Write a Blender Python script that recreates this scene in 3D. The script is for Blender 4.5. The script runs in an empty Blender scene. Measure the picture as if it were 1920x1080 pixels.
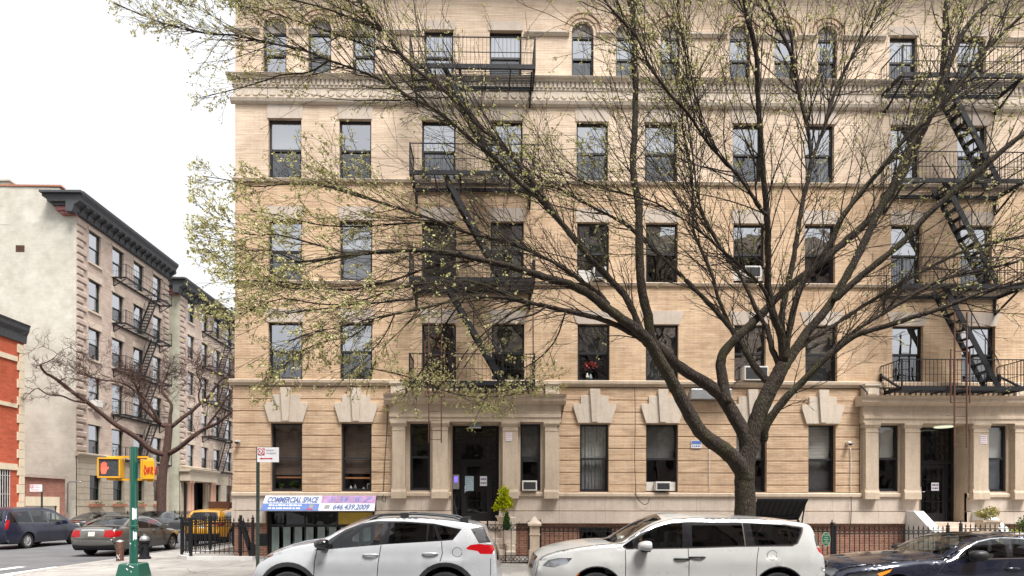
import bpy, bmesh, math, random
from mathutils import Vector, Matrix, noise as mnoise
from mathutils.geometry import delaunay_2d_cdt
random.seed(7)
SC = bpy.context.scene
COL = SC.collection
R = math.radians
# ---------------------------------------------------------------- camera
CH = 1.88                                   # eye height above the road
FPX, CX, CY = 1186.0, 937.0, 947.0          # focal length / principal point on a 1920 px wide frame
YAW, ROLL = 0.0148, 0.0017
CAMR = Matrix.Rotation(-YAW, 3, 'Z') @ Matrix.Rotation(math.pi/2, 3, 'X') @ Matrix.Rotation(ROLL, 3, 'Z')
def ray(px, py):
    return CAMR @ Vector(((px-CX)/FPX, (CY-py)/FPX, -1.0))
def at(px, py, Y):                          # point of the sight line at depth Y
    d = ray(px, py); return Vector((0, 0, CH)) + d*(Y/d.y)
def atz(px, py, z):                         # point of the sight line at height z
    d = ray(px, py); return Vector((0, 0, CH)) + d*((z-CH)/d.z)
def atx(px, py, X):
    d = ray(px, py); return Vector((0, 0, CH)) + d*(X/d.x)
cam = bpy.data.cameras.new('camera'); camo = bpy.data.objects.new('camera', cam); COL.objects.link(camo)
cam.sensor_width = 36; cam.lens = FPX/1920*36
cam.shift_x = (960-CX)/1920; cam.shift_y = (CY-540)/1920
cam.clip_start = 0.1; cam.clip_end = 2000
camo.matrix_world = Matrix.Translation((0, 0, CH)) @ CAMR.to_4x4()
SC.camera = camo
# ---------------------------------------------------------------- object helpers
def tag(o, label=None, cat=None, group=None, kind=None):
    if label: o['label'] = label
    if cat: o['category'] = cat
    if group: o['group'] = group
    if kind: o['kind'] = kind
    return o
def empty(name, loc, label, cat, group=None, rz=0.0):
    o = bpy.data.objects.new(name, None); COL.objects.link(o)
    o.location = loc; o.rotation_euler = (0, 0, rz); o.empty_display_size = .2
    return tag(o, label, cat, group)
def world_m(o):
    m = Matrix.Translation(o.location) @ o.rotation_euler.to_matrix().to_4x4() @ Matrix.Diagonal((*o.scale, 1))
    return world_m(o.parent) @ m if o.parent else m
def link_mesh(name, me, parent=None, world=True):
    o = bpy.data.objects.new(name, me); COL.objects.link(o)
    if parent:
        o.parent = parent
        if world: o.matrix_parent_inverse = Matrix.Identity(4); me.transform(world_m(parent).inverted())
    return o
def copy_tree(o, parent=None):
    c = o.copy(); COL.objects.link(c); c.parent = parent
    for ch in [x for x in COL.objects if x.parent == o]: copy_tree(ch, c)
    return c
class MB:
    """collects faces; P maps local (u, e, z) to world; built as one mesh object"""
    def __init__(s, P=None): s.v = []; s.f = []; s.m = []; s.P = P; s.mi = 0
    def add(s, vs, fs, mi=None):
        b = len(s.v); P = s.P
        s.v += [tuple(P(*p)) if P else tuple(p) for p in vs]
        s.f += [tuple(i+b for i in f) for f in fs]; s.m += [s.mi if mi is None else mi]*len(fs)
    def box(s, a0, a1, b0, b1, c0, c1, mi=None):
        s.add([(a0,b0,c0),(a1,b0,c0),(a1,b1,c0),(a0,b1,c0),(a0,b0,c1),(a1,b0,c1),(a1,b1,c1),(a0,b1,c1)],
              [(0,3,2,1),(4,5,6,7),(0,1,5,4),(1,2,6,5),(2,3,7,6),(3,0,4,7)], mi)
    def quad(s, p0, p1, p2, p3, mi=None): s.add([p0,p1,p2,p3], [(0,1,2,3)], mi)
    def prism(s, poly, e0, e1, mi=None):      # poly in (u, z), counter-clockwise seen from the front; e0 = front
        n = len(poly)
        vs = [(p[0], e0, p[1]) for p in poly]+[(p[0], e1, p[1]) for p in poly]
        fs = [tuple(range(n)), tuple(range(2*n-1, n-1, -1))]+[(i, i+n, (i+1)%n+n, (i+1)%n) for i in range(n)]
        s.add(vs, fs, mi)
    def extrude_u(s, prof, u0, u1, mi=None):  # prof in (e, z)
        n = len(prof)
        vs = [(u0, p[0], p[1]) for p in prof]+[(u1, p[0], p[1]) for p in prof]
        fs = [tuple(range(n-1, -1, -1)), tuple(range(n, 2*n))]+[(i, (i+1)%n, (i+1)%n+n, i+n) for i in range(n)]
        s.add(vs, fs, mi)
    def bar(s, p, q, w, h=None, mi=None):     # square bar between two points
        h = w if h is None else h
        p, q = Vector(p), Vector(q); d = (q-p)
        if d.length < 1e-6: return
        d.normalize(); up = Vector((0,0,1)) if abs(d.z) < .95 else Vector((0,1,0))
        a = d.cross(up).normalized()*w/2; b = a.cross(d).normalized()*h/2
        s.add([p-a-b, p+a-b, p+a+b, p-a+b, q-a-b, q+a-b, q+a+b, q-a+b],
              [(0,1,2,3),(7,6,5,4),(0,4,5,1),(1,5,6,2),(2,6,7,3),(3,7,4,0)], mi)
    def tube(s, pts, rad, n=8, mi=None, cap=True):
        pts = [Vector(p) for p in pts]
        if not hasattr(rad, '__len__'): rad = [rad]*len(pts)
        vs = []; ref = None
        for i, p in enumerate(pts):
            d = (pts[min(i+1, len(pts)-1)]-pts[max(i-1, 0)])
            d = d.normalized() if d.length > 1e-9 else Vector((0,0,1))
            if ref is None:
                ref = d.orthogonal().normalized()
            else:
                ref = (ref-d*ref.dot(d)); ref = ref.normalized() if ref.length > 1e-6 else d.orthogonal().normalized()
            w = d.cross(ref)
            for k in range(n):
                a = 2*math.pi*k/n
                vs.append(p+(ref*math.cos(a)+w*math.sin(a))*rad[i])
        fs = []
        for i in range(len(pts)-1):
            for k in range(n):
                fs.append((i*n+k, i*n+(k+1)%n, (i+1)*n+(k+1)%n, (i+1)*n+k))
        if cap and n > 2:
            fs.append(tuple(range(n-1, -1, -1))); b = (len(pts)-1)*n; fs.append(tuple(range(b, b+n)))
        s.add(vs, fs, mi)
    def lathe(s, prof, c=(0,0,0), n=16, axis='Z', mi=None, cap=True):   # prof: (radius, along axis)
        vs = []
        for r, h in prof:
            for k in range(n):
                a = 2*math.pi*k/n; x, y = r*math.cos(a), r*math.sin(a)
                p = {'Z': (x, y, h), 'Y': (x, h, y), 'X': (h, x, y)}[axis]
                vs.append((c[0]+p[0], c[1]+p[1], c[2]+p[2]))
        fs = []
        for i in range(len(prof)-1):
            for k in range(n):
                q = (i*n+k, i*n+(k+1)%n, (i+1)*n+(k+1)%n, (i+1)*n+k)
                fs.append(q if axis != 'Y' else q[::-1])
        e = (len(prof)-1)*n
        if not cap: pass
        elif axis != 'Y': fs += [tuple(range(n-1, -1, -1)), tuple(range(e, e+n))]
        else: fs += [tuple(range(n)), tuple(range(e+n-1, e-1, -1))]
        s.add(vs, fs, mi)
    def build(s, name, mats, parent=None, smooth=False, world=True, bevel=0, angle=40):
        me = bpy.data.meshes.new(name); me.from_pydata(s.v, [], s.f)
        if not isinstance(mats, (list, tuple)): mats = [mats]
        for m in mats: me.materials.append(m)
        if len(mats) > 1: me.polygons.foreach_set('material_index', s.m)
        if smooth: me.polygons.foreach_set('use_smooth', [True]*len(me.polygons))
        me.update()
        o = link_mesh(name, me, parent, world)
        if smooth == 'auto':
            me.set_sharp_from_angle(angle=R(angle))
        if bevel:
            b = o.modifiers.new('bevel', 'BEVEL'); b.width = bevel; b.segments = 2; b.limit_method = 'ANGLE'; b.angle_limit = R(35)
        return o
def text_mesh(name, s, size, M, mat, parent=None, shear=0, bold=0, width=None, align='LEFT', ext=.001):
    c = bpy.data.curves.new(name, 'FONT'); c.body = s; c.size = size; c.shear = shear; c.offset = bold
    c.align_x = align; c.extrude = ext; c.resolution_u = 3
    o = bpy.data.objects.new(name, c); COL.objects.link(o)
    dg = bpy.context.evaluated_depsgraph_get(); dg.update()
    me = bpy.data.meshes.new_from_object(o.evaluated_get(dg)); me.name = name
    bpy.data.objects.remove(o); bpy.data.curves.remove(c)
    if width:
        xs = [v.co.x for v in me.vertices]; w = max(xs)-min(xs); x0 = min(xs)
        for v in me.vertices: v.co.x = (v.co.x-x0)*width/w
    me.transform(M); me.materials.clear(); me.materials.append(mat)
    return link_mesh(name, me, parent)
FRONT = lambda x, y, z: Matrix.Translation((x, y, z)) @ Matrix.Rotation(math.pi/2, 4, 'X')   # text that faces -Y
def smooth_curve(pts, n=6):                 # Catmull-Rom through tuples of any length
    out = []
    P = [pts[0]]+list(pts)+[pts[-1]]
    for i in range(1, len(P)-2):
        a, b, c, d = P[i-1], P[i], P[i+1], P[i+2]
        for k in range(n):
            t = k/n
            out.append(tuple(.5*(2*q+(r-p)*t+(2*p-5*q+4*r-w)*t*t+(3*q-p-3*r+w)*t**3) for p, q, r, w in zip(a, b, c, d)))
    out.append(tuple(pts[-1])); return out
# ---------------------------------------------------------------- materials
class NT:
    def __init__(s, name):
        s.m = bpy.data.materials.new(name); s.m.use_nodes = True; s.t = s.m.node_tree; s.n = s.t.nodes; s.l = s.t.links
        s.b = s.n['Principled BSDF']; s.out = s.n['Material Output']
    def node(s, typ, **k):
        x = s.n.new(typ)
        for a, v in k.items():
            if a.startswith('i_'):
                key = a[2:].replace('_', ' '); x.inputs[int(key) if key.isdigit() else key].default_value = v
            else: setattr(x, a, v)
        return x
    def link(s, a, b): s.l.new(a, b)
    def mixc(s, fac, a, b, mode='MIX'):
        x = s.node('ShaderNodeMix', data_type='RGBA', blend_type=mode)
        for sock, v in ((x.inputs[0], fac), (x.inputs[6], a), (x.inputs[7], b)):
            if isinstance(v, (int, float)): sock.default_value = v
            elif isinstance(v, tuple): sock.default_value = (*v[:3], 1)
            else: s.link(v, sock)
        return x.outputs[2]
    def math(s, op, a, b=None, clamp=False):
        x = s.node('ShaderNodeMath', operation=op, use_clamp=clamp)
        for i, v in enumerate((a, b)):
            if v is None: continue
            if isinstance(v, (int, float)): x.inputs[i].default_value = v
            else: s.link(v, x.inputs[i])
        return x.outputs[0]
    def noise(s, scale, detail=4, rough=.55, vec=None, stretch=None):
        x = s.node('ShaderNodeTexNoise'); x.inputs['Scale'].default_value = scale; x.inputs['Detail'].default_value = detail; x.inputs['Roughness'].default_value = rough
        if vec is None: vec = s.pos()
        if stretch:
            mp = s.node('ShaderNodeMapping'); mp.inputs['Scale'].default_value = stretch; s.link(vec, mp.inputs[0]); vec = mp.outputs[0]
        s.link(vec, x.inputs['Vector']); return x.outputs['Fac']
    def pos(s):
        if not hasattr(s, '_pos'): s._pos = s.node('ShaderNodeNewGeometry')
        return s._pos.outputs['Position']
    def ramp(s, fac, stops):
        x = s.node('ShaderNodeValToRGB'); e = x.color_ramp.elements
        while len(e) < len(stops): e.new(.5)
        for i, (p, c) in enumerate(stops): e[i].position = p; e[i].color = (*c, 1) if len(c) == 3 else c
        s.link(fac, x.inputs[0]); return x.outputs[0]
    def bump(s, h, strength=.3, dist=.01):
        x = s.node('ShaderNodeBump'); x.inputs['Strength'].default_value = strength; x.inputs['Distance'].default_value = dist
        s.link(h, x.inputs['Height']); s.link(x.outputs[0], s.b.inputs['Normal'])
    def color(s, c):
        if isinstance(c, tuple): s.b.inputs['Base Color'].default_value = (*c[:3], 1)
        else: s.link(c, s.b.inputs['Base Color'])
    def wallvec(s):                        # (along wall, height) whatever way the wall faces
        g = s.node('ShaderNodeNewGeometry'); sp = s.node('ShaderNodeSeparateXYZ'); s.link(g.outputs['Position'], sp.inputs[0])
        nn = s.node('ShaderNodeSeparateXYZ'); s.link(g.outputs['True Normal'], nn.inputs[0])
        sel = s.math('GREATER_THAN', s.math('ABSOLUTE', nn.outputs[0]), .7)
        u = s.math('ADD', s.math('MULTIPLY', sp.outputs[1], sel), s.math('MULTIPLY', sp.outputs[0], s.math('SUBTRACT', 1.0, sel)))
        cb = s.node('ShaderNodeCombineXYZ'); s.link(u, cb.inputs[0]); s.link(sp.outputs[2], cb.inputs[1]); return cb.outputs[0]
def plain(name, c, rough=.6, metal=0, var=.12, scale=6, spec=None, bump=0):
    t = NT(name)
    if var:
        f = t.noise(scale, 5, .6)
        t.color(t.mixc(1.0, c, t.ramp(f, [(.3, (1-var,)*3), (.7, (1+var,)*3)]), 'MULTIPLY'))
        if bump: t.bump(f, bump, .01)
    else: t.color(c)
    t.b.inputs['Roughness'].default_value = rough; t.b.inputs['Metallic'].default_value = metal
    if spec is not None: t.b.inputs['Specular IOR Level'].default_value = spec
    return t.m
def brick(name, c1, c2, mortar, bw=.21, bh=.072, msize=.009, stain=.5, dirt=(.16,.11,.08), rough=.85, dirt_lo=.55, streak=(1.2, .12), rows=1.0):
    t = NT(name); v = t.wallvec()
    b = t.node('ShaderNodeTexBrick'); t.link(v, b.inputs['Vector'])
    b.inputs['Color1'].default_value = (*c1, 1); b.inputs['Color2'].default_value = (*c2, 1); b.inputs['Mortar'].default_value = (*mortar, 1)
    b.inputs['Scale'].default_value = 1; b.inputs['Brick Width'].default_value = bw; b.inputs['Row Height'].default_value = bh
    b.inputs['Mortar Size'].default_value = msize; b.inputs['Mortar Smooth'].default_value = .3; b.inputs['Bias'].default_value = 0
    big = t.noise(.35, 5, .6); med = t.noise(1.6, 6, .65)
    col = t.mixc(1.0, b.outputs['Color'], t.ramp(big, [(.3, (.86,.84,.82)), (.7, (1.1,1.1,1.1))]), 'MULTIPLY')
    col = t.mixc(1.0, col, t.ramp(med, [(.25, (.82,.8,.78)), (.6, (1.05,1.05,1.05))]), 'MULTIPLY')
    row = t.noise(1.0, 3, .6, vec=v, stretch=(.9, 1/bh*.93, 1)); col = t.mixc(1.0, col, t.ramp(row, [(.32, tuple(1-q*rows for q in (.17,.21,.24))), (.62, (1+.08*rows,)*3)]), 'MULTIPLY')
    stk = t.noise(1.0, 6, .7, vec=v, stretch=(streak[0]*2.2, streak[1]*2.2, 1))
    blo = t.noise(3.2, 7, .75, vec=v, stretch=(.7, 2.2, 1))
    d = t.math('MULTIPLY', t.ramp(stk, [(dirt_lo, (0,0,0)), (.8, (1,1,1))]), t.ramp(blo, [(.40, (0,0,0)), (.64, (1,1,1))]))
    col = t.mixc(t.math('MULTIPLY', d, stain), col, dirt)
    t.color(col); t.b.inputs['Roughness'].default_value = rough; t.b.inputs['Specular IOR Level'].default_value = .25
    t.bump(t.math('ADD', t.math('MULTIPLY', b.outputs['Fac'], -1.0), t.math('MULTIPLY', med, .5)), .5, .012)
    return t.m
def stone(name, c, dark, stain=.6, joints=None):
    t = NT(name); v = t.wallvec()
    a = t.noise(2.2, 7, .65); st = t.noise(1.0, 6, .7, vec=v, stretch=(5, .6, 1)); f = t.noise(14, 5, .7)
    col = t.mixc(t.ramp(a, [(.35, (0,0,0)), (.75, (1,1,1))]), c, tuple(x*.84 for x in c))
    col = t.mixc(t.math('MULTIPLY', t.ramp(st, [(.48, (0,0,0)), (.75, (1,1,1))]), stain), col, dark)
    col = t.mixc(1.0, col, t.ramp(f, [(.3, (.9,.9,.9)), (.7, (1.08,1.08,1.08))]), 'MULTIPLY')
    if joints:
        b = t.node('ShaderNodeTexBrick'); t.link(v, b.inputs['Vector']); b.inputs['Scale'].default_value = 1
        b.inputs['Brick Width'].default_value = joints[0]; b.inputs['Row Height'].default_value = joints[1]; b.inputs['Mortar Size'].default_value = .006
        col = t.mixc(b.outputs['Fac'], col, tuple(x*.5 for x in c))
    t.color(col); t.b.inputs['Roughness'].default_value = .85; t.b.inputs['Specular IOR Level'].default_value = .25
    t.bump(f, .25, .01); return t.m
def glass(name, tint=(.55,.6,.6), refl=.3, wav=.05, rough=.0):
    t = NT(name); t.n.remove(t.b)
    g = t.node('ShaderNodeBsdfGlossy'); g.inputs['Roughness'].default_value = rough; g.inputs['Color'].default_value = (.93,.95,1,1)
    tr = t.node('ShaderNodeBsdfTransparent'); tr.inputs['Color'].default_value = (*tint, 1)
    lw = t.node('ShaderNodeLayerWeight'); lw.inputs['Blend'].default_value = .5
    if wav:
        bp = t.node('ShaderNodeBump'); bp.inputs['Strength'].default_value = wav; bp.inputs['Distance'].default_value = .08
        t.link(t.noise(.9, 2, .5), bp.inputs['Height']); t.link(bp.outputs[0], g.inputs['Normal'])
    mx = t.node('ShaderNodeMixShader'); t.link(t.math('ADD', t.math('MULTIPLY', t.math('POWER', lw.outputs['Facing'], 4.0), .9), refl, True), mx.inputs[0])
    t.link(tr.outputs[0], mx.inputs[1]); t.link(g.outputs[0], mx.inputs[2]); t.link(mx.outputs[0], t.out.inputs[0])
    return t.m
def paint(name, c, metal=0, rough=.35, flake=.0, coat=1.0):
    t = NT(name); t.color(c); b = t.b
    b.inputs['Metallic'].default_value = metal; b.inputs['Roughness'].default_value = rough
    b.inputs['Coat Weight'].default_value = coat; b.inputs['Coat Roughness'].default_value = .04
    d = t.noise(3, 6, .7)
    t.link(t.ramp(d, [(.35, (rough*.97,)*3), (.7, (rough*1.06,)*3)]), b.inputs['Roughness'])
    col = t.mixc(1.0, c, t.ramp(d, [(.3, (.965,.965,.96)), (.7, (1.02,1.02,1.02))]), 'MULTIPLY'); t.color(col)
    return t.m
def emis(name, c, s):
    t = NT(name); t.b.inputs['Emission Color'].default_value = (*c, 1); t.b.inputs['Emission Strength'].default_value = s; t.color(tuple(x*.5 for x in c)); return t.m
M = {}
M['brick'] = brick('tan_brick', (.60,.43,.28), (.66,.505,.35), (.44,.32,.225), bw=.30, bh=.058, msize=.006, stain=.85, dirt_lo=.42, dirt=(.20,.125,.085))
M['brick_hazed'] = brick('hazed_tan_brick', (.64,.515,.395), (.70,.58,.46), (.53,.43,.335), bw=.30, bh=.058, msize=.006, stain=.55, dirt_lo=.5, dirt=(.30,.215,.155))  # upper floors: tan brick lightened, haze and flare painted into its colour
M['brick_band'] = brick('banded_tan_brick', (.585,.42,.28), (.65,.495,.345), (.45,.325,.225), bw=.30, bh=.058, msize=.006, stain=.95, dirt_lo=.42, dirt=(.22,.13,.085), streak=(.5, 1.3))
M['brick_base'] = brick('basement_brick', (.20,.085,.055), (.27,.13,.085), (.30,.24,.2), bw=.22, bh=.08, stain=.5)
M['stone'] = stone('limestone', (.555,.45,.345), (.30,.225,.16), .5)
M['stone_pale'] = stone('pale_limestone', (.60,.52,.43), (.36,.29,.23), .5)
M['stone_base'] = stone('base_limestone', (.60,.505,.425), (.36,.285,.22), .5)
M['stone_lintel'] = stone('lintel_stone', (.53,.455,.385), (.36,.28,.22), .6)
M['black'] = plain('black_iron', (.010,.010,.012), .65, .0, .25, 12, spec=.3)
M['black_soft'] = plain('black_window_paint', (.014,.014,.016), .5, 0, .2, 8)
M['green_frame'] = plain('dark_green_window_paint', (.012,.03,.026), .5, 0, .2, 8)
M['room'] = plain('dark_room', (.05,.047,.043), .9, 0, .4, 2, spec=.05)
M['room_warm'] = plain('dim_room', (.11,.08,.06), .9, 0, .5, 1.5, spec=.05)
M['pane'] = glass('window_glass', (.62,.64,.63), .48, .2); M['screen_pane'] = glass('screened_glass', (.40,.41,.42), .17, .16); M['screen_pane_low'] = glass('screened_ground_floor_glass', (.46,.46,.465), .07, .12)
M['pane_low'] = glass('ground_floor_glass', (.74,.74,.72), .08, .12)
M['blind'] = plain('white_blind', (.78,.77,.74), .8, 0, .06, 4)
M['blind_dark'] = plain('brown_blind', (.20,.14,.11), .7, 0, .2, 4)
M['curtain'] = plain('pale_curtain', (.72,.73,.72), .9, 0, .2, 7)
M['curtain_plum'] = plain('plum_curtain', (.10,.035,.05), .9, 0, .4, 7)
M['curtain_grey'] = plain('grey_shade', (.25,.255,.26), .9, 0, .2, 7)
M['ac'] = plain('ac_plastic', (.62,.60,.56), .6, 0, .08, 10)
M['ac_grille'] = plain('ac_grille', (.06,.06,.062), .6, 0, .1, 30)
M['white'] = plain('white_paint', (.62,.61,.59), .6, 0, .10, 5)
M['paper'] = plain('paper', (.72,.74,.78), .8, 0, .05, 20)
M['paper_blue'] = plain('bluish_paper', (.40,.55,.66), .8, 0, .2, 12)
M['paper_pink'] = plain('pink_notice', (.62,.30,.33), .8, 0, .45, 25)
M['yellow_board'] = plain('yellow_board', (.55,.38,.06), .6, 0, .15, 4)
M['teal_panel'] = plain('grey_green_panel', (.20,.245,.235), .5, 0, .25, 3)
M['wood'] = plain('orange_wood', (.62,.27,.11), .6, 0, .2, 8)
M['leafy'] = plain('pot_plant_leaf', (.07,.12,.025), .6, 0, .4, 14)
M['steel'] = plain('galvanised_steel', (.42,.43,.44), .4, .7, .15, 10)
M['chrome'] = plain('chrome', (.75,.75,.76), .12, 1, 0)
M['rust'] = plain('rusty_iron', (.10,.045,.028), .7, .2, .4, 12)
M['terracotta'] = plain('terracotta', (.35,.15,.09), .8, 0, .2, 8)
# ---------------------------------------------------------------- light, sky
w = bpy.data.worlds.new('World'); SC.world = w; w.use_nodes = True
nt = w.node_tree; bg = nt.nodes['Background']
SUN_EL, SUN_AZ = R(63), R(146)               # azimuth from north (+Y) clockwise: behind the camera, to its left
sky = nt.nodes.new('ShaderNodeTexSky'); sky.sky_type = 'NISHITA'; sky.sun_disc = False
sky.sun_elevation = SUN_EL; sky.sun_rotation = SUN_AZ; sky.air_density = 1.0; sky.dust_density = 6.0; sky.ozone_density = 1.0
hs = nt.nodes.new('ShaderNodeHueSaturation'); hs.inputs['Saturation'].default_value = .10; nt.links.new(sky.outputs[0], hs.inputs['Color'])
tc = nt.nodes.new('ShaderNodeTexCoord'); cl = nt.nodes.new('ShaderNodeTexNoise'); cl.inputs['Scale'].default_value = 2.2; cl.inputs['Detail'].default_value = 6
nt.links.new(tc.outputs['Generated'], cl.inputs['Vector'])
cr = nt.nodes.new('ShaderNodeValToRGB'); cr.color_ramp.elements[0].position = .3; cr.color_ramp.elements[0].color = (3.35,3.42,3.52,1); cr.color_ramp.elements[1].position = .7; cr.color_ramp.elements[1].color = (4.6,4.63,4.66,1)
nt.links.new(cl.outputs['Fac'], cr.inputs[0])
mx = nt.nodes.new('ShaderNodeMix'); mx.data_type = 'RGBA'; mx.inputs[0].default_value = .88
nt.links.new(hs.outputs[0], mx.inputs[6]); nt.links.new(cr.outputs[0], mx.inputs[7]); nt.links.new(mx.outputs[2], bg.inputs['Color'])
bg.inputs['Strength'].default_value = .15
sl = bpy.data.lights.new('sun', 'SUN'); sl.energy = 4.2; sl.angle = R(22); sl.color = (1, .965, .93)
so = bpy.data.objects.new('sun', sl); COL.objects.link(so); so.location = (-20, -30, 60)
dsun = Vector((math.sin(SUN_AZ)*math.cos(SUN_EL), math.cos(SUN_AZ)*math.cos(SUN_EL), math.sin(SUN_EL)))
so.rotation_euler = dsun.to_track_quat('Z', 'Y').to_euler()
SC.view_settings.view_transform = 'Standard'; SC.view_settings.look = 'None'; SC.view_settings.gamma = 1; SC.view_settings.exposure = .92
c = SC.cycles; c.max_bounces = 7; c.diffuse_bounces = 3; c.glossy_bounces = 4; c.transmission_bounces = 4; c.transparent_max_bounces = 12
c.caustics_reflective = False; c.caustics_refractive = False; c.sample_clamp_indirect = 6
c.use_denoising = True
try: c.denoiser = 'OPENIMAGEDENOISE'
except Exception: pass
# ---------------------------------------------------------------- ground
FY = 21.4                                   # facade plane of the corner building
XL = at(440, 700, FY).x                     # its left corner
CURB_M, CURB_S, CURB_L = 12.85, -11.9, -22.9
XB = XL-18.3                                # street wall across the side street
def asphalt():
    t = NT('asphalt'); a = t.noise(.7, 6, .65); f = t.noise(60, 3, .7); s = t.noise(.25, 4, .6)
    col = t.mixc(t.ramp(a, [(.35, (0,0,0)), (.7, (1,1,1))]), (.085,.085,.09), (.14,.14,.145))
    col = t.mixc(1.0, col, t.ramp(f, [(.3, (.8,.8,.8)), (.7, (1.2,1.2,1.2))]), 'MULTIPLY')
    col = t.mixc(t.ramp(s, [(.58, (0,0,0)), (.62, (.6,.6,.6))]), col, (.075,.075,.08))
    t.color(col); t.b.inputs['Roughness'].default_value = .85; t.bump(f, .3, .01); return t.m
def concrete():
    t = NT('pavement_concrete'); v = t.pos()
    b = t.node('ShaderNodeTexBrick'); t.link(v, b.inputs['Vector']); b.offset = 0; b.inputs['Scale'].default_value = 1
    b.inputs['Brick Width'].default_value = 1.5; b.inputs['Row Height'].default_value = 1.5; b.inputs['Mortar Size'].default_value = .014
    b.inputs['Color1'].default_value = (.30,.285,.265,1); b.inputs['Color2'].default_value = (.355,.335,.31,1); b.inputs['Mortar'].default_value = (.13,.12,.11,1)
    a = t.noise(1.3, 7, .7); sp = t.noise(9, 4, .5); f = t.noise(50, 3, .6)
    col = t.mixc(1.0, b.outputs['Color'], t.ramp(a, [(.3, (.66,.65,.64)), (.7, (1.12,1.12,1.12))]), 'MULTIPLY')
    vo = t.node('ShaderNodeTexVoronoi'); vo.feature = 'DISTANCE_TO_EDGE'; vo.inputs['Scale'].default_value = .33; nz = t.node('ShaderNodeVectorMath', operation='ADD'); t.link(v, nz.inputs[0]); n3 = t.node('ShaderNodeTexNoise'); n3.inputs['Scale'].default_value = 2.5; t.link(v, n3.inputs['Vector']); t.link(n3.outputs['Color'], nz.inputs[1]); t.link(nz.outputs[0], vo.inputs['Vector'])
    col = t.mixc(t.ramp(vo.outputs['Distance'], [(0, (.8,.8,.8)), (.012, (0,0,0))]), col, (.09,.085,.08))
    col = t.mixc(t.ramp(sp, [(.64, (0,0,0)), (.69, (.75,.75,.75))]), col, (.2,.19,.18))
    t.color(col); t.b.inputs['Roughness'].default_value = .9; t.bump(f, .2, .01); return t.m
M['asphalt'] = asphalt(); M['concrete'] = concrete()
M['kerb'] = stone('kerb_granite', (.40,.38,.35), (.22,.2,.19), .5)
def road_paint():
    t = NT('road_paint'); f = t.noise(7, 6, .8)
    t.color(t.mixc(t.ramp(f, [(.54, (0,0,0)), (.66, (1,1,1))]), (.72,.72,.71), (.22,.22,.23))); t.b.inputs['Roughness'].default_value = .7; return t.m
M['marking'] = road_paint()
m = MB(); m.quad((-400,-400,0), (400,-400,0), (400,400,0), (-400,400,0))
tag(m.build('road', M['asphalt']), kind='structure')
def pavement(name, poly, z0=.14, sl=None):
    n = len(poly); m = MB()
    zz = lambda p: z0+(sl(p) if sl else 0)
    m.add([(x, y, zz((x, y))) for x, y in poly]+[(x, y, -.05) for x, y in poly], [tuple(range(n))]+[(i, i+n, (i+1)%n+n, (i+1)%n) for i in range(n)])
    return tag(m.build(name, M['concrete']), kind='structure')
def arc(cx, cy, r, a0, a1, n=10): return [(cx+r*math.cos(R(a0+(a1-a0)*k/n)), cy+r*math.sin(R(a0+(a1-a0)*k/n))) for k in range(n+1)]
CR = 4.0
corner = arc(CURB_S+CR, CURB_M+CR, CR, 180, 270)
pavement('corner_pavement', corner+[(40, CURB_M), (40, FY+.6), (XL+.3, FY+.6), (XL+.3, 110), (CURB_S, 110)])
k = MB()                                    # kerb stones along the corner pavement
kp = [(CURB_S, 110)]+[(CURB_S, y) for y in range(90, 18, -6)]+corner+[(x, CURB_M) for x in range(-4, 42, 4)]
for a, b in zip(kp, kp[1:]):
    d = Vector((b[0]-a[0], b[1]-a[1], 0)).normalized(); nrm = Vector((-d.y, d.x, 0))*.09
    a3, b3 = Vector((a[0], a[1], .147)), Vector((b[0], b[1], .147))
    for q0, q1, q2, q3 in ((a3-nrm*1.1, b3-nrm*1.1, b3+nrm, a3+nrm), (a3-nrm*1.1-Vector((0,0,.2)), b3-nrm*1.1-Vector((0,0,.2)), b3-nrm*1.1, a3-nrm*1.1)):
        k.quad(q0, q1, q2, q3)
tag(k.build('kerb', M['kerb']), kind='structure')
pavement('far_pavement', arc(CURB_L-4, CURB_M+CR, 4, 360, 270)[::-1][:0]+[(CURB_L, CURB_M+4)]+[(CURB_L, 110), (XB-1, 110), (XB-1, CURB_M+.0), (CURB_L-4, CURB_M)]+arc(CURB_L-4, CURB_M+4, 4, 270, 360)[1:-1])
pavement('near_pavement', [(-80,-5.6), (80,-5.6), (80,-11), (-80,-11)][::-1])
z4 = .004
def mark(name, quads, mat=None):
    m = MB()
    for q in quads: m.quad(*[(x, y, z4) for x, y in q])
    return tag(m.build(name, mat or M['marking']), kind='structure')
bars = []
for i in range(9):
    x = CURB_S-.9-1.12*i
    bars.append(((x-.3, 15.9), (x, 15.9), (x, 19.2), (x-.3, 19.2)))
mark('crosswalk_marking', bars)
mark('lane_marking', [((-60, 2.9), (60, 2.9), (60, 3.05), (-60, 3.05)), ((-60, 9.9), (-3, 9.9), (-3, 10.02), (-60, 10.02))])
M['ramp'] = plain('red_tactile_paving', (.42,.13,.11), .85, 0, .3, 6)
m = MB()                                    # red tactile pad at the crossing, in the gutter corner of the kerb
pp = arc(CURB_S+CR, CURB_M+CR, CR+.75, 182, 205, 6)+arc(CURB_S+CR, CURB_M+CR, CR+.12, 205, 182, 6)
m.add([(x, y, .012) for x, y in pp], [tuple(range(len(pp)))])
tag(m.build('tactile_paving', M['ramp']), kind='structure')
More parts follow.
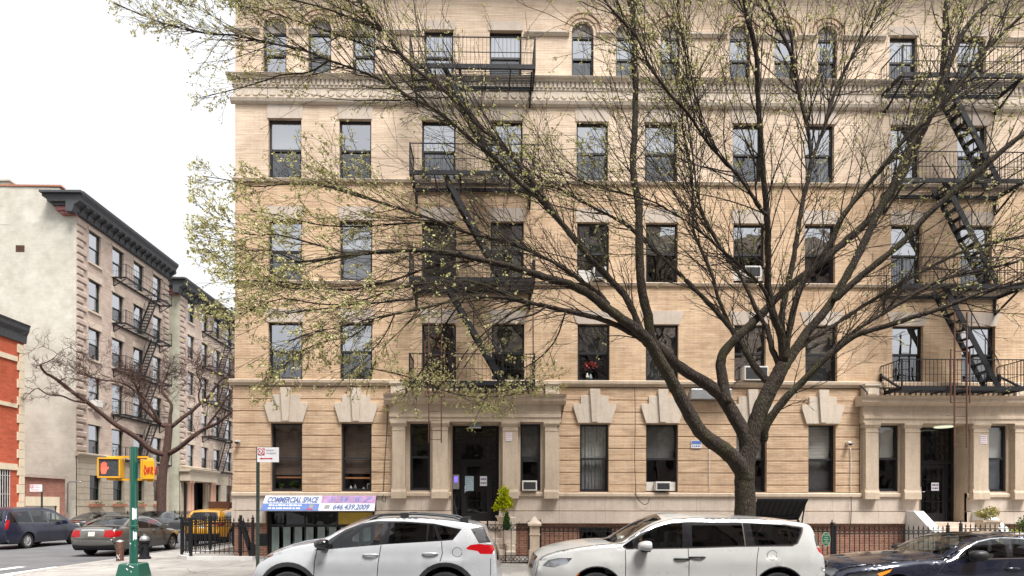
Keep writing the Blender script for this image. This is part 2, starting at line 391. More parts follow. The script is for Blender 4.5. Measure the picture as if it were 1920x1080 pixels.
# ---------------------------------------------------------------- the corner apartment building
PF = lambda u, e, z: (u, FY+e, z)
def UX(px, py=600, e=0): return at(px, py, FY+e).x
def UZ(py, px=520, e=0): return at(px, py, FY+e).z
XR = UX(2230, 600)
def wall_grid(mb, u0, u1, z0, z1, ops, e=0.0, depth=.14, mi=None):
    """sheet with rectangular openings (ua, ub, za, zb) and their reveals"""
    us = sorted({u0, u1, *[x for o in ops for x in o[:2] if u0 < x < u1]}); zs = sorted({z0, z1, *[x for o in ops for x in o[2:4] if z0 < x < z1]})
    for i in range(len(us)-1):
        for j in range(len(zs)-1):
            cu, cz = (us[i]+us[i+1])/2, (zs[j]+zs[j+1])/2
            if any(o[0] < cu < o[1] and o[2] < cz < o[3] for o in ops): continue
            mb.quad((us[i],e,zs[j]), (us[i+1],e,zs[j]), (us[i+1],e,zs[j+1]), (us[i],e,zs[j+1]), mi)
    for a, b, c_, d in [o[:4] for o in ops]:
        f = e+depth
        mb.quad((a,e,c_), (a,f,c_), (a,f,d), (a,e,d), mi); mb.quad((b,f,c_), (b,e,c_), (b,e,d), (b,f,d), mi)
        mb.quad((a,e,c_), (b,e,c_), (b,f,c_), (a,f,c_), mi); mb.quad((a,f,d), (b,f,d), (b,e,d), (a,e,d), mi)
def window(P, parent, a, b, z0, z1, style='', frame='black_soft', pane='pane', arch=False, mid=.5, ew=.12, room='room', screen=.85):
    """double-hung window set into an opening: frame and dark room, then glass and shade as sub-parts"""
    m = MB(P); fw = .055; zm = z0+(z1-z0)*mid
    m.box(a, a+fw, ew, ew+.12, z0, z1); m.box(b-fw, b, ew, ew+.12, z0, z1); m.box(a+fw, b-fw, ew+.002, ew+.118, z1-fw, z1); m.box(a+fw, b-fw, ew+.002, ew+.118, z0, z0+fw)
    m.box(a+fw, b-fw, ew+.02, ew+.10, zm-.035, zm+.035)
    s = .03
    m.box(a+fw, a+fw+s, ew+.06, ew+.10, z0+fw, zm-.035); m.box(b-fw-s, b-fw, ew+.06, ew+.10, z0+fw, zm-.035); m.box(a+fw+s, b-fw-s, ew+.062, ew+.098, z0+fw, z0+fw+s*1.4)
    d0, d1 = ew+.13, ew+1.3
    A, B, C0, D = a-.05, b+.05, z0-.05, z1+.05
    for q in (((A,d1,C0),(B,d1,C0),(B,d1,D),(A,d1,D)), ((A,d0,C0),(A,d1,C0),(A,d1,D),(A,d0,D)), ((B,d1,C0),(B,d0,C0),(B,d0,D),(B,d1,D)), ((A,d0,C0),(B,d0,C0),(B,d1,C0),(A,d1,C0)), ((A,d1,D),(B,d1,D),(B,d0,D),(A,d0,D))):
        m.quad(*q, 1)
    wo = m.build('window', [M[frame], M[room]], parent)
    g = MB(P); h0, h1 = ew+.045, ew+.08
    tl = random.uniform(-.006, .006); t2 = random.uniform(-.006, .006)      # old sashes never sit quite flat
    g.quad((a+fw,h0,zm+.035), (b-fw,h0+tl,zm+.035), (b-fw,h0+tl+t2,z1-fw), (a+fw,h0+t2,z1-fw)); g.quad((a+fw+s,h1,z0+fw+s), (b-fw-s,h1+t2,z0+fw+s), (b-fw-s,h1+tl+t2,zm-.035), (a+fw+s,h1+tl,zm-.035), 1 if random.random() < screen else 0)
    g.build('pane', [M[pane], M['screen_pane' if pane == 'pane' else 'screen_pane_low']], wo)
    for st in style.split():
        k, _, v = st.partition(':'); v = float(v) if v else .5
        k2 = MB(P); ed = ew+(.21 if k[0] == 'g' else .17)
        if k in ('blind', 'bblind'):                       # slatted blind drawn down over fraction v
            zb = z1-(z1-z0)*v; n = int((z1-zb)/.05)
            for i in range(n):
                zz = z1-.03-i*.05; k2.quad((a+.06,ed,zz-.045), (b-.06,ed,zz-.045), (b-.06,ed+.014,zz), (a+.06,ed+.014,zz))
            k2.box(a+.06, b-.06, ed-.004, ed+.02, zb-.03, zb)
            k2.build('blind', M['blind' if k == 'blind' else 'blind_dark'], wo)
        elif k in ('shade', 'gshade', 'tshade'):           # plain roller shade
            zb = z1-(z1-z0)*v
            k2.box(a+.05, b-.05, ed, ed+.01, zb, z1-.02); k2.box(a+.05, b-.05, ed-.006, ed+.016, zb-.025, zb)
            k2.build('shade', M[{'shade': 'blind', 'gshade': 'curtain_grey', 'tshade': 'teal_panel'}[k]], wo)
        elif k in ('curtain', 'plum', 'gcurtain', 'side'): # pleated curtain; side = two drawn panels
            spans = [(a+.05, b-.05)] if k != 'side' else [(a+.05, a+.05+(b-a)*.32), (b-.05-(b-a)*.3, b-.05)]
            zb = z0+(z1-z0)*(1-v) if k != 'side' else z0+.03
            for s0, s1 in spans:
                n = max(6, int((s1-s0)/.035)); pt = [(s0+(s1-s0)*i/n, ed+.03+.022*math.sin(i*1.9)+.012*math.sin(i*.7)) for i in range(n+1)]
                for p, q in zip(pt, pt[1:]): k2.quad((p[0],p[1],zb), (q[0],q[1],zb), (q[0],q[1],z1-.04), (p[0],p[1],z1-.04))
            k2.build('curtain', M[{'curtain': 'curtain', 'plum': 'curtain_plum', 'gcurtain': 'curtain_grey', 'side': 'curtain'}[k]], wo, smooth=True)
    return wo
main = empty('corner_apartment_building', (XL, FY, 0), 'tan brick corner apartment building with stone porticoes, keystones and black fire escapes', 'building')
zb2t, zb2b = UZ(711.5), UZ(723)
zs3t, zs3b, zs4t, zs4b = UZ(525.5), UZ(532), UZ(334.5), UZ(341)
zc0, zc1, zf0, zf1, zd1, zc2 = UZ(196), UZ(187), UZ(187), UZ(166), UZ(151), UZ(139.5)
zwt = UZ(-72)
ROWS = {
 2: (604, 711, [(503,567,'gcurtain:.98'),(637,698,'shade:.28 blind:.35'),(791,855,'plum:1'),(922,983,'gshade:.45'),(1083,1143,'gshade:.5'),(1211,1272,'gshade:.98'),(1377,1436,'shade:.2'),(1510,1570,'gshade:.97'),(1673,1731,'shade:.3'),(1803,1866,'shade:.85'),(1960,2022,''),(2090,2152,'shade:.4')]),
 3: (412, 525, [(503,566,'shade:.5'),(637,698,'shade:.9'),(791,855,'gshade:.8'),(920,982,'side'),(1082,1142,'tshade:.5'),(1211,1271,'shade:.47'),(1375,1434,'gshade:.5'),(1509,1566,'tshade:.48 '),(1671,1728,'shade:.5'),(1801,1860,'shade:.6'),(1955,2015,''),(2085,2145,'shade:.5')]),
 4: (222, 334, [(503,565,'shade:.42'),(636,696,''),(791,854,'blind:.6'),(920,980,'curtain:.9'),(1081,1140,'side'),(1209,1270,'shade:.53'),(1374,1428,'gshade:.3'),(1510,1564,'side'),(1670,1724,'shade:.7'),(1795,1850,'blind:.4'),(1952,2010,''),(2080,2140,'')]),
}
ARCH = [(493,537),(577,621),(661,703),(1072,1113),(1155,1191),(1239,1275),(1368,1407),(1452,1490),(1534,1570),(1960,2000),(2045,2085)]
WIDE5 = [(795,850),(918,978),(1668,1720),(1795,1848)]
SHR = random.Random(21); SHL = ['shade:.5', 'shade:.3', 'blind:.6', 'gshade:.5', '', 'side', 'shade:.7', 'curtain:.95', '']
ops23, ops45 = [], []
wins = []
for r, (y0, y1, lst) in ROWS.items():
    for a, b, st in lst:
        o = (UX(a, (y0+y1)/2), UX(b, (y0+y1)/2), UZ(y1), UZ(y0)); (ops23 if r < 4 else ops45).append(o); wins.append((r, o, st))
z5b, z5s, z5t = UZ(140), UZ(53), UZ(60)
for a, b in ARCH:
    o = (UX(a, 100), UX(b, 100), z5b, z5s); rad = (o[1]-o[0])/2
    ops45.append((o[0], o[1], z5b, z5s+rad)); wins.append((5, o, SHR.choice(SHL)))
for a, b in WIDE5:
    o = (UX(a, 100), UX(b, 100), z5b-.1, UZ(52)); ops45.append(o); wins.append((6, o, SHR.choice(SHL)))
m = MB(PF); wall_grid(m, XL, XR, zb2b-.02, zs4b, ops23)
m.quad((XL,18,0), (XL,0,0), (XL,0,zs4b), (XL,18,zs4b)); m.quad((XR,0,0), (XR,18,0), (XR,18,zs4b), (XR,0,zs4b)); m.quad((XR,18,0), (XL,18,0), (XL,18,zs4b), (XR,18,zs4b))
m.build('wall', M['brick'], main)
m = MB(PF); wall_grid(m, XL, XR, zs4b, zwt, ops45)
m.quad((XL,18,zs4b), (XL,0,zs4b), (XL,0,zwt), (XL,18,zwt)); m.quad((XR,0,zs4b), (XR,18,zs4b), (XR,18,zwt), (XR,0,zwt)); m.quad((XR,18,zs4b), (XL,18,zs4b), (XL,18,zwt), (XR,18,zwt))
def arc_pts(c_, r, z, n=12): return [(c_+r*math.cos(math.pi*k/n), z+r*math.sin(math.pi*k/n)) for k in range(n+1)]
for a, b in ARCH:                           # brick spandrels of the arches
    a, b = UX(a, 100), UX(b, 100); c_, r = (a+b)/2, (b-a)/2; p = arc_pts(c_, r, z5s)
    for side, corner_ in ((p[:7], (b, z5s+r)), (p[6:], (a, z5s+r))):
        for q0, q1 in zip(side, side[1:]): m.add([(corner_[0], 0, corner_[1]), (q0[0], 0, q0[1]), (q1[0], 0, q1[1])], [(0,1,2)])
    for q0, q1 in zip(p, p[1:]): m.quad((q0[0],0,q0[1]), (q0[0],.14,q0[1]), (q1[0],.14,q1[1]), (q1[0],0,q1[1]))
m.build('wall', M['brick_hazed'], main)
M['lunette'] = plain('grey_lunette_board', (.24,.215,.2), .8, 0, .25, 5)
M['arch_trim'] = stone('arch_trim_stone', (.55,.40,.29), (.4,.24,.17), .5)
for a, b in ARCH:                           # stone hoods over the arches and the lunette boards
    m = MB(PF); l = MB(PF); a, b = UX(a, 100), UX(b, 100); c_, r = (a+b)/2, (b-a)/2
    for r0, r1, e0 in ((r+.10, r+.20, -.03), (r+.26, r+.31, -.045)):
        p0, p1 = arc_pts(c_, r0, z5s), arc_pts(c_, r1, z5s)
        for i in range(12): m.add([(p0[i][0],e0,p0[i][1]),(p1[i][0],e0,p1[i][1]),(p1[i+1][0],e0,p1[i+1][1]),(p0[i+1][0],e0,p0[i+1][1]),(p0[i][0],.02,p0[i][1]),(p1[i][0],.02,p1[i][1]),(p1[i+1][0],.02,p1[i+1][1]),(p0[i+1][0],.02,p0[i+1][1])], [(0,3,2,1),(1,2,6,5),(0,4,7,3)])
    p = [(c_-r, z5s-.09), (c_+r, z5s-.09)]+arc_pts(c_, r, z5s)
    l.prism([(q[0], q[1]) for q in p], .11, .2)
    m.build('arch_hood', M['arch_trim'], main); l.build('lunette', M['lunette'], main)
for r, o, st in wins:
    z1 = o[3]-.09 if r == 5 else o[3]
    window(PF, main, o[0], o[1], o[2], z1, st)
# roof, cornice, stone courses
m = MB(PF); m.quad((XL,0,zwt-.3), (XR,0,zwt-.3), (XR,18,zwt-.3), (XL,18,zwt-.3)); m.build('roof', M['asphalt'], main)
m = MB(PF)
m.extrude_u([(.02,zwt-.6), (-.25,zwt-.6), (-.3,zwt-.3), (-.7,zwt-.05), (-.75,zwt+.15), (.02,zwt+.15)], XL-.6, XR+.3); m.build('roof_cornice', M['black'], main)
def course(prof, u0=XL-.08, u1=XR+.05, mat='stone', name='stone_course'):
    m = MB(PF); m.extrude_u(prof, u0, u1); return m.build(name, M[mat], main)
course([(.01,zb2b), (-.05,zb2b), (-.07,zb2b+.06), (-.14,zb2b+.09), (-.15,zb2t-.03), (-.10,zb2t), (.01,zb2t)], XL-.15, mat='stone')
for zb, zt in ((zs3b, zs3t), (zs4b, zs4t)): course([(.01,zb), (-.06,zb), (-.09,zt-.03), (-.05,zt), (.01,zt)])
zi = UZ(62)
for a, b in [(XL, UX(488,60)), (UX(542,60), UX(572,60)), (UX(626,60), UX(656,60)), (UX(708,60), UX(788,60)), (UX(983,60), UX(1067,60)), (UX(1118,60), UX(1150,60)), (UX(1196,60), UX(1234,60)), (UX(1280,60), UX(1363,60)), (UX(1412,60), UX(1447,60)), (UX(1495,60), UX(1529,60)), (UX(1575,60), UX(1660,60)), (UX(1855,60), UX(1955,60))]:
    course([(.01,zi), (-.04,zi), (-.10,zi+.09), (-.10,zi+.14), (.01,zi+.14)], a-(.1 if a == XL else 0), b, 'stone_pale')
course([(.01,zc0), (-.04,zc0), (-.10,zc0+.06), (-.13,zc1), (.01,zc1)], XL-.13, mat='stone_pale')
FRZ = MB(PF); FRZ.extrude_u([(.01,zf0+.001), (-.045,zf0+.001), (-.05,zf1), (.01,zf1)], XL-.05, XR+.05)
m = MB(PF)
for i in range(int((XR-XL)/.17)): m.box(XL-.08+i*.15, XL+.01+i*.15, -.105, -.05, zf1+.08, zd1)
m.box(XL-.07, XR, -.07, .01, zf1+.002, zd1-.002)
m.build('dentil_course', M['stone_pale'], main)
course([(.01,zd1+.001), (-.12,zd1+.001), (-.14,zd1+.05), (-.20,zd1+.09), (-.22,zc2-.07), (-.18,zc2-.04), (.01,zc2-.04)], XL-.24, mat='stone_pale', name='cornice')
m = FRZ; rnd = random.Random(3)
for i in range(int((XR-XL)/.28)):           # scrollwork of the frieze in low relief
    u = XL+.15+i*.28; z = (zf0+zf1)/2
    p = [(u+.11*math.cos(a), z+.085*math.sin(a)) for a in [math.pi*2*k/7+rnd.random() for k in range(7)]]
    p.sort(key=lambda q: math.atan2(q[1]-z, q[0]-u)); m.prism(p, -.066, -.04)
m.build('frieze', M['stone_pale'], main)
# lintels
for r, o, st in wins:
    m = MB(PF)
    if r in (2, 3, 4):
        a, b, zt = o[0], o[1], o[3]; fl = .16 if r == 2 and a > UX(1000) else .03
        m.prism([(a-.03, zt+.003), (b+.03, zt+.003), (b+.03+fl, zt+.46), (a-.03-fl, zt+.46)], -.022, .01)
    if r == 6: m.prism([(o[0]-.05, o[3]+.003), (o[1]+.05, o[3]+.003), (o[1]+.05, o[3]+.3), (o[0]-.05, o[3]+.3)], -.022, .01)
    if m.v: m.build('lintel', M['stone_lintel'], main)
# ---- ground floor: rusticated brick bands
zg0, zg1 = UZ(922.5), UZ(726)
GW = [(508,567,'bblind:.74'),(640,697,'bblind:.72'),(1087,1141,'curtain:.97'),(1211,1271,'gshade:.5'),(1380,1437,'blind:.5'),(1515,1566,'blind:.48 gshade:.98')]
gops = [(UX(a, 860), UX(b, 860), UZ(921), UZ(793)) for a, b, _ in GW]
PC = [UX(891, 860, -.3), UX(1777, 860, -.3)]
HWP = 2.84
gaps = [(c_-HWP, c_+HWP) for c_ in PC]
free = []
u = XL
for a, b in sorted(gaps): free.append((u, a)); u = b
free.append((u, XR))
RB = {}
for a, b in free: RB[a] = MB(PF); wall_grid(RB[a], a, b, zg0-.02, zb2b, [o for o in gops if a < o[0] < b], 0, .14)
nc = 8.6; pitch = (zg1-zg0)/nc
i = 0; zt = zb2b-.04
zlist = [(zg1-k*pitch, zg1-(k+1)*pitch) for k in range(9)]
zlist = [(zb2b, zg1+.0)]+zlist
for zt, zb in zlist:
    zb = max(zb, zg0); 
    if zt-zb < .06: continue
    g = .024
    for a, b in free:
        cuts = sorted([(o[0], o[1]) for o in gops if a < o[0] < b and o[2] < (zt+zb)/2 < o[3]])
        u = a
        for ca, cb in cuts+[(b, b)]:
            if ca-u > .05:
                RB[a].extrude_u([(.01,zb+g), (-.016,zb+g), (-.028,zb+g+.014), (-.028,zt-.012), (-.02,zt), (.01,zt)], u-(.05 if u == XL else 0), ca)
            u = cb
for m in RB.values(): m.build('rusticated_wall', M['brick_band'], main)
for o, (a, b, st) in zip(gops, GW): window(PF, main, *o, st, pane='pane_low', mid=.49, screen=0 if a < 700 else 1, room='room_warm' if a < 700 else 'room')
# stepped keystones
for o in gops:
    c_ = (o[0]+o[1])/2; S = 1/55.4; zt = UZ(791.5); k = MB(PF)
    Y = lambda y: UZ(y)
    half = [(31, 791.5), (40, 762), (40, 756), (26, 755), (26, 741), (10, 740), (10, 731)]
    poly = [(c_+h*S, Y(y)) for h, y in half]+[(c_-h*S, Y(y)) for h, y in half[::-1]]
    k.prism(poly, -.10, .01)
    k.prism([(c_-5.5*S, Y(790)), (c_+5.5*S, Y(790)), (c_+9.5*S, Y(728)), (c_-9.5*S, Y(728))], -.17, -.09)
    for x in (-17.5, 17.5): k.prism([(c_+(x-.7)*S, Y(790)), (c_+(x+.7)*S, Y(790)), (c_+(x*1.25+.7)*S, Y(757)), (c_+(x*1.25-.7)*S, Y(757))], -.105, -.09)
    k.build('keystone', M['stone_pale'], main, bevel=.012)
# stone base and basement
zs0, zs1, zp1, zp0 = UZ(922.5), UZ(931), UZ(957), UZ(981)
SH = [(UX(500, 1000), UX(703, 1000))]        # the shop front below the banner
bw_ = [(UX(a, 1010), UX(b, 1010)) for a, b in ((1086,1148),(1205,1270),(1480,1512))]
base_sp = []
doors = [(c_-.80, c_+.80) for c_ in PC]
u = XL-.05
for a, b in sorted(doors): base_sp.append((u, a)); u = b
base_sp.append((u, XR))
m = MB(PF); n_ = MB(PF)
for a, b in base_sp:
    m.extrude_u([(.01,zs0+.004), (-.10,zs0+.004), (-.14,zs0-.03), (-.14,zs1+.03), (-.09,zs1), (.01,zs1)], a, b)
    sp = [(a, b)]
    for ca, cb in SH:
        sp = [(x, y) for x, y in ((a, min(b, ca)), (max(a, cb), b)) if y-x > .02] if a < ca < b else sp
    n_.extrude_u([(.01,zs1-.001), (-.08,zs1-.001), (-.08,zp1+.02), (-.06,zp1), (.01,zp1)], a, b)
    for x, y in sp: n_.extrude_u([(.01,zp1-.012), (-.12,zp1-.012), (-.12,zp0+.02), (-.10,zp0), (.01,zp0)], x, y)
M['stone_base'] = stone('base_limestone_blocks', (.60,.505,.425), (.36,.285,.22), .5, joints=(1.55, 40))
m.build('sill_course', M['stone'], main); n_.build('stone_base', M['stone_base'], main)
m = MB(PF); bops = [(a, b, .3, UZ(989)) for a, b in bw_]+[(SH[0][0], SH[0][1], .12, zp1-.005)]
u = XL
for a, b in sorted(doors)+[(XR, XR)]:
    m = MB(PF); wall_grid(m, u, a, .0, zp0+.01 if u != XL else zp1-.013, [o for o in bops if u < o[0] < a], 0, .2); u = b; m.build('basement_wall', M['brick_base'], main)
for a, b in bw_: window(PF, main, a, b, .3, UZ(989), '', pane='pane_low', ew=.17)
# shop front
a, b = SH[0]; z0, z1 = .12, zp1-.005; zt = UZ(985); c1 = UX(631, 970)
sf = MB(PF); sf.box(a, a+.1, .12, .2, z0, z1); sf.box(b-.1, b, .12, .2, z0, z1); sf.box(a+.1, b-.1, .122, .198, z1-.06, z1); sf.box(a+.1, b-.1, .122, .198, zt-.03, zt+.03)
sf.box(c1-.03, c1+.03, .12, .2, zt+.03, z1-.06); sf.box(UX(569,970)-.015, UX(569,970)+.015, .13, .19, zt+.03, z1-.06)
for q in (((a,1.4,z0),(b,1.4,z0),(b,1.4,z1),(a,1.4,z1)), ((a,.2,z0),(b,.2,z0),(b,1.4,z0),(a,1.4,z0))): sf.quad(*q, 1)
sfo = sf.build('shop_front', [M['black_soft'], M['room']], main)
g = MB(PF); g.quad((a+.1,.17,zt+.03), (c1-.03,.17,zt+.03), (c1-.03,.17,z1-.06), (a+.1,.17,z1-.06)); g.quad((a+.1,.18,z0), (b-.1,.18,z0), (b-.1,.18,zt-.03), (a+.1,.18,zt-.03)); g.build('pane', M['pane_low'], sfo)
g = MB(PF); g.box(c1+.03, b-.1, .13, .16, zt+.03, z1-.06); g.build('yellow_board', M['yellow_board'], sfo)
g = MB(PF)
for i in range(9):
    x0 = a+.16+i*.385; g.extrude_u([(.06,z0), (.03,z0), (.03,zt-.06), (.06,zt-.06)], x0, x0+.24); g.extrude_u([(.055,z0), (.022,z0), (.022,zt-.1), (.055,zt-.1)], x0+.1, x0+.13)
g.build('shutter_panel', M['teal_panel'], sfo)
# ---- porticoes
def portico(c_):
    e0 = -.30; Zp = lambda y: at(891, y, FY+e0).z
    t = MB(PF); wz0, wz1 = UZ(920, 891), UZ(795, 891); dz0, dz1 = UZ(978, 891), UZ(795, 891)
    ops = [(c_-2.20, c_-1.52, wz0, wz1), (c_+1.52, c_+2.20, wz0, wz1)]
    sh = .80
    wall_grid(t, c_-HWP, c_-sh, zs0, zb2t, [ops[0]], -.06, .2); wall_grid(t, c_+sh, c_+HWP, zs0, zb2t, [ops[1]], -.06, .2)
    t.quad((c_-sh,-.06,dz1), (c_+sh,-.06,dz1), (c_+sh,-.06,zb2t), (c_-sh,-.06,zb2t))
    for s in (-1, 1): t.quad((c_+s*sh,-.12,dz0-.1), (c_+s*sh,.62,dz0-.1), (c_+s*sh,.62,dz1), (c_+s*sh,-.12,dz1))
    t.quad((c_-sh,-.06,dz1), (c_+sh,-.06,dz1), (c_+sh,.62,dz1), (c_-sh,.62,dz1))
    po = t.build('portico', M['stone'], main)
    for a, b in ((-2.80,-2.30), (-1.46,-.88), (.88,1.46), (2.30,2.80)):
        p = MB(PF); zb, zt = zs1-.06, Zp(790.5); i = .035
        p.box(c_+a+i, c_+b-i, e0+i, -.05, zb+.34, zt-.30)
        p.box(c_+a, c_+b, e0, -.05, zb, zb+.22); p.extrude_u([(-.05,zb+.22), (e0+.002,zb+.22), (e0+i,zb+.30), (e0+i,zb+.345), (-.05,zb+.345)], c_+a+.004, c_+b-.004)
        p.box(c_+a+i-.012, c_+b-i+.012, e0+i-.012, -.05, zt-.302, zt-.26); p.box(c_+a+i+.002, c_+b-i-.002, e0+i+.002, -.05, zt-.262, zt-.16)
        p.extrude_u([(-.05,zt-.16), (e0+i,zt-.16), (e0-.02,zt-.06), (e0-.02,zt-.001), (-.05,zt-.001)], c_+a-.02, c_+b+.02)
        p.build('pilaster', M['stone'], po, bevel=.008)
    en = MB(PF); z = Zp; L, Rr = c_-2.86, c_+2.86
    en.extrude_u([(-.05,z(790.5)), (e0+.0,z(790.5)), (e0,z(783)), (e0-.03,z(782)), (e0-.03,z(777)), (e0+.02,z(776)), (e0+.02,z(758)), (-.05,z(758))], L, Rr)
    en.extrude_u([(-.05,z(758)+.001), (e0-.03,z(758)+.001), (e0-.06,z(755)), (e0-.18,z(752)), (e0-.20,z(745)), (e0-.24,z(744)), (e0-.27,z(740.5)), (-.05,z(739))], L-.16, Rr+.16)
    en.build('entablature', M['stone'], po)
    za, zb_ = z(739)-.02, z(720)
    for a, b in ((L+.05, L+.52), (Rr-.52, Rr-.05)):
        pa = MB(PF); pa.box(a, b, e0-.02, -.05, za, zb_); pa.box(a+.08, b-.08, e0-.035, e0-.018, za+.08, zb_-.08); pa.box(a-.04, b+.04, e0-.06, -.05, zb_, zb_+.07)
        pa.build('parapet_block', M['stone_pale'], po)
    ba = MB(PF); ba.box(L+.56, Rr-.56, e0+.05, e0+.15, za, za+.05); ba.box(L+.56, Rr-.56, e0+.02, e0+.18, zb_-.04, zb_+.02); ba.box(L+.56, Rr-.56, e0+.16, e0+.2, za, zb_)
    n = 26
    for i in range(n):
        u = L+.56+(Rr-L-1.12)*(i+.5)/n; ba.extrude_u([(e0+.14,za+.04), (e0+.06,za+.04), (e0+.03,za+.14), (e0+.07,zb_-.03), (e0+.14,zb_-.03)], u-.05, u+.05)
    ba.build('balustrade', M['stone'], po)
    sills = MB(PF)
    for k, o in enumerate(ops): window(PF, main, *o, ('' if c_ < 5 else 'shade:.48') if k == 0 else ('gshade:.55' if c_ < 5 else 'shade:.5 gshade:.98'), pane='pane_low', ew=.0)
    # door set back in the opening
    de = .50; d = MB(PF); zt2 = UZ(862, 891); a, b = c_-sh, c_+sh
    d.box(a, a+.10, de, de+.1, dz0, dz1); d.box(b-.10, b, de, de+.1, dz0, dz1); d.box(a+.1, b-.1, de+.002, de+.098, dz1-.08, dz1); d.box(a+.1, b-.1, de-.02, de+.098, zt2-.07, zt2+.05)
    dl, dr = c_-.42, c_+.50
    d.box(dl-.07, dl, de-.01, de+.097, dz0, zt2-.07); d.box(dr, dr+.07, de-.01, de+.097, dz0, zt2-.07)
    for q in (((a,de+1.8,dz0),(b,de+1.8,dz0),(b,de+1.8,dz1),(a,de+1.8,dz1)), ((a,de+.1,dz0),(b,de+.1,dz0),(b,de+1.8,dz0),(a,de+1.8,dz0)), ((a,de+.1,dz0),(a,de+1.8,dz0),(a,de+1.8,dz1),(a,de+.1,dz1)), ((b,de+.1,dz0),(b,de+1.8,dz0),(b,de+1.8,dz1),(b,de+.1,dz1))): d.quad(*q, 1)
    do = d.build('entrance_door', [M['black'], M['room']], main)
    lf = MB(PF); lf.box(dl, dl+.09, de+.01, de+.07, dz0+.02, zt2-.08); lf.box(dr-.09, dr, de+.01, de+.07, dz0+.02, zt2-.08); lf.box(dl+.09, dr-.09, de+.012, de+.068, zt2-.2, zt2-.08); lf.box(dl+.09, dr-.09, de+.012, de+.068, dz0+.02, dz0+.3)
    lf.build('door_leaf', M['black'], do)
    g = MB(PF); g.quad((a+.1,de+.05,dz0), (b-.1,de+.05,dz0), (b-.1,de+.05,dz1-.08), (a+.1,de+.05,dz1-.08)); g.build('pane', M['pane_low'], do)
    gr = MB(PF)
    def bars_(x0, x1, za_, zb2, n, e=de+.02):
        for i in range(n+1): x = x0+(x1-x0)*i/n; gr.box(x-.007, x+.007, e, e+.014, za_, zb2)
        for k in range(1, 4): zz = za_+(zb2-za_)*k/4; gr.box(x0, x1, e-.004, e+.01, zz-.007, zz+.007)
        for i in range(n):
            xc = x0+(x1-x0)*(i+.5)/n; w_ = (x1-x0)/n*.42
            for k in range(4):
                zc_ = za_+(zb2-za_)*(k+.5)/4; pts = [(xc+w_*math.cos(q*.9)*(1-q/9), e+.005, zc_+.16*math.sin(q*.9)*(1-q/9)) for q in range(8)]
                gr.tube(pts, .006, 3)
    bars_(a+.12, b-.12, zt2+.06, dz1-.1, 8); bars_(dl+.1, dr-.1, dz0+.32, zt2-.22, 4, de+.022); bars_(a+.1, dl-.07, dz0, zt2-.08, 2); bars_(dr+.07, b-.1, dz0, zt2-.08, 2)
    gr.build('iron_grille', M['black'], do)
    h = MB(PF); h.box(dl+.03, dl+.07, de-.01, de+.012, dz0+.98, dz0+1.22); h.tube([(dl+.05, de-.0, dz0+1.05), (dl+.05, de-.06, dz0+1.05), (dl+.15, de-.06, dz0+1.05)], .012, 6); h.build('handle', M['steel'], do)
    # steps
    n = 7; top = dz0; gz = .16; rr = (top-gz)/n; run = .275; sx = .95
    s_ = MB(PF)
    for i in range(n):
        e1 = -.12-i*run; s_.box(c_-sx, c_+sx, e1-run-.02, (.62 if i == 0 else e1+.01), gz-.05 if i == n-1 else top-(i+1)*rr-.06, top-i*rr-.0-.001*i)
    s_.build('stoop', M['stone_base'], main)
    return ops, dz0
pin = [portico(c_) for c_ in PC]
zdoor = pin[0][1]
# cheek walls of the stoops
def cheek(mb, u0, u1, z1, e0, e1, z2):       # flat top, then sloping down to the pavement
    mb.add([(u0,-.08,0),(u1,-.08,0),(u1,e1,0),(u0,e1,0),(u0,-.08,z1),(u1,-.08,z1),(u1,e0,z1),(u0,e0,z1),(u1,e1,z2),(u0,e1,z2)],
           [(4,5,6,7),(7,6,8,9),(9,8,2,3),(0,4,7,9,3),(1,2,8,6,5)])
z1 = UZ(955, 960)
for s in (-1, 1):
    ckp = MB(PF); cheek(ckp, PC[1]+s*1.12-.17, PC[1]+s*1.12+.17, UZ(958,1740), -.5, -1.55, .95)
    ckp.box(PC[1]+s*1.12-.2, PC[1]+s*1.12+.2, -1.95, -1.551, 0, .98); ckp.box(PC[1]+s*1.12-.24, PC[1]+s*1.12+.24, -1.99, -1.53, .981, 1.06)
    ckp.build('stoop_wall', M['white'], main, bevel=.02)
for s in (-1, 1):
    ck = MB(PF); u = PC[0]+s*1.14
    ck.box(u-.16, u+.16, -.75, -.13, 0, 1.02); ck.box(u-.17, u+.17, -1.45, -.751, 0, .62); ck.box(u-.15, u+.15, -2.05, -1.451, 0, .45)
    ck.box(u-.19, u+.19, -1.2, -.85, .621, 1.5)
    ck.build('stoop_wall', M['stone_pale'], main, bevel=.03)
# ---------------------------------------------------------------- fire escapes
def slat_platform(P, u0, u1, d, z, hole=None, n_sl=13, fas=.14):
    m = MB(P)
    m.box(u0, u1, -d-.02, -d+.03, z, z+fas); m.box(u0, u0+.05, -d+.031, -.01, z, z+fas-.01); m.box(u1-.05, u1, -d+.031, -.01, z, z+fas-.01)
    m.box(u0+.05, u1-.05, -.08, -.02, z, z+.1)
    for i in range(n_sl):
        e = -d+.06+(d-.14)*i/(n_sl-1)
        if hole and i < n_sl*.62:
            m.box(u0+.05, hole[0], e-.011, e+.011, z+.055, z+.07); m.box(hole[1], u1-.05, e-.011, e+.011, z+.055, z+.07)
        else: m.box(u0+.05, u1-.05, e-.011, e+.011, z+.055, z+.07)
    k = 5
    for i in range(1, k): u = u0+(u1-u0)*i/k; m.box(u-.02, u+.02, -d+.03, -.02, z+.01, z+.048)
    return m
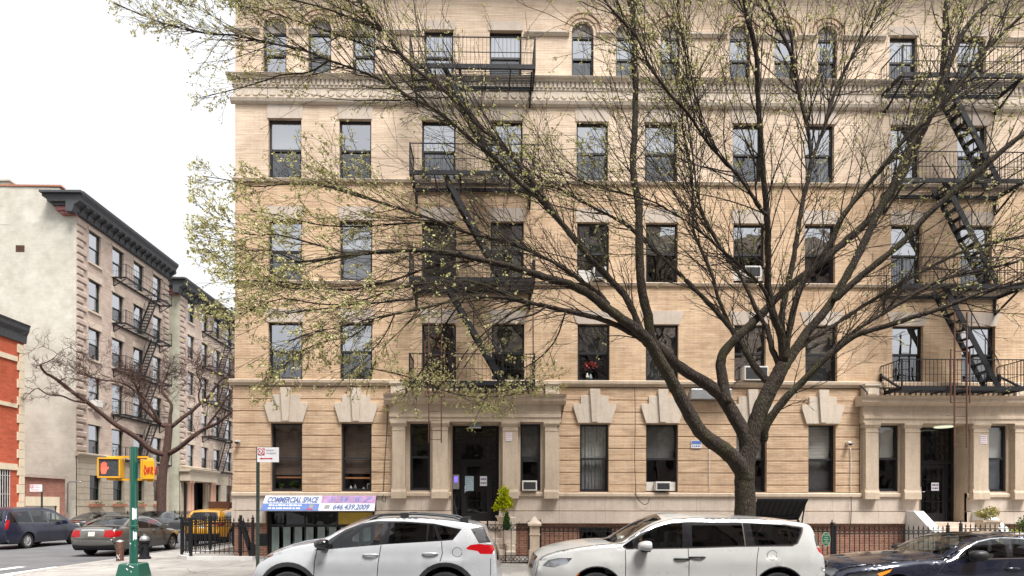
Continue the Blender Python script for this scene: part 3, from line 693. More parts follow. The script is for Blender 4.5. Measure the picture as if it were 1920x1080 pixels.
def railing(P, u0, u1, d, z, h=1.0, step=.13):
    m = MB(P); e = -d-.005
    def run(p, q, n):
        for k in range(n+1):
            a = [p[j]+(q[j]-p[j])*k/n for j in range(2)]
            m.box(a[0]-.0055, a[0]+.0055, a[1]-.0055, a[1]+.0055, z+.1, z+h)
        for zz, w_ in ((z+h, .02), (z+h*.52, .012)):
            x0, x1 = sorted((p[0], q[0])); y0, y1 = sorted((p[1], q[1])); m.box(x0-w_, x1+w_, y0-w_*.8, y1+w_*.8, zz-w_*.6, zz+w_*.6)
    run((u0+.02, e), (u1-.02, e), int((u1-u0)/step)); run((u0+.02, e), (u0+.02, -.03), int(d/step)); run((u1-.02, e), (u1-.02, -.03), int(d/step))
    for u in (u0+.02, u1-.02): m.box(u-.022, u+.022, e-.022, e+.022, z+.1, z+h+.02)
    return m
def brackets(P, u0, u1, d, z, us):
    m = MB(P)
    for u in us:
        m.box(u-.03, u+.03, -.06, -.005, z-.55, z); m.bar((u, -.05, z-.52), (u, -d+.1, z-.02), .05)
        m.tube([(u, -.06-.12*math.sin(a), z-.3+.12*math.cos(a)) for a in [k*.6 for k in range(10)]], .012, 4)
    return m
def stair(P, ua, za, ub, zb, e0, e1):
    """from the top (ua, za) down to (ub, zb): stringers and treads; handrail separate"""
    m = MB(P); L = math.hypot(ub-ua, zb-za)
    for e in (e0, e1): m.bar((ua, e, za), (ub, e, zb), .03, .17)
    n = int(abs(za-zb)/.27)
    for i in range(1, n):
        t = i/n; u = ua+(ub-ua)*t; z = za+(zb-za)*t; m.box(u-.10, u+.10, e0+.02, e1-.02, z-.012, z+.012)
    h = MB(P)
    for e in (e0, e1):
        h.tube([(ua-.05, e, za+.85), (ub, e, zb+.85), (ub+.02*(1 if ub > ua else -1), e, zb+.1)], .016, 6)
        for t in (.25, .5, .75): u = ua+(ub-ua)*t; z = za+(zb-za)*t; h.box(u-.01, u+.01, e-.01, e+.01, z, z+.85)
    return m, h
def fire_escape(P, uc, hw, d, zs, label, group, flip=1, sl=13, ladder=None, loc=None, stair_u=(-.92, 1.0), step=.13, basket=False, cat='fire escape', fas=.14, rail=True, name='fire_escape'):
    root = empty(name, loc or P(uc, -d/2, zs[0]), label, cat, group)
    u0, u1 = uc-hw, uc+hw
    for i, z in enumerate(zs):
        hole = (uc+flip*stair_u[0]-.45, uc+flip*stair_u[0]+.35) if i else None
        pl = slat_platform(P, u0, u1, d, z, hole, sl, fas).build('platform', M['black'], root)
        railing(P, u0, u1, d, z, step=step).build('railing', M['black'], pl)
        if i or uc > 20:
            for ub in (u0+.12, u1-.12): brackets(P, u0, u1, d, z, (ub,)).build('bracket', M['black'], pl)
        if i:
            m, h = stair(P, uc+flip*stair_u[0], z+.1, uc+flip*stair_u[1], zs[i-1]+.1, -d+.10, -d+.62)
            so_ = m.build('stair', M['black'], root); h.build('handrail', M['black'], so_)
    if ladder:
        lu, l0, l1 = ladder; m = MB(P); e = -d-.10
        for s in (-.2, .2): m.box(lu+s-.018, lu+s+.018, e-.018, e+.018, l0, l1)
        for k in range(int((l1-l0)/.3)): m.box(lu-.2, lu+.2, e-.009, e+.009, l0+.1+k*.3-.009, l0+.1+k*.3+.009)
        for s in (-.32, .30): m.box(lu+s-.015, lu+s+.015, e-.01, e+.02, l0+(l1-l0)*.33, l0+(l1-l0)*.66+.3)
        m.box(lu-.33, lu+.31, e-.012, e+.022, l0+(l1-l0)*.33, l0+(l1-l0)*.33+.03)
        m.build('drop_ladder', M['rust'], root)
    return root
FS = 1186/20.26
zpl = [CH+(947-722)/FS, CH+(947-528)/FS, CH+(947-328)/FS, CH+(947-128)/FS]
fe1 = fire_escape(PF, (UX(774)+UX(1000))/2, 2.02, 1.12, zpl, 'black iron fire escape over the doorway left of the trunk, above the white SUV', 'fire escapes on the corner building', ladder=(UX(822), CH+(947-832)/58, CH+(947-575)/58))
zpl2 = [z-.10 for z in zpl]
fe2 = fire_escape(PF, 15.32, 2.03, 1.12, zpl2, 'black iron fire escape with open treads at the right end, above the dark blue sedan', 'fire escapes on the corner building', ladder=(UX(1768)-.85+.55, CH+(947-838)/58, CH+(947-585)/58), stair_u=(-.55, 1.25))
# splayed side plates at the ends of the right fire escape
for s in (-1, 1):
    b = MB(PF); u = 15.32+s*2.03; z = zpl2[0]
    b.box(u-.03, u+.03, -.10, -.02, z-.05, z+.75); b.bar((u, -.06, z+.68), (u, -1.1, z+.06), .09, .05)
    b.build('bracket', M['black'], fe2)
# ---------------------------------------------------------------- buildings across the side street (fronts face +X)
PX = lambda u, e, z: (XB-e, u, z)
def dpx(px, X=None): X = XB if X is None else X; d = ray(px, 900); return d.y*(X/d.x)   # depth where a sight line meets the street wall
def zpx(px, py, X=None): return atx(px, py, XB if X is None else X).z
M['brown_brick'] = brick('brown_brick', (.50,.405,.345), (.56,.46,.40), (.45,.385,.34), stain=.35, bw=.22, bh=.075)
M['brown_band'] = stone('brown_quoin', (.49,.395,.335), (.34,.26,.21), .4)
M['cream_wall'] = brick('cream_painted_brick', (.54,.53,.465), (.56,.55,.485), (.49,.475,.42), stain=.18, rows=.25, dirt=(.45,.40,.33), bw=.22, bh=.075)
M['greenish_wall'] = brick('greenish_painted_brick', (.49,.49,.40), (.51,.51,.42), (.43,.43,.35), stain=.3, rows=.3, dirt=(.3,.28,.2))
M['buff_stone'] = stone('buff_stone', (.50,.43,.34), (.3,.24,.18), .5)
M['tan_lintel'] = stone('tan_lintel', (.60,.50,.41), (.4,.3,.24), .4)
M['black_cornice'] = plain('dark_cornice_paint', (.055,.058,.064), .6, 0, .25, 6)
M['maroon_cornice'] = plain('maroon_cornice_paint', (.30,.12,.11), .6, 0, .3, 6)
M['red_brick'] = brick('red_brick', (.52,.105,.05), (.58,.135,.07), (.42,.13,.08), stain=.25, dirt=(.25,.06,.04))
M['garage_brick'] = brick('garage_brick', (.25,.075,.055), (.33,.115,.08), (.42,.33,.28), stain=.3)
M['cream_stone'] = stone('cream_quoin_stone', (.74,.64,.48), (.5,.38,.26), .35)
M['pink_granite'] = plain('pink_granite', (.36,.21,.15), .5, 0, .3, 30)
rows_t = [zpx(166, y) for y in (430, 521)]; rt0 = rows_t[0]; pitchb = 3.255
def brown_building(y0, y1, cols, label, depth, side_mat, door_col=None, ztop=20.9, nf=5):
    root = empty('brown_apartment_building', (XB, y0, 0), label, 'building', 'brown apartment blocks across the side street')
    zt = ztop; zbelt = 5.05; ops = []; gops = []
    for a, b in cols:
        for k in range(nf): ops.append((a, b, rt0-2.08-k*pitchb, rt0-k*pitchb))
        if not (door_col and door_col[0] < (a+b)/2 < door_col[1]): gops.append((a, b, 1.95, 3.98))
    m = MB(PX); wall_grid(m, y0, y1, zbelt, zt, ops, 0, .16); m.build('wall', M['brown_brick'], root)
    m = MB(PX); wall_grid(m, y0, y1, .1, zbelt, gops+([(door_col[0]+.5, door_col[1]-.5, .5, 3.9)] if door_col else []), -.06, .22)
    for k in range(8):
        zz = 1.75+k*.41
        for a, b in [(y0, y1)]:
            u = a
            for ca, cb in sorted([(o[0]-.0, o[1]+.0) for o in gops if o[2] < zz+.2 < o[3]]+([(door_col[0], door_col[1])] if door_col else []))+[(b, b)]:
                if ca-u > .05: m.box(u, ca, -.085, -.05, zz+.03, zz+.41)
                u = cb
    m.build('ground_floor_wall', M['buff_stone'], root)
    m = MB(PX); m.quad((y0,0,0), (y0,depth,0), (y0,depth,zt), (y0,0,zt)); m.quad((y1,depth,0), (y1,0,0), (y1,0,zt), (y1,depth,zt)); m.quad((y1,depth,0),(y0,depth,0),(y0,depth,zt),(y1,depth,zt))
    m.build('side_wall', M[side_mat], root)
    m = MB(PX); m.quad((y0,0,zt), (y1,0,zt), (y1,depth,zt), (y0,depth,zt)); m.build('roof', M['asphalt'], root)
    m = MB(PX); m.extrude_u([(.01,zbelt-.02), (-.1,zbelt-.02), (-.28,zbelt+.12), (-.28,zbelt+.2), (-.05,zbelt+.26), (.01,zbelt+.26)], y0-.1, y1+.05); m.build('stone_course', M['buff_stone'], root)
    m = MB(PX)                                # bracketed cornice, returned round the corner
    prof = [(.3,zt-.25), (-.10,zt-.25), (-.18,zt-.05), (-.22,zt+.2), (-.62,zt+.42), (-.66,zt+.62), (-.82,zt+.85), (-.85,zt+1.02), (.3,zt+1.1)]
    m.extrude_u(prof, y0-.62, y1+.1); co = m.build('cornice', M['black_cornice'], root)
    m = MB(PX)
    for i in range(int((y1-y0)/.72)+1):
        u = y0+.1+i*.72; m.extrude_u([(-.12,zt-.2), (-.2,zt-.15), (-.28,zt+.1), (-.60,zt+.3), (-.60,zt+.44), (-.12,zt+.44)], u, u+.26)
    for i in range(int((y1-y0)/.2)): m.box(y0+i*.2, y0+i*.2+.11, -.2, -.09, zt-.24, zt-.1)
    m.build('cornice_bracket', M['black_cornice'], co)
    m = MB(PX); m.box(y0-.30, y0-.001, -.15, 1.15, zt-.05, zt+.22); m.box(y0-.22, y0-.002, -.1, .85, zt-.30, zt-.051)
    for k in range(7): m.box(y0-.27, y0-.221, -.08+k*.14, -.01+k*.14, zt-.25, zt-.1)
    m.build('cornice_return', M['maroon_cornice'], root)
    m = MB(PX); m.box(y0-.83, y0-.62, -.80, 1.85, zt+.86, zt+1.0); m.box(y0-.621, y0-.001, .3, 1.8, zt+.70, zt+1.0); m.box(y0-.6, y0-.002, .301, 1.5, zt+.40, zt+.699); m.box(y0-.42, y0-.003, -.1, 1.3, zt+.222, zt+.399); m.build('cornice_return', M['black_cornice'], root)
    q = MB(PX); q2 = MB(PX)                   # banded brick quoins
    for i in range(int((zt-zbelt-.5)/.46)):
        z = zbelt+.35+i*.46; w_ = .95 if i % 2 == 0 else .62
        q.extrude_u([(.01,z), (-.06,z), (-.09,z+.06), (-.09,z+.30), (-.04,z+.36), (.01,z+.36)], y0-.001, y0+w_); q2.extrude_u([(.01,z), (-.06,z), (-.09,z+.06), (-.09,z+.30), (-.04,z+.36), (.01,z+.36)], y1-w_, y1+.001)
    q.build('quoin', M['brown_band'], root); q2.build('quoin', M['brown_band'], root)
    for a, b, c_, d_ in ops:
        l = MB(PX)
        l.box(a-.12, b+.12, -.05, .01, d_+.004, d_+.40) if d_ < rt0-.5 else l.box(a-.12, b+.12, -.05, .01, d_+.004, d_+.18)
        l.build('lintel', M['tan_lintel'], root); l = MB(PX); l.box(a-.1, b+.1, -.08, .01, c_-.14, c_-.004); l.build('sill', M['tan_lintel'], root)
    rnd = random.Random(int(y0))
    for i, o in enumerate(ops): window(PX, root, *o, rnd.choice(['', 'shade:.4', '', 'shade:.5', 'gshade:.5', 'tshade:.5']), frame='green_frame', screen=.45)
    for o in gops: window(PX, root, *o, '', frame='green_frame', pane='pane_low')
    if door_col:
        a, b = door_col; p = MB(PX)
        p.box(a-.2, b+.2, -.9, -.062, 3.95, 4.75); p.extrude_u([(-.062,4.75), (-.95,4.75), (-1.15,4.95), (-1.15,5.02), (-.062,5.02)], a-.35, b+.35); pr = p.build('portico', M['buff_stone'], root)
        for u in (a+.12, a+.62, b-.62, b-.12):
            cmb = MB(); x, y, _ = PX(u, -.7, 0); cmb.lathe([(.24,.55), (.24,.75), (.2,.8), (.185,2.2), (.17,3.65), (.25,3.75), (.25,3.94)], (x, y, 0), 14); cmb.build('column', M['pink_granite'], pr, smooth='auto')
        p = MB(PX); p.box(a+.5, b-.5, .6, .65, .5, 3.9); p.build('entrance_door', M['black'], root)
        p = MB(PX); 
        for k in range(3): p.box(a-.1, b+.1, -1.3-.3*k, -.062, .0+.001*k, .5-.16*k)
        p.build('stoop', M['buff_stone'], root)
    return root
cols1 = [(dpx(a), dpx(b)) for a, b in ((166,188),(210,231),(250,268.5),(286.5,302))]
cols2 = [(dpx(a), dpx(b)) for a, b in ((351.6,363.5),(378,389),(401,412),(423,434))]
y1a, y1b, y2a = dpx(142.5), dpx(314.5), dpx(336.5)
bb1 = brown_building(y1a, y1b, cols1, 'brown brick apartment block with cream side wall, maroon cornice return and vent, nearer of two', 16, 'cream_wall')
bb2 = brown_building(y2a, y2a+14.5, cols2, 'brown brick apartment block with greenish side wall and columned porch, farther of two', 16, 'greenish_wall', door_col=(dpx(338), dpx(388)), ztop=20.3)
# parapet, chimney and vent of the cream wall
zr = at(60, 350, y1a).z
m = MB(); xa, xb_ = at(-200, 350, y1a).x, at(112, 350, y1a).x
m.add([(xa,y1a-.002,20), (xb_,y1a-.002,20), (xb_,y1a-.002,at(112,352,y1a).z), (xa,y1a-.002,at(20,346,y1a).z), (xa,y1a+.35,20), (xb_,y1a+.35,20), (xb_,y1a+.35,at(112,352,y1a).z), (xa,y1a+.35,at(20,346,y1a).z)], [(0,1,2,3),(7,6,5,4),(3,2,6,7),(1,5,6,2)])
m.build('parapet', M['cream_wall'], bb1)
m = MB(); m.box(xa, xb_+.1, y1a-.06, y1a+.42, at(60,350.5,y1a).z+.02, at(60,348.5,y1a).z+.06); m.build('coping', M['terracotta'], bb1)
m = MB(); c0, c1 = at(-40,340,y1a).x, at(17,340,y1a).x; m.box(c0, c1, y1a-.01, y1a+1.2, 20, at(0,340,y1a).z); m.box(c0-.1, c1+.1, y1a-.1, y1a+1.3, at(0,340,y1a).z, at(0,337,y1a).z); m.build('chimney', M['cream_wall'], bb1)
m = MB(); v0, v1 = at(30,472,y1a), at(46,460,y1a)
for k in range(3): m.box(v0.x, v1.x, y1a-.03, y1a-.004, v0.z+.03+(v1.z-v0.z)*k/3, v0.z-.02+(v1.z-v0.z)*(k+1)/3)
m.box(v0.x, v1.x, y1a-.012, y1a-.003, v0.z, v1.z); m.build('vent', M['rust'], bb1)
m = MB(); a = at(106,351,y1a); rl = [(a.x,y1a+.2,a.z), (a.x+1.6,y1a+3,a.z-.1), (a.x+1.6,y1a+3,a.z-1.2)]
m.bar((a.x,y1a+.3,a.z+.3), (a.x+.9,y1a+.3,a.z-.95), .05); m.bar((a.x,y1a+1,a.z+.3), (a.x+1.2,y1a+1,a.z-1.0), .05); m.bar((a.x,y1a+.3,a.z-.4), (a.x,y1a+.3,a.z+.3), .05); m.bar((a.x+.3,y1a+.35,a.z-.1), (a.x+.6,y1a+.35,a.z-.9), .04); m.build('roof_rail', M['rust'], bb1)
# their fire escapes
zf = [rt0-2.3-k*pitchb for k in (4, 3, 2, 1, 0)]
for cols, lab in ((cols1, 'black balconied fire escape on the nearer brown block, beside the cream wall'), (cols2, 'black balconied fire escape on the farther brown block, above its porch')):
    uc = (cols[1][0]+cols[3][1])/2-.1; hw = (cols[3][1]-cols[1][0])/2-.1
    fire_escape(PX, uc, hw, .95, zf, lab, 'fire escapes on the brown blocks', stair_u=(1.35, -.6), sl=7, step=.22, fas=.12, ladder=(uc+.6, 2.3, 5.2))
# ---- red corner building
yr = dpx(44); zr1 = zpx(33, 637); zr2 = zpx(47, 613, XB+.6)
red = empty('red_brick_building', (XB, yr, 0), 'red brick building with cream quoins and bands under a black cornice', 'building')
ro = [(yr-2.35, yr-.98, .9, zpx(20, 875)), (yr-5.4, yr-4.0, .9, zpx(20, 875)), (yr-2.35, yr-.98, 4.9, 6.9), (yr-5.4, yr-4.0, 4.9, 6.9), (yr-5.4, yr-4.0, 8.4, 10.4)][:2]
m = MB(PX); wall_grid(m, yr-9.5, yr, 0, zr1, ro, 0, .2); m.quad((yr,0,0), (yr,14,0), (yr,14,zr1), (yr,0,zr1)); m.quad((yr-9.5,14,0), (yr-9.5,0,0), (yr-9.5,0,zr1), (yr-9.5,14,zr1)); m.quad((yr,14,0),(yr-9.5,14,0),(yr-9.5,14,zr1),(yr,14,zr1)); m.build('wall', M['red_brick'], red)
m = MB(PX); m.quad((yr-9.5,0,zr1), (yr,0,zr1), (yr,14,zr1), (yr-9.5,14,zr1)); m.build('roof', M['asphalt'], red)
m = MB(PX); m.extrude_u([(.1,zr1-.1), (-.08,zr1-.1), (-.12,zr1+.35), (-.24,zr1+.6), (-.27,zr1+.8), (-.33,zr1+.95), (.1,zr1+1.0)], yr-9.6, yr+.12); cc = m.build('cornice', M['black_cornice'], red)
q = MB(PX)
for i in range(int(zr1/.5)): q.box(yr-(.52 if i % 2 else .36), yr+.03, -.05, .4, i*.5+.02, i*.5+.5)
q.build('quoin', M['cream_stone'], red)
for y_, h in ((670, .28), (759, .22), (875, .35)):
    z = zpx(20, y_); m = MB(PX); m.box(yr-9.5, yr-.53, -.06, .01, z-h/2, z+h/2); m.build('stone_band', M['cream_stone'], red)
for o in ro:
    wo = window(PX, red, *o, '', pane='pane_low'); g = MB(PX)
    for k in range(8): u = o[0]+(o[1]-o[0])*(k+.5)/8; g.box(u-.012, u+.012, -.03, -.006, o[2], o[3])
    for k in range(3): z = o[2]+(o[3]-o[2])*(k+.5)/3; g.box(o[0], o[1], -.028, -.008, z-.012, z+.012)
    g.build('window_grille', M['white'], wo)
# ---- low garage between them
yg0, yg1 = yr+.05, dpx(122); zg = zpx(42, 893.6)
gar = empty('brick_garage', (XB, yg0, 0), 'low dark red brick garage with white doors, between the red building and the cream wall', 'garage')
m = MB(PX); zd = zpx(60, 931); wall_grid(m, yg0, yg1, 0, zg, [(yg0+.1, yg1-.55, 0, zd)], 0, .3); m.quad((yg1,0,0),(yg1,6,0),(yg1,6,zg),(yg1,0,zg)); m.quad((yg0,0,zg-.05),(yg1,0,zg-.05),(yg1,6,zg-.05),(yg0,6,zg-.05)); m.build('wall', M['garage_brick'], gar)
m = MB(PX); m.box(yg0-.02, yg1+.08, -.1, .3, zg, zg+.16); m.build('coping', M['brown_band'], gar)
m = MB(PX); m.box(yg0+.1, yg1-.55, -.03, .05, zd-.55, zd-.001); m.box(yg1-.75, yg1-.55, -.028, .05, 0, zd-.551); m.build('door_surround', M['cream_stone'], gar)
for a, b in ((yg0+.12, (yg0+yg1)/2-.35), ((yg0+yg1)/2-.3, yg1-.78)):
    m = MB(PX); m.box(a, b, .1, .15, 0, zd-.55)
    for k in range(4): m.box(a+.05, b-.05, .07, .1, .15+k*.6, .6+k*.6) if .6+k*.6 < zd-.6 else None
    m.build('garage_door', M['white'], gar)
# stair rail on the cream wall
m = MB(); a = at(127, 951, y1a-.6); t = at(134, 903, y1a-.6)
m.tube([(a.x,y1a-.6,a.z-.4), (a.x,y1a-.6,t.z-.1), (a.x+.15,y1a-.6,t.z), (a.x+.75,y1a-.6,t.z), (a.x+.85,y1a-.6,t.z-.05)], .045, 8); tag(m.build('vent_pipe', M['steel'], None, smooth=True), 'bent grey vent pipe against the cream wall behind the garage', 'pipe')
# ---- the building behind the camera, seen only as reflections in glass
M['opp_brick'] = brick('opposite_brick', (.21,.18,.165), (.26,.225,.2), (.3,.27,.25), stain=.3)
def opposite(x0, x1, h, label, mat, yy=-11):
    P = lambda u, e, z: (u, yy-e, z)
    root = empty('opposite_building', (x0, yy, 0), label, 'building')
    ops = []
    for k in range(int(h/3.4)):
        u = x0+1.0
        while u < x1-1.6: ops.append((u, u+1.1, 1.3+k*3.4, 3.2+k*3.4)); u += 2.6
    m = MB(P); wall_grid(m, x0, x1, 0, h, ops, 0, -.15); m.quad((x0,0,0),(x0,12,0),(x0,12,h),(x0,0,h)); m.quad((x1,0,0),(x1,12,0),(x1,12,h),(x1,0,h)); m.quad((x0,0,h),(x1,0,h),(x1,12,h),(x0,12,h)); m.build('wall', M[mat], root)
    m = MB(P); m.box(x0-.2, x1+.2, -.6, .1, h-.6, h+.4); m.build('cornice', M['stone'], root)
    m = MB(P); m.quad((x0,.2,0),(x1,.2,0),(x1,.2,h),(x0,.2,h)); m.build('window', M['room'], root)
opposite(XL+.4, 14, 27.5, 'dark brick apartment house on the camera side of the avenue', 'opp_brick')
opposite(14.2, 34, 24.5, 'tan brick apartment house on the camera side of the avenue', 'brown_brick')
opposite(-70, 70, 14, 'long low brick row added far behind the camera to darken the lower panes', 'opp_brick', -52)  # unseen row added so ground-floor panes reflect dark brick instead of sky
opposite(XB-22, XB-.5, 19, 'brown corner house on the camera side of the avenue, beyond the side street', 'brown_brick')
# ---------------------------------------------------------------- cars
M['tyre'] = plain('tyre_rubber', (.018,.018,.019), .8, 0, .2, 10)
M['rim'] = plain('alloy_rim', (.45,.45,.46), .35, .8, .1, 8)
M['hubcap'] = plain('silver_hubcap', (.55,.55,.56), .4, .5, .1, 8)
M['trim'] = plain('black_plastic_trim', (.016,.016,.018), .5, 0, .15, 8)
M['gloss_black'] = paint('gloss_black_trim', (.008,.008,.01), 0, .15)
M['seam'] = plain('panel_gap', (.01,.01,.01), .9, 0, 0)
M['liner'] = plain('wheel_well', (.008,.008,.008), .95, 0, 0)
M['seat'] = plain('car_seat', (.05,.048,.045), .8, 0, .2, 6)
M['seat_beige'] = plain('beige_car_interior', (.30,.25,.19), .8, 0, .2, 6)
M['car_glass'] = glass('car_window_glass', (.62,.68,.66), .05, .0)
M['dark_glass'] = glass('tinted_car_glass', (.16,.17,.175), .05, .0)
M['lens_clear'] = glass('headlight_lens', (.8,.82,.84), .16, 0)
def lens(name, c, e):
    t = NT(name); v = t.noise(40, 2, .5); t.color(t.mixc(v, c, tuple(min(1, x*1.6) for x in c))); t.b.inputs['Roughness'].default_value = .12; t.b.inputs['Coat Weight'].default_value = .25; t.b.inputs['Specular IOR Level'].default_value = .3
    t.b.inputs['Emission Color'].default_value = (*c, 1); t.b.inputs['Emission Strength'].default_value = e; return t.m
M['tail_red'] = lens('tail_light_red', (.26,.004,.006), .0); M['amber'] = lens('amber_lens', (.75,.2,.02), .0); M['tail_clear'] = lens('tail_light_clear', (.6,.45,.44), .0)
M['plate'] = plain('licence_plate', (.62,.58,.5), .5, 0, .15, 20); M['plate_ink'] = plain('licence_plate_ink', (.03,.05,.15), .6, 0, 0)
M['silver_metal'] = plain('brushed_trim', (.6,.6,.61), .25, .9, 0)
def inpoly(x, y, P):
    r = False; n = len(P)
    for i in range(n):
        x1, y1 = P[i]; x2, y2 = P[i-1]
        if (y1 > y) != (y2 > y) and x < (x2-x1)*(y-y1)/(y2-y1)+x1: r = not r
    return r
def resample(P, d):
    out = []
    for i in range(len(P)):
        a, b = P[i], P[(i+1) % len(P)]; n = max(1, int(math.hypot(b[0]-a[0], b[1]-a[1])/d))
        out += [(a[0]+(b[0]-a[0])*k/n, a[1]+(b[1]-a[1])*k/n) for k in range(n)]
    return out
def thin(pts, w):                            # thin strip polygon along a polyline
    L, Rr = [], []
    for i, p in enumerate(pts):
        a, b = pts[max(i-1, 0)], pts[min(i+1, len(pts)-1)]; d = math.hypot(b[0]-a[0], b[1]-a[1]) or 1
        nx, ny = -(b[1]-a[1])/d*w/2, (b[0]-a[0])/d*w/2; L.append((p[0]+nx, p[1]+ny)); Rr.append((p[0]-nx, p[1]-ny))
    return L+Rr[::-1]
def cdt_regions(outline, regions, step, extra=()):
    """triangulate the outline with the region borders as edges; returns (verts, {tag: faces})"""
    vs, es = [], []
    def loop(P):
        b = len(vs); vs.extend(Vector(p) for p in P); n = len(P); es.extend((b+i, b+(i+1) % n) for i in range(n))
    loop(outline)
    regs = [(t, P) for t, P in regions]
    for t, P in regs: loop(resample(P, .10))
    vs.extend(Vector(p) for p in extra if inpoly(p[0], p[1], outline))
    xs = [p[0] for p in outline]; ys = [p[1] for p in outline]
    x = min(xs)+step*.5
    while x < max(xs):
        y = min(ys)+step*.5
        while y < max(ys):
            if inpoly(x, y, outline): vs.append(Vector((x+random.uniform(-.1,.1)*step, y+random.uniform(-.1,.1)*step)))
            y += step
        x += step
    V, E, F, *_ = delaunay_2d_cdt(vs, es, [], 0, 1e-5)
    out = {}
    for f in F:
        cx = sum(V[i].x for i in f)/3; cy = sum(V[i].y for i in f)/3
        if not inpoly(cx, cy, outline): continue
        t = 'paint'
        for tg, P in regs:
            if inpoly(cx, cy, P): t = tg
        if t != 'cut': out.setdefault(t, []).append(tuple(f))
    return [(v.x, v.y) for v in V], out
def interp(tab, x):
    if x <= tab[0][0]: return tab[0][1]
    for (a, p), (b, q) in zip(tab, tab[1:]):
        if x <= b: return p+(q-p)*(x-a)/(b-a)
    return tab[-1][1]
def sstep(t): t = max(0, min(1, t)); return t*t*(3-2*t)
def build_car(name, label, loc, rz, S, group=None):
    """S: top control points front->rear, W half width, belt, wheels, regions on the side and on the strip that wraps over the car"""
    root = empty(name, loc, label, S.get('cat', 'car'), group, rz)
    L, W = S['L'], S['W']; top = S['top']
    N = 5; prof = smooth_curve(top, N)
    acc = [0]
    for a, b in zip(prof, prof[1:]): acc.append(acc[-1]+math.hypot(b[0]-a[0], b[1]-a[1]))
    def A(k): k = max(0, min(len(top)-1.0001, k)); i = k*N; j = int(i); return acc[j]+(acc[j+1]-acc[j])*(i-j)
    upper = sorted(prof, key=lambda p: p[0]); 
    def T(s):
        best = 0
        for a, b in zip(prof, prof[1:]):
            lo, hi = min(a[0], b[0]), max(a[0], b[0])
            if lo-1e-6 <= s <= hi+1e-6:
                z = max(a[1], b[1]) if hi-lo < 1e-6 else a[1]+(b[1]-a[1])*(s-a[0])/(b[0]-a[0]); best = max(best, z)
        return best or prof[0][1]
    belt = S['belt']; zlow = S.get('zlow', .24); fl, rl = S.get('front_len', .9), S.get('rear_len', .7); ft, rt = S.get('front_taper', .26), S.get('rear_taper', .16)
    tum = S.get('tumble', .34)
    def ys(s, z):
        w = W-ft*max(0, 1-s/fl)**2.3-rt*max(0, 1-(L-s)/rl)**2.3
        zb = interp(belt, s); zm = S.get('zwide', .68)
        if z < zm: w -= .075*((zm-z)/.45)**2
        else: w -= .035*min(1, (z-zm)/max(.05, zb-zm))**2.2
        if z > zb: w -= tum*(z-zb)+.16*(z-zb)**2
        for cs, cz, dep, hh in S.get('creases', ()):          # soft body-side creases
            zc = cz+(s-cs[0])*cs[2]
            if cs[0] < s < cs[1]:
                d = (z-zc)/hh
                if -1 < d < 1: w += dep*(d if d < 0 else 0)*(1-abs(d))*-2*sstep((s-cs[0])/.4)*sstep((cs[1]-s)/.4)
        for wx in S['wheels']:                                   # flared arches
            d = math.hypot(s-wx, z-S['R'])
            if d < S['arch']+.25: w += .018*sstep((S['arch']+.25-d)/.22)
        r = S.get('round', .11)
        if z > zb+.10: r = .045
        dz = T(s)-z
        if dz < r: q = (r-max(dz, 0))/r; w -= r*.75*(1-math.sqrt(max(0, 1-q*q)))
        return max(w, .25)
    # side outline: over the top, then back along the sills and round the wheel arches
    out = [p for p in prof]; zr = prof[-1][1]
    bot = [(prof[-1][0], prof[-1][1])]
    def archpts(wx):
        a0 = math.asin(max(-1, min(1, (zlow-S['R'])/S['arch']))); return [(wx+S['arch']*math.cos(a0+(math.pi-2*a0)*k/16), S['R']+S['arch']*math.sin(a0+(math.pi-2*a0)*k/16)) for k in range(17)]
    wf, wr = S['wheels']
    lower = [(prof[-1][0]-.12, zlow+.02)]+archpts(wr)+archpts(wf)+[(prof[0][0]+.10, zlow+.02)]
    out = prof+resample(lower+[prof[0]], .14)[:-1] if False else prof+[q for a, b in zip([prof[-1]]+lower, lower) for q in [b]]
    dense = []
    for i in range(len(out)):
        a, b = out[i], out[(i+1) % len(out)]; n = max(1, int(math.hypot(b[0]-a[0], b[1]-a[1])/.16)) if i >= len(prof) else 1
        dense += [(a[0]+(b[0]-a[0])*k/n, a[1]+(b[1]-a[1])*k/n) for k in range(n)]
    V, F = cdt_regions(dense, S['side'], S.get('step', .11), [(p[0], p[1]-d) for p in prof for d in (.012,.03,.055,.085,.12)])
    # the strip that wraps over bonnet, windscreen, roof and tail
    crown = S['crown']
    tot = acc[-1]; Wc = W
    strip_out = [(a, -Wc) for a in acc]+[(tot, Wc*t) for t in (-.6,-.2,.2,.6)]+[(a, Wc) for a in acc[::-1]]+[(0, Wc*t) for t in (.6,.2,-.2,-.6)]
    sreg = []
    for tg, P in S['strip']: sreg.append((tg, [(A(k), t*Wc) for k, t in P]))
    V2, F2 = cdt_regions(strip_out, sreg, .13)
    def p_strip(a, y, off=0):
        j = 0
        while j < len(acc)-2 and acc[j+1] < a: j += 1
        f = (a-acc[j])/max(1e-9, acc[j+1]-acc[j]); f = max(0, min(1, f)); p, q = prof[j], prof[j+1]
        s, z = p[0]+(q[0]-p[0])*f, p[1]+(q[1]-p[1])*f
        # smoothed normal
        p0, q0 = prof[max(0, j-2)], prof[min(len(prof)-1, j+3)]; dx, dz = q0[0]-p0[0], q0[1]-p0[1]; l = math.hypot(dx, dz) or 1; nx, nz = -dz/l, dx/l
        k = interp([(A(i), i) for i in range(len(top))], a); cv = interp(crown, k); t = y/Wc
        e = ys(s, z); bulge = cv*(1-t*t)
        return (s+nx*(bulge+off), -e*t if False else e*t, z+nz*(bulge+off))
    def emit(regs, mapper, sides):
        res = {}
        for tg, fs in regs.items():
            for sd in sides: res.setdefault(tg, []).append((fs, sd))
        return res
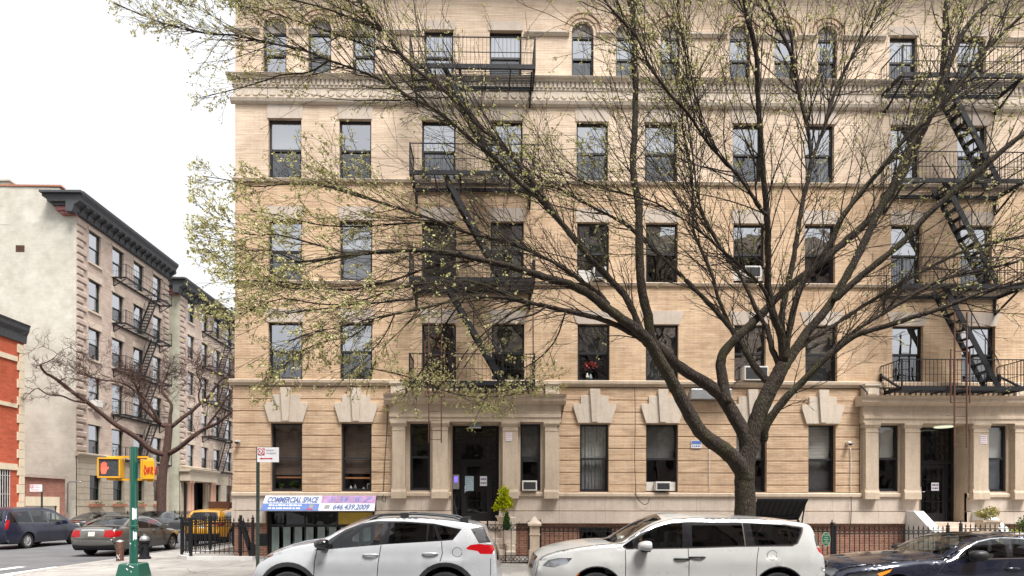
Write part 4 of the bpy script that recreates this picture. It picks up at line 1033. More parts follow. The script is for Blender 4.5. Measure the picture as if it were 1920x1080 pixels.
    parts = {}                               # tag -> MB
    def put(tagname, vs, fs):
        mb = parts.setdefault(tagname, MB()); used = sorted({i for f in fs for i in f}); ix = {v: i for i, v in enumerate(used)}
        mb.add([vs[i] for i in used], [tuple(ix[i] for i in f) for f in fs])
    OFF = {'glass': -.006, 'dglass': -.006}
    for sd, sfx in ((-1, 'near'), (1, 'far')):
        vs = [(s, sd*ys(s, z), z) for s, z in V]
        for tg, fs in F.items():
            ff = [f if sd < 0 else f[::-1] for f in fs]
            put(tg if tg in ('paint', 'trim', 'seam', 'gloss', 'lower', 'chrome') else tg+'@'+sfx, vs, ff)
    vs = [p_strip(a, y) for a, y in V2]
    for tg, fs in F2.items(): put(tg, vs, [f[::-1] for f in fs])
    bodyt = [t for t in ('paint', 'trim', 'seam', 'gloss', 'lower', 'chrome') if t in parts]
    bm_ = MB()
    for i, t in enumerate(bodyt): bm_.add(parts[t].v, parts[t].f, i)
    # floor pan and wheel wells
    mats = [{'paint': S['paint'], 'trim': M['trim'], 'seam': M['seam'], 'gloss': M['gloss_black'], 'lower': S.get('lower_mat', M['trim']), 'chrome': M['chrome']}[t] for t in bodyt]+[M['liner']]
    li = len(bodyt)
    n0 = len(bm_.v)
    bm_.box(.25, L-.25, -W+.12, W-.12, zlow-.02, zlow+.05, li)
    for wx in S['wheels']:
        for sd in (-1, 1):
            aa = S['arch']+.012; pts = [(wx+aa*math.cos(R(k*15-15)), S['R']+aa*math.sin(R(k*15-15))) for k in range(15)]
            yo, yi = sd*(ys(wx, S['R']+S['arch'])-.012), sd*(W-.42)
            for p, q in zip(pts, pts[1:]): bm_.quad((p[0],yo,p[1]), (q[0],yo,q[1]), (q[0],yi,q[1]), (p[0],yi,p[1]), li)
            bm_.add([(p[0],yi,p[1]) for p in pts], [tuple(range(len(pts)))], li)
    me_o = bm_.build('body', mats, root, smooth=True, world=False)
    bmm = bmesh.new(); bmm.from_mesh(me_o.data); bmesh.ops.remove_doubles(bmm, verts=bmm.verts, dist=2e-4); bmm.to_mesh(me_o.data); bmm.free()
    names = {'glass': ('window', 'car_glass'), 'dglass': ('window', 'dark_glass'), 'head': ('headlight', 'lens_clear'), 'tail': ('tail_light', 'tail_red'), 'tailc': ('tail_light', 'tail_clear'), 'amber': ('indicator', 'amber'),
             'wind': ('windscreen', S.get('wind_mat', 'car_glass')), 'rear': ('rear_window', S.get('rear_mat', 'car_glass')), 'grille': ('grille', 'gloss_black'), 'plate': ('licence_plate', 'plate')}
    for tg, mb in parts.items():
        if tg in bodyt: continue
        base = tg.split('@')[0].rstrip('0123456789'); nm, mt = names[base]
        o = mb.build(nm, M[mt], root, smooth=True, world=False)
        if base == 'head':                    # reflector bowl behind the lens
            o.data.materials.append(M['rim'])
            b2 = bmesh.new(); b2.from_mesh(o.data); g = bmesh.ops.duplicate(b2, geom=b2.verts[:]+b2.edges[:]+b2.faces[:])['geom']
            for e in g:
                if isinstance(e, bmesh.types.BMVert): e.co.x += .05; e.co.y *= .97
                if isinstance(e, bmesh.types.BMFace): e.material_index = 1
            b2.to_mesh(o.data); b2.free()
    # wheels
    Rw = S['R']; tw = .115
    for wx in S['wheels']:
        for sd in (-1, 1):
            yc = sd*(W-.13); e = empty('wheel', (0,0,0), None, None); e.parent = root; e.location = (wx, yc, Rw)
            t = MB(); t.lathe([(Rw*.66, -tw*.9), (Rw*.72, -tw), (Rw*.93, -tw), (Rw*.985, -tw*.75), (Rw, -tw*.3), (Rw, tw*.3), (Rw*.985, tw*.75), (Rw*.93, tw), (Rw*.72, tw), (Rw*.66, tw*.9)], n=28, axis='Y', cap=False); t.build('tyre', M['tyre'], e, smooth='auto', world=False)
            r = MB(); f = sd*tw*.85; ri = Rw*.67
            r.lathe([(ri, f), (ri*.93, f+sd*.004), (ri*.9, f-sd*.03), (ri*.88, f-sd*.05), (.01, f-sd*.05)] if sd > 0 else [(.01, f-sd*.05), (ri*.88, f-sd*.05), (ri*.9, f-sd*.03), (ri*.93, f+sd*.004), (ri, f)], n=28, axis='Y', mi=0, cap=False)
            ns = S.get('spokes', 5)
            for k in range(ns):
                a = 2*math.pi*k/ns+.3
                for da in (-.09, .09): r.bar((0+.03*math.cos(a), f-sd*.012, .03*math.sin(a)), (ri*.93*math.cos(a+da), f-sd*.02, ri*.93*math.sin(a+da)), .035, .02)
            r.lathe([(.001, f+sd*.006), (.055, f), (.06, f-sd*.03), (.001, f-sd*.031)][::sd], n=12, axis='Y'); r.build('rim', S.get('rim', M['rim']), e, world=False)
    # cabin
    sc_ = S.get('seats', ()); im = S.get('seat_mat', M['seat'])
    c_ = MB(); zs = S.get('seat_z', .55)
    for s0 in sc_:
        for y in (-.42, .42):
            c_.add([(s0, y-.24, zs-.1), (s0+.5, y-.24, zs-.12), (s0+.5, y+.24, zs-.12), (s0, y+.24, zs-.1), (s0, y-.24, zs+.06), (s0+.5, y-.24, zs), (s0+.5, y+.24, zs), (s0, y+.24, zs+.06)], [(0,3,2,1),(4,5,6,7),(0,1,5,4),(2,3,7,6),(3,0,4,7),(1,2,6,5)])
            c_.extrude_u([], 0, 0) if False else None
            b0 = s0+.46
            c_.add([(b0, y-.24, zs-.05), (b0+.12, y-.24, zs-.05), (b0+.12, y+.24, zs-.05), (b0, y+.24, zs-.05), (b0+.16, y-.19, zs+.58), (b0+.26, y-.19, zs+.58), (b0+.26, y+.19, zs+.58), (b0+.16, y+.19, zs+.58)], [(0,3,2,1),(4,5,6,7),(0,1,5,4),(1,2,6,5),(2,3,7,6),(3,0,4,7)])
            c_.box(b0+.19, b0+.27, y-.12, y+.12, zs+.62, zs+.82); c_.box(b0+.22, b0+.24, y-.05, y+.05, zs+.57, zs+.63)
    if sc_: c_.build('seat', im, root, world=False, bevel=.03)
    if 'dash' in S:
        d = MB(); s0, zd = S['dash']; d.add([(s0-.35, -W+.16, zd-.02), (s0+.35, -W+.16, zd), (s0+.4, -W+.16, zd-.35), (s0-.35, -W+.16, zd-.35), (s0-.35, W-.16, zd-.02), (s0+.35, W-.16, zd), (s0+.4, W-.16, zd-.35), (s0-.35, W-.16, zd-.35)], [(0,1,5,4),(1,2,6,5),(0,3,2,1),(4,5,6,7),(3,7,6,2)]); d.build('dashboard', M['trim'], root, world=False)
        d = MB(); sy = S.get('drv', -1)*.40; cen = Vector((s0+.52, sy, zd-.02)); ax = Vector((math.cos(R(24)), 0, math.sin(R(24)))); u_ = Vector((0,1,0)); v_ = ax.cross(u_)
        d.tube([cen+(u_*math.cos(R(k*20))+v_*math.sin(R(k*20)))*.18 for k in range(19)], .016, 6); d.bar(cen-u_*.17, cen+u_*.17, .03, .04); d.tube([cen, cen-ax*.3], .03, 6); d.build('steering_wheel', M['trim'], root, world=False, smooth=True)
    # mirrors and handles
    for sd in (-1, 1):
        if 'mirror' in S:
            s0, z0 = S['mirror']; yb = ys(s0+.05, z0); m = MB()
            n = 12; ring = []
            for x, sc2 in ((-.13, .35), (-.10, .75), (-.03, 1), (.06, 1), (.08, .92)):
                for k in range(n):
                    a = 2*math.pi*k/n; ca, sa = math.cos(a), math.sin(a); q = lambda v: math.copysign(abs(v)**.7, v)
                    ring.append((s0+x, sd*(yb+.17+.125*sc2*q(ca)), z0+.085*sc2*q(sa)+.02))
            fs = [(i*n+k, i*n+(k+1)%n, (i+1)*n+(k+1)%n, (i+1)*n+k) for i in range(4) for k in range(n)]
            fs = [f if sd < 0 else f[::-1] for f in fs]
            m.add(ring, fs+[tuple(range(n))[::-1], tuple(range(4*n, 5*n))]); m.mi = 1
            m.bar((s0+.04, sd*(yb-.03), z0-.075), (s0, sd*(yb+.13), z0-.05), .09, .045)
            m.box(s0-.08, s0+.07, sd*yb+(-.22 if sd < 0 else .06), sd*yb+(-.06 if sd < 0 else .22), z0-.078, z0-.045)
            m.build('wing_mirror', [S.get('mirror_mat', S['paint']), M['trim']], root, smooth='auto', world=False)
        for hs_, hz, hl in S.get('handles', ()):
            h = MB(); pts = []
            for k in range(7):
                t = k/6; s = hs_+hl*t; pts.append((s, sd*(ys(s, hz)+.012+.025*math.sin(math.pi*t)**.5), hz+.006*math.sin(math.pi*t)))
            h.tube(pts, [.012,.017,.018,.018,.018,.017,.012], 8); h.build('door_handle', S.get('handle_mat', S['paint']), root, smooth=True, world=False)
        for p in S.get('extras_side', ()): p(root, sd, ys)
    for p in S.get('extras', ()): p(root, ys, p_strip, A)
    return root
# ---- shapes read off the photograph and turned into metres on the kerb-side lane
YN = 10.75                                    # nearest flank of the parked row
def car_px(X0):
    def f(px, py):
        z = at(px, py, YN+.05).z; Y = YN+.05+max(0, min(1, (z-1.0)/.65))*.30; p = at(px, py, Y); return (p.x-X0, p.z)
    return f
def zoomer(f, sx, ox, sy, oy): return lambda pts: [f(x/sx+ox, y/sy+oy) for x, y in pts]
# white SUV
X0 = at(462, 1070, YN+.2).x; zr_ = zoomer(car_px(X0), 4, 460, 4, 930)
L1_ = 4.50
c_ = lambda cx, cy, r, n=14: [(cx+r*math.cos(2*math.pi*k/n), cy+r*math.sin(2*math.pi*k/n)) for k in range(n)]
topA = [(.22,.24), (.06,.36), (.0,.55)]+zr_([(28,580),(62,520),(112,472),(200,430),(300,394),(400,370),(520,348),(600,318),(700,268),(800,226),(900,193),(1000,172),(1100,163),(1300,163),(1500,178),(1650,198),(1775,222)])+[]
rr = zr_([(1790,232),(1815,300),(1845,352),(1868,400),(1878,450),(1888,560)]); topA += rr+[(rr[-1][0]+.02,.48),(rr[-1][0]-.08,.28)]
LA = max(p[0] for p in topA)
M['white_pearl'] = paint('white_silver_car_paint', (.43,.44,.455), .25, .28)
sideA = [('gloss', zr_([(522,408),(575,370),(650,318),(760,250),(880,204),(1000,186),(1200,189),(1420,205),(1625,247),(1560,328),(1470,335),(1060,360),(700,392)])),
  ('glass1', zr_([(648,378),(655,345),(740,280),(860,224),(960,203),(1045,198),(1005,366),(800,378),(690,388)])),
  ('dglass2', zr_([(1098,199),(1240,204),(1370,213),(1360,341),(1078,357)])), ('dglass3', zr_([(1387,214),(1418,218),(1448,326),(1370,339)])),
  ('dglass4', zr_([(1434,219),(1530,234),(1610,253),(1556,318),(1478,325)])),
  ('seam', thin(zr_([(543,408),(524,500),(520,620),(530,900)]), .014)), ('seam', thin(zr_([(1025,366),(1000,500),(990,620),(990,900)]), .014)), ('seam', thin(zr_([(1475,338),(1480,430),(1462,490)]), .014)), ('seam', thin(zr_([(1840,470),(1838,600)]), .012)),
  ('seam', thin([p for p in zr_(c_(1590, 420, 36, 20))], .009)),
  ('trim', zr_([(1692,244),(1786,226),(1840,346),(1752,352)])),
  ('tail', zr_([(1658,388),(1690,364),(1755,357),(1862,372),(1868,405),(1850,438),(1762,435),(1742,412),(1665,399)])),
  ('head', zr_([(118,470),(205,432),(192,452),(132,482),(100,500)])), ('amber', zr_([(135,465),(200,436),(180,452),(140,468)])) ]
zA = car_px(X0); wfA, wrA = zA(541,1080)[0], zA(835,1080)[0]
RA = .375
def ring_side(cx, cz, r0, r1, a0=-20, a1=200, n=20):
    return [(cx+r1*math.cos(R(a0+(a1-a0)*k/n)), cz+r1*math.sin(R(a0+(a1-a0)*k/n))) for k in range(n+1)]+[(cx+r0*math.cos(R(a1+(a0-a1)*k/n)), cz+r0*math.sin(R(a1+(a0-a1)*k/n))) for k in range(n+1)]
for wx in (wfA, wrA): sideA.insert(0, ('trim', ring_side(wx, RA, .455, .535)))
sideA.insert(0, ('trim', [(.1,.2),(LA-.1,.2),(LA-.02,.42),(wrA+.5,.40),(wfA-.4,.40),(.05,.36)]))
kA = lambda n: n
def roof_rails(s0, s1, zf):
    def f(root, ys, ps, A):
        for sd in (-1, 1):
            m = MB(); pts = []
            for k in range(9):
                t = k/8; s = s0+(s1-s0)*t; z = zf(s)+.065-(.06 if k in (0, 8) else 0); pts.append((s, sd*(ys(s, zf(s)-.02)-.06), z))
            m.tube(pts, .018, 6); 
            for t in (.36, .985): s = s0+(s1-s0)*t; m.box(s-.07, s+.07, sd*(ys(s, zf(s)-.02)-.06)-.03, sd*(ys(s, zf(s)-.02)-.06)+.03, zf(s)-.01, zf(s)+.085)
            m.build('roof_rail', M['trim'], root, smooth='auto', world=False)
    return f
def antenna(s, z):
    def f(root, ys, ps, A): m = MB(); m.tube([(s, 0, z), (s-.06, 0, z+.28)], [.008, .004], 5); m.build('antenna', M['trim'], root, world=False)
    return f
def plate_text(root, s, z, txt, rot, w=.28):
    Mx = Matrix.Translation((s, 0, z)) @ rot
    text_mesh('licence_plate_number', txt, .085, Mx @ Matrix.Translation((-w/2, 0, 0)), M['plate_ink'], root, bold=.002, width=w)
crA = [(0,.02),(3,.10),(6,.07),(10,.05),(11,.06),(14,.10),(17,.05),(20,.04),(22,.03),(24,.07),(27,.10),(29,.06),(30,.02)]
carA = dict(cat='car', L=LA, W=.915, top=topA, belt=[(0,.80),(.9,1.02),(1.2,1.08),(2.2,1.13),(3.5,1.20),(4.6,1.26)], wheels=(wfA, wrA), R=RA, arch=.46, side=sideA,
  strip=[('wind', [(10.4,-.86),(15.6,-.84),(15.9,0),(15.6,.84),(10.4,.86),(10.1,0)]), ('rear', [(22.3,-.82),(24.4,-.86),(24.6,0),(24.4,.86),(22.3,.82)]), ('grille', [(2.4,-.5),(3.6,-.55),(3.6,.55),(2.4,.5)]), ('plate', [(25.9,-.19),(26.7,-.19),(26.7,.19),(25.9,.19)]), ('trim', [(-.1,-1.2),(1.4,-1.2),(1.4,1.2),(-.1,1.2)]), ('trim', [(28.2,-1.2),(31,-1.2),(31,1.2),(28.2,1.2)])],
  crown=crA, paint=M['white_pearl'], creases=[((.9,4.2,.03), .90, .05, .15), ((1.0,4.0,.0), .55, .035, .14)], seats=(1.75, 2.65), dash=(1.45, 1.06), mirror=(zA(613,1022)[0]-.02, zA(613,1021)[1]), handles=((zr_([(885,440)])[0][0], zr_([(885,440)])[0][1], .27), (zr_([(1330,430)])[0][0], zr_([(1330,430)])[0][1], .27)), mirror_mat=M['gloss_black'],
  handle_mat=M['white_pearl'], extras=[roof_rails(zr_([(940,170)])[0][0], zr_([(1655,190)])[0][0], lambda s: interp(sorted(topA[8:22]), s)), antenna(LA-.75, 1.70)], rear_len=.8, rear_taper=.14)
build_car('parked_suv', 'white silver SUV with black roof rails and red wraparound tail light, parked below the banner', (X0, YN+.915, 0), 0, carA)
# cream minivan
X0b = at(1004, 1070, YN+.2).x; zb_ = zoomer(car_px(X0b), 3.368, 990, 3.368, 930); zB = car_px(X0b)
topB = [(.25,.24),(.07,.36),(.0,.55)]+zb_([(62,490),(68,440),(92,402),(160,366),(300,330),(430,312),(520,305),(590,300),(660,256),(740,205),(820,168),(900,149),(1000,141),(1100,139),(1300,141),(1500,148),(1650,160),(1750,176),(1785,205),(1812,262),(1850,325),(1884,378),(1888,470)])
topB += [(topB[-1][0]+.01,.5),(topB[-1][0]-.1,.28)]
LB = max(p[0] for p in topB)
M['cream_paint'] = paint('creamy_white_car_paint', (.44,.44,.428), .15, .28)
dlo = [(578,313),(700,229),(850,171),(1000,159),(1300,161),(1600,176),(1722,196),(1717,232),(1690,300),(1655,317),(1300,321),(1000,331),(620,337)]
dli = [(592,313),(705,234),(853,177),(1000,165),(1300,167),(1600,182),(1712,199),(1708,230),(1683,295),(1652,311),(1300,315),(1000,325),(622,331)]
sideB = [('chrome', zb_(dlo)), ('gloss', zb_(dli)),
  ('glass1', zb_([(682,326),(692,262),(790,204),(890,174),(962,168),(968,323)])), ('dglass2', zb_([(603,313),(664,264),(655,327),(628,327)])),
  ('dglass3', zb_([(1022,184),(1340,184),(1355,310),(1030,318)])), ('dglass4', zb_([(1386,172),(1600,187),(1700,204),(1690,250),(1668,298),(1420,309)])),
  ('chrome', thin(zb_([(1336,170),(1362,316)]), .018)),
  ('seam', thin(zb_([(610,338),(609,600),(640,760)]), .014)), ('seam', thin(zb_([(1004,332),(1010,420),(1014,760)]), .014)), ('seam', thin(zb_([(1445,322),(1438,400),(1425,600)]), .012)), ('seam', thin(zb_(c_(1533,372,30,20)), .009)),
  ('tail', zb_([(1815,322),(1832,325),(1865,348),(1885,374),(1872,374),(1838,352)])), ('gloss', zb_([(1795,225),(1812,250),(1842,318),(1815,318),(1800,270)])),
  ('head', zb_([(98,448),(135,410),(200,394),(282,393),(250,428),(170,455),(120,452)])), ('amber', zb_([(298,500),(322,484),(318,520),(296,522)]))]
wfB, wrB = zB(1118,1080)[0], zB(1459,1080)[0]; RB = .37
sideB.insert(0, ('trim', [(.1,.2),(LB-.1,.2),(LB-.02,.34),(.05,.32)]))
for wx in (wfB, wrB): sideB.insert(0, ('trim', ring_side(wx, RB, .45, .475)))
crB = [(0,.02),(3,.12),(6,.09),(9,.06),(11,.06),(14,.11),(17,.06),(19,.045),(24,.04),(26,.04),(28,.08),(30,.07),(32,.02)]
def plate_b(root, ys, ps, A): pass
hB1, hB2 = zb_([(915,396)])[0], zb_([(1012,386)])[0]
carB = dict(cat='minivan', L=LB, W=.98, top=topB, belt=[(0,.80),(1.0,1.02),(1.5,1.06),(5.3,1.16)], wheels=(wfB, wrB), R=RB, arch=.455, side=sideB,
  strip=[('wind', [(9.15,-.86),(13.4,-.84),(13.7,0),(13.4,.84),(9.15,.86),(8.8,0)]), ('rear', [(21.4,-.8),(24,-.84),(24,.84),(21.4,.8)]), ('grille', [(3.2,-.72),(4.8,-.76),(4.8,.76),(3.2,.72)]), ('plate', [(25.2,-.18),(25.8,-.18),(25.8,.18),(25.2,.18)]), ('trim', [(-.1,-1.2),(1.6,-1.2),(1.6,1.2),(-.1,1.2)])],
  crown=crB, paint=M['cream_paint'], creases=[((.9,5.0,.012), .95, .055, .15), ((1.0,4.6,.015), .58, .04, .16)], seats=(1.95, 2.9, 3.8), dash=(1.55, 1.04), mirror=(zb_([(722,310)])[0][0], zb_([(722,318)])[0][1]), handles=((hB1[0], hB1[1], .28), (hB2[0], hB2[1], .28)), handle_mat=M['trim'], seat_mat=M['seat'], rear_len=.7, rear_taper=.12, front_len=1.0, front_taper=.32, tumble=.30)
build_car('parked_minivan', 'creamy white minivan with chrome window surround, parked in front of the large tree', (X0b, YN+.98, 0), 0, carB)
# dark blue sedan
X0c = 6.05; f3 = zoomer(car_px(X0c), 4.923, 1530, 4.923, 930)
topC = [(.25,.22),(.06,.34),(.0,.5),(.02,.62),(.10,.72),(.32,.80),(.75,.87),(1.25,.93)]
topC += f3([(1215,585)])+f3([(1290,545),(1400,462),(1500,410),(1620,383),(1750,374),(1880,380)])
topC += [(3.35,1.36),(3.75,1.24),(4.15,1.06),(4.35,1.0),(4.75,.98),(4.9,.86),(4.93,.6),(4.9,.4),(4.78,.24)]
LC = 4.93
M['navy_paint'] = paint('dark_navy_car_paint', (.012,.016,.032), .3, .18)
dl = f3([(1285,590),(1400,480),(1500,425),(1620,398),(1740,390),(1765,570),(1600,578)])
sideC = [('chrome', f3([(1270,592),(1390,478),(1500,417),(1620,390),(1750,382),(1900,388)])+[(3.5,1.27),(3.85,1.09),(3.7,1.0)]+f3([(1900,578),(1600,585)])),
 ('gloss', f3([(1283,588),(1398,480),(1502,424),(1622,397),(1750,389),(1900,395)])+[(3.48,1.25),(3.8,1.09),(3.66,1.01)]+f3([(1900,571),(1600,578)])),
 ('glass1', f3([(1330,580),(1410,486),(1505,430),(1622,404),(1735,397),(1770,566),(1600,572)])), ('dglass2', f3([(1800,397),(1900,402)])+[(3.3,1.28),(3.55,1.12),(3.5,1.02)]+f3([(1900,566),(1825,568)])),
 ('seam', thin([f3([(1215,600)])[0],(1.62,.7),(1.68,.3)], .012)), ('seam', thin([f3([(1780,580)])[0],(2.72,.7),(2.72,.3)], .012)), ('seam', thin([(3.62,1.0),(3.6,.8),(3.45,.62)], .012)),
 ('head', [(.10,.60),(.22,.69),(.52,.75),(.86,.80),(.80,.72),(.55,.62),(.3,.57)]), ('amber', [(.62,.71),(.86,.79),(.82,.74),(.66,.66)]), ('tail', [(4.55,.82),(4.92,.84),(4.93,.72),(4.6,.72)])]
sideC.insert(0, ('trim', [(.1,.18),(LC-.1,.18),(LC-.02,.30),(.05,.28)]))
crC = [(0,.03),(3,.14),(5,.14),(7,.10),(8,.10),(9,.14),(11,.09),(13,.05),(15,.05),(17,.1),(19,.06),(20,.1),(23,.03)]
def sedan_grille(root, ys, ps, A):
    m = MB()
    for k in range(9):
        a = A(1.6)+(A(4.3)-A(1.6))*k/8; pts = [ps(a, t*.93*.36, .012) for t in (-1,-.5,0,.5,1)]; m.tube(pts, .006, 4)
    pts = []
    for a, t in ((A(1.5),-.33),(A(4.4),-.40),(A(4.4),.40),(A(1.5),.33),(A(1.5),-.33)): pts.append(ps(a, t*.93, .014))
    m.tube(pts, .012, 5); m.build('grille_bar', M['chrome'], root, world=False)
    m = MB()
    for k in range(4):                       # interlocked ring badge
        c0 = ps(A(3.7), (-.105+.07*k)*1.0, .03); m.tube([(c0[0]-.004*k, c0[1]+.048*math.cos(q*.52), c0[2]+.048*math.sin(q*.52)) for q in range(13)], .006, 5)
    m.build('badge', M['chrome'], root, world=False)
carC = dict(cat='sedan', L=LC, W=.935, top=topC, belt=[(0,.72),(1.0,.88),(1.7,.95),(3.6,1.02),(4.9,.95)], wheels=(.96, 3.87), R=.335, arch=.375, side=sideC,
  strip=[('wind', [(8.3,-.84),(11.6,-.82),(11.9,0),(11.6,.82),(8.3,.84),(7.9,0)]), ('rear', [(15.4,-.78),(17.7,-.82),(17.7,.82),(15.4,.78)]), ('grille', [(1.5,-.33),(4.4,-.40),(4.4,.40),(1.5,.33)]), ('tail', [(19.6,-.95),(20.6,-.95),(20.6,-.55),(19.6,-.55)]), ('tail2', [(19.6,.95),(20.6,.95),(20.6,.55),(19.6,.55)]), ('head', [(2.9,-.98),(4.1,-.98),(4.2,-.5),(3.2,-.48)]), ('head2', [(2.9,.98),(4.1,.98),(4.2,.5),(3.2,.48)])],
  crown=crC, paint=M['navy_paint'], creases=[((.8,4.6,.02), .80, .03, .14)], seats=(2.0, 2.85), dash=(1.75, .92), seat_z=.38, mirror=(f3([(1440,545)])[0][0], f3([(1440,552)])[0][1]), mirror_mat=M['trim'], handles=((f3([(1745,668)])[0][0], f3([(1745,668)])[0][1], .22), (3.45, .82, .22)), handle_mat=M['navy_paint'], extras=[sedan_grille], round=.10, front_len=1.0, front_taper=.30, zwide=.6, tumble=.42)
build_car('parked_sedan', 'dark navy sedan parked nose to tail behind the cream minivan at the right', (X0c, YN+.96, 0), 0, carC)
# ---- cars on the side street (they face +Y)
def generic(kind, paint_, **k):
    if kind == 'sedan':
        top = [(.12,.24),(.02,.4),(0,.56),(.07,.68),(.28,.77),(.75,.86),(1.30,.93),(1.60,1.09),(1.95,1.27),(2.3,1.385),(2.75,1.425),(3.2,1.405),(3.6,1.31),(3.95,1.18),(4.22,1.07),(4.5,1.05),(4.74,1.01),(4.82,.82),(4.84,.6),(4.82,.42),(4.72,.26)]
        S = dict(cat='sedan', L=4.84, W=.915, top=top, belt=[(0,.72),(1.2,.90),(3.9,1.0),(4.8,.95)], wheels=(.95,3.68), R=.325, arch=.37,
          side=[('gloss', [(1.50,.96),(1.98,1.22),(2.35,1.335),(2.8,1.36),(3.2,1.335),(3.62,1.22),(3.86,1.06),(3.6,.99),(2.5,.95)]), ('glass1', [(1.66,.97),(2.0,1.19),(2.38,1.305),(2.58,1.325),(2.62,.965)]), ('dglass2', [(2.70,.97),(2.67,1.33),(2.82,1.335),(3.2,1.31),(3.42,1.24),(3.46,1.0)]), ('dglass3', [(3.51,1.0),(3.48,1.215),(3.62,1.18),(3.74,1.06)]),
            ('seam', thin([(1.55,.94),(1.5,.7),(1.56,.3)], .014)), ('seam', thin([(2.66,.95),(2.64,.6),(2.64,.3)], .014)), ('seam', thin([(3.64,.99),(3.6,.8),(3.36,.55)], .014)), ('tail', [(4.46,.93),(4.81,.92),(4.84,.70),(4.62,.72)]), ('head', [(.06,.6),(.25,.7),(.6,.78),(.55,.68),(.2,.58)]), ('seam', thin([(4.2,.62),(4.83,.60)], .01))],
          strip=[('wind', [(6.3,-.84),(9.2,-.82),(9.2,.82),(6.3,.84)]), ('rear', [(11.5,-.82),(13.8,-.86),(14.0,0),(13.8,.86),(11.5,.82)]), ('tail', [(16.3,-1.0),(17.6,-1.0),(17.45,-.60),(16.5,-.66)]), ('tail2', [(16.3,1.0),(17.6,1.0),(17.45,.60),(16.5,.66)]), ('chrome', [(16.35,-.60),(16.55,-.60),(16.55,.60),(16.35,.60)]), ('plate', [(16.75,-.17),(17.4,-.17),(17.4,.17),(16.75,.17)]), ('trim', [(18.9,-1.1),(21,-1.1),(21,1.1),(18.9,1.1)]), ('grille', [(1.6,-.6),(3.2,-.62),(3.2,.62),(1.6,.6)]), ('seam', [(17.75,-.98),(17.85,-.98),(17.85,.98),(17.75,.98)])],
          crown=[(0,.03),(2,.12),(4,.1),(6,.06),(8,.1),(10,.05),(12,.1),(14,.06),(15,.03),(17,.1),(19,.1),(20,.03)], seats=(1.95,2.75), seat_z=.40, dash=(1.7,.9), mirror=(1.85,.99), handles=((2.35,.86,.2),(3.35,.88,.2)), creases=[((.8,4.6,.02), .82, .025, .14)], tumble=.40)
    elif kind == 'van':
        top = [(.16,.25),(.03,.4),(0,.6),(.08,.74),(.35,.88),(.75,.98),(1.1,1.06),(1.45,1.28),(1.85,1.53),(2.2,1.66),(2.7,1.715),(3.5,1.72),(4.3,1.69),(4.7,1.63),(4.88,1.45),(5.0,1.15),(5.08,.9),(5.08,.6),(5.02,.4),(4.9,.27)]
        S = dict(cat='minivan', L=5.08, W=.965, top=top, belt=[(0,.8),(1.2,1.02),(5,1.1)], wheels=(.98,4.0), R=.335, arch=.39,
          side=[('gloss', [(1.42,1.05),(1.9,1.43),(2.25,1.57),(2.7,1.62),(4.4,1.60),(4.72,1.55),(4.86,1.14),(4.6,1.08),(2.0,1.03)]), ('glass1', [(1.72,1.07),(1.98,1.40),(2.28,1.53),(2.62,1.57),(2.66,1.07)]), ('dglass2', [(2.76,1.08),(2.73,1.58),(3.6,1.585),(3.62,1.1)]), ('dglass3', [(3.70,1.1),(3.69,1.585),(4.4,1.56),(4.66,1.5),(4.76,1.15)]),
            ('seam', thin([(1.66,1.04),(1.6,.7),(1.66,.3)], .014)), ('seam', thin([(2.70,1.05),(2.70,.3)], .014)), ('seam', thin([(3.66,1.06),(3.64,.75),(3.5,.5)], .014)), ('trim', [(1.65,.60),(3.5,.62),(3.5,.645),(1.65,.625)]), ('tail', [(4.86,1.25),(4.98,1.2),(5.08,.86),(4.98,.86)]), ('head', [(.08,.66),(.4,.85),(.68,.93),(.6,.8),(.2,.63)])],
          strip=[('wind', [(6.2,-.86),(9.3,-.84),(9.3,.84),(6.2,.86)]), ('rear', [(13.3,-.8),(14.9,-.84),(14.9,.84),(13.3,.8)]), ('grille', [(2.2,-.5),(3.3,-.55),(3.3,.55),(2.2,.5)]), ('plate', [(15.6,-.17),(16.1,-.17),(16.1,.17),(15.6,.17)])],
          crown=[(0,.03),(2,.12),(5,.07),(7,.1),(10,.05),(13,.05),(15,.06),(18,.07),(19,.03)], seats=(2.0,2.9,3.8), dash=(1.65,1.02), mirror=(1.85,1.06), handles=((2.42,.93,.2),(2.82,.95,.2)), rim=M['hubcap'], spokes=9)
    elif kind == 'suv':
        top = [(.16,.26),(.03,.42),(0,.62),(.08,.78),(.4,.92),(.9,1.0),(1.2,1.05),(1.55,1.28),(1.95,1.5),(2.35,1.62),(2.9,1.66),(3.5,1.645),(4.0,1.59),(4.22,1.53),(4.38,1.25),(4.5,1.06),(4.56,.9),(4.6,.65),(4.57,.45),(4.45,.3)]
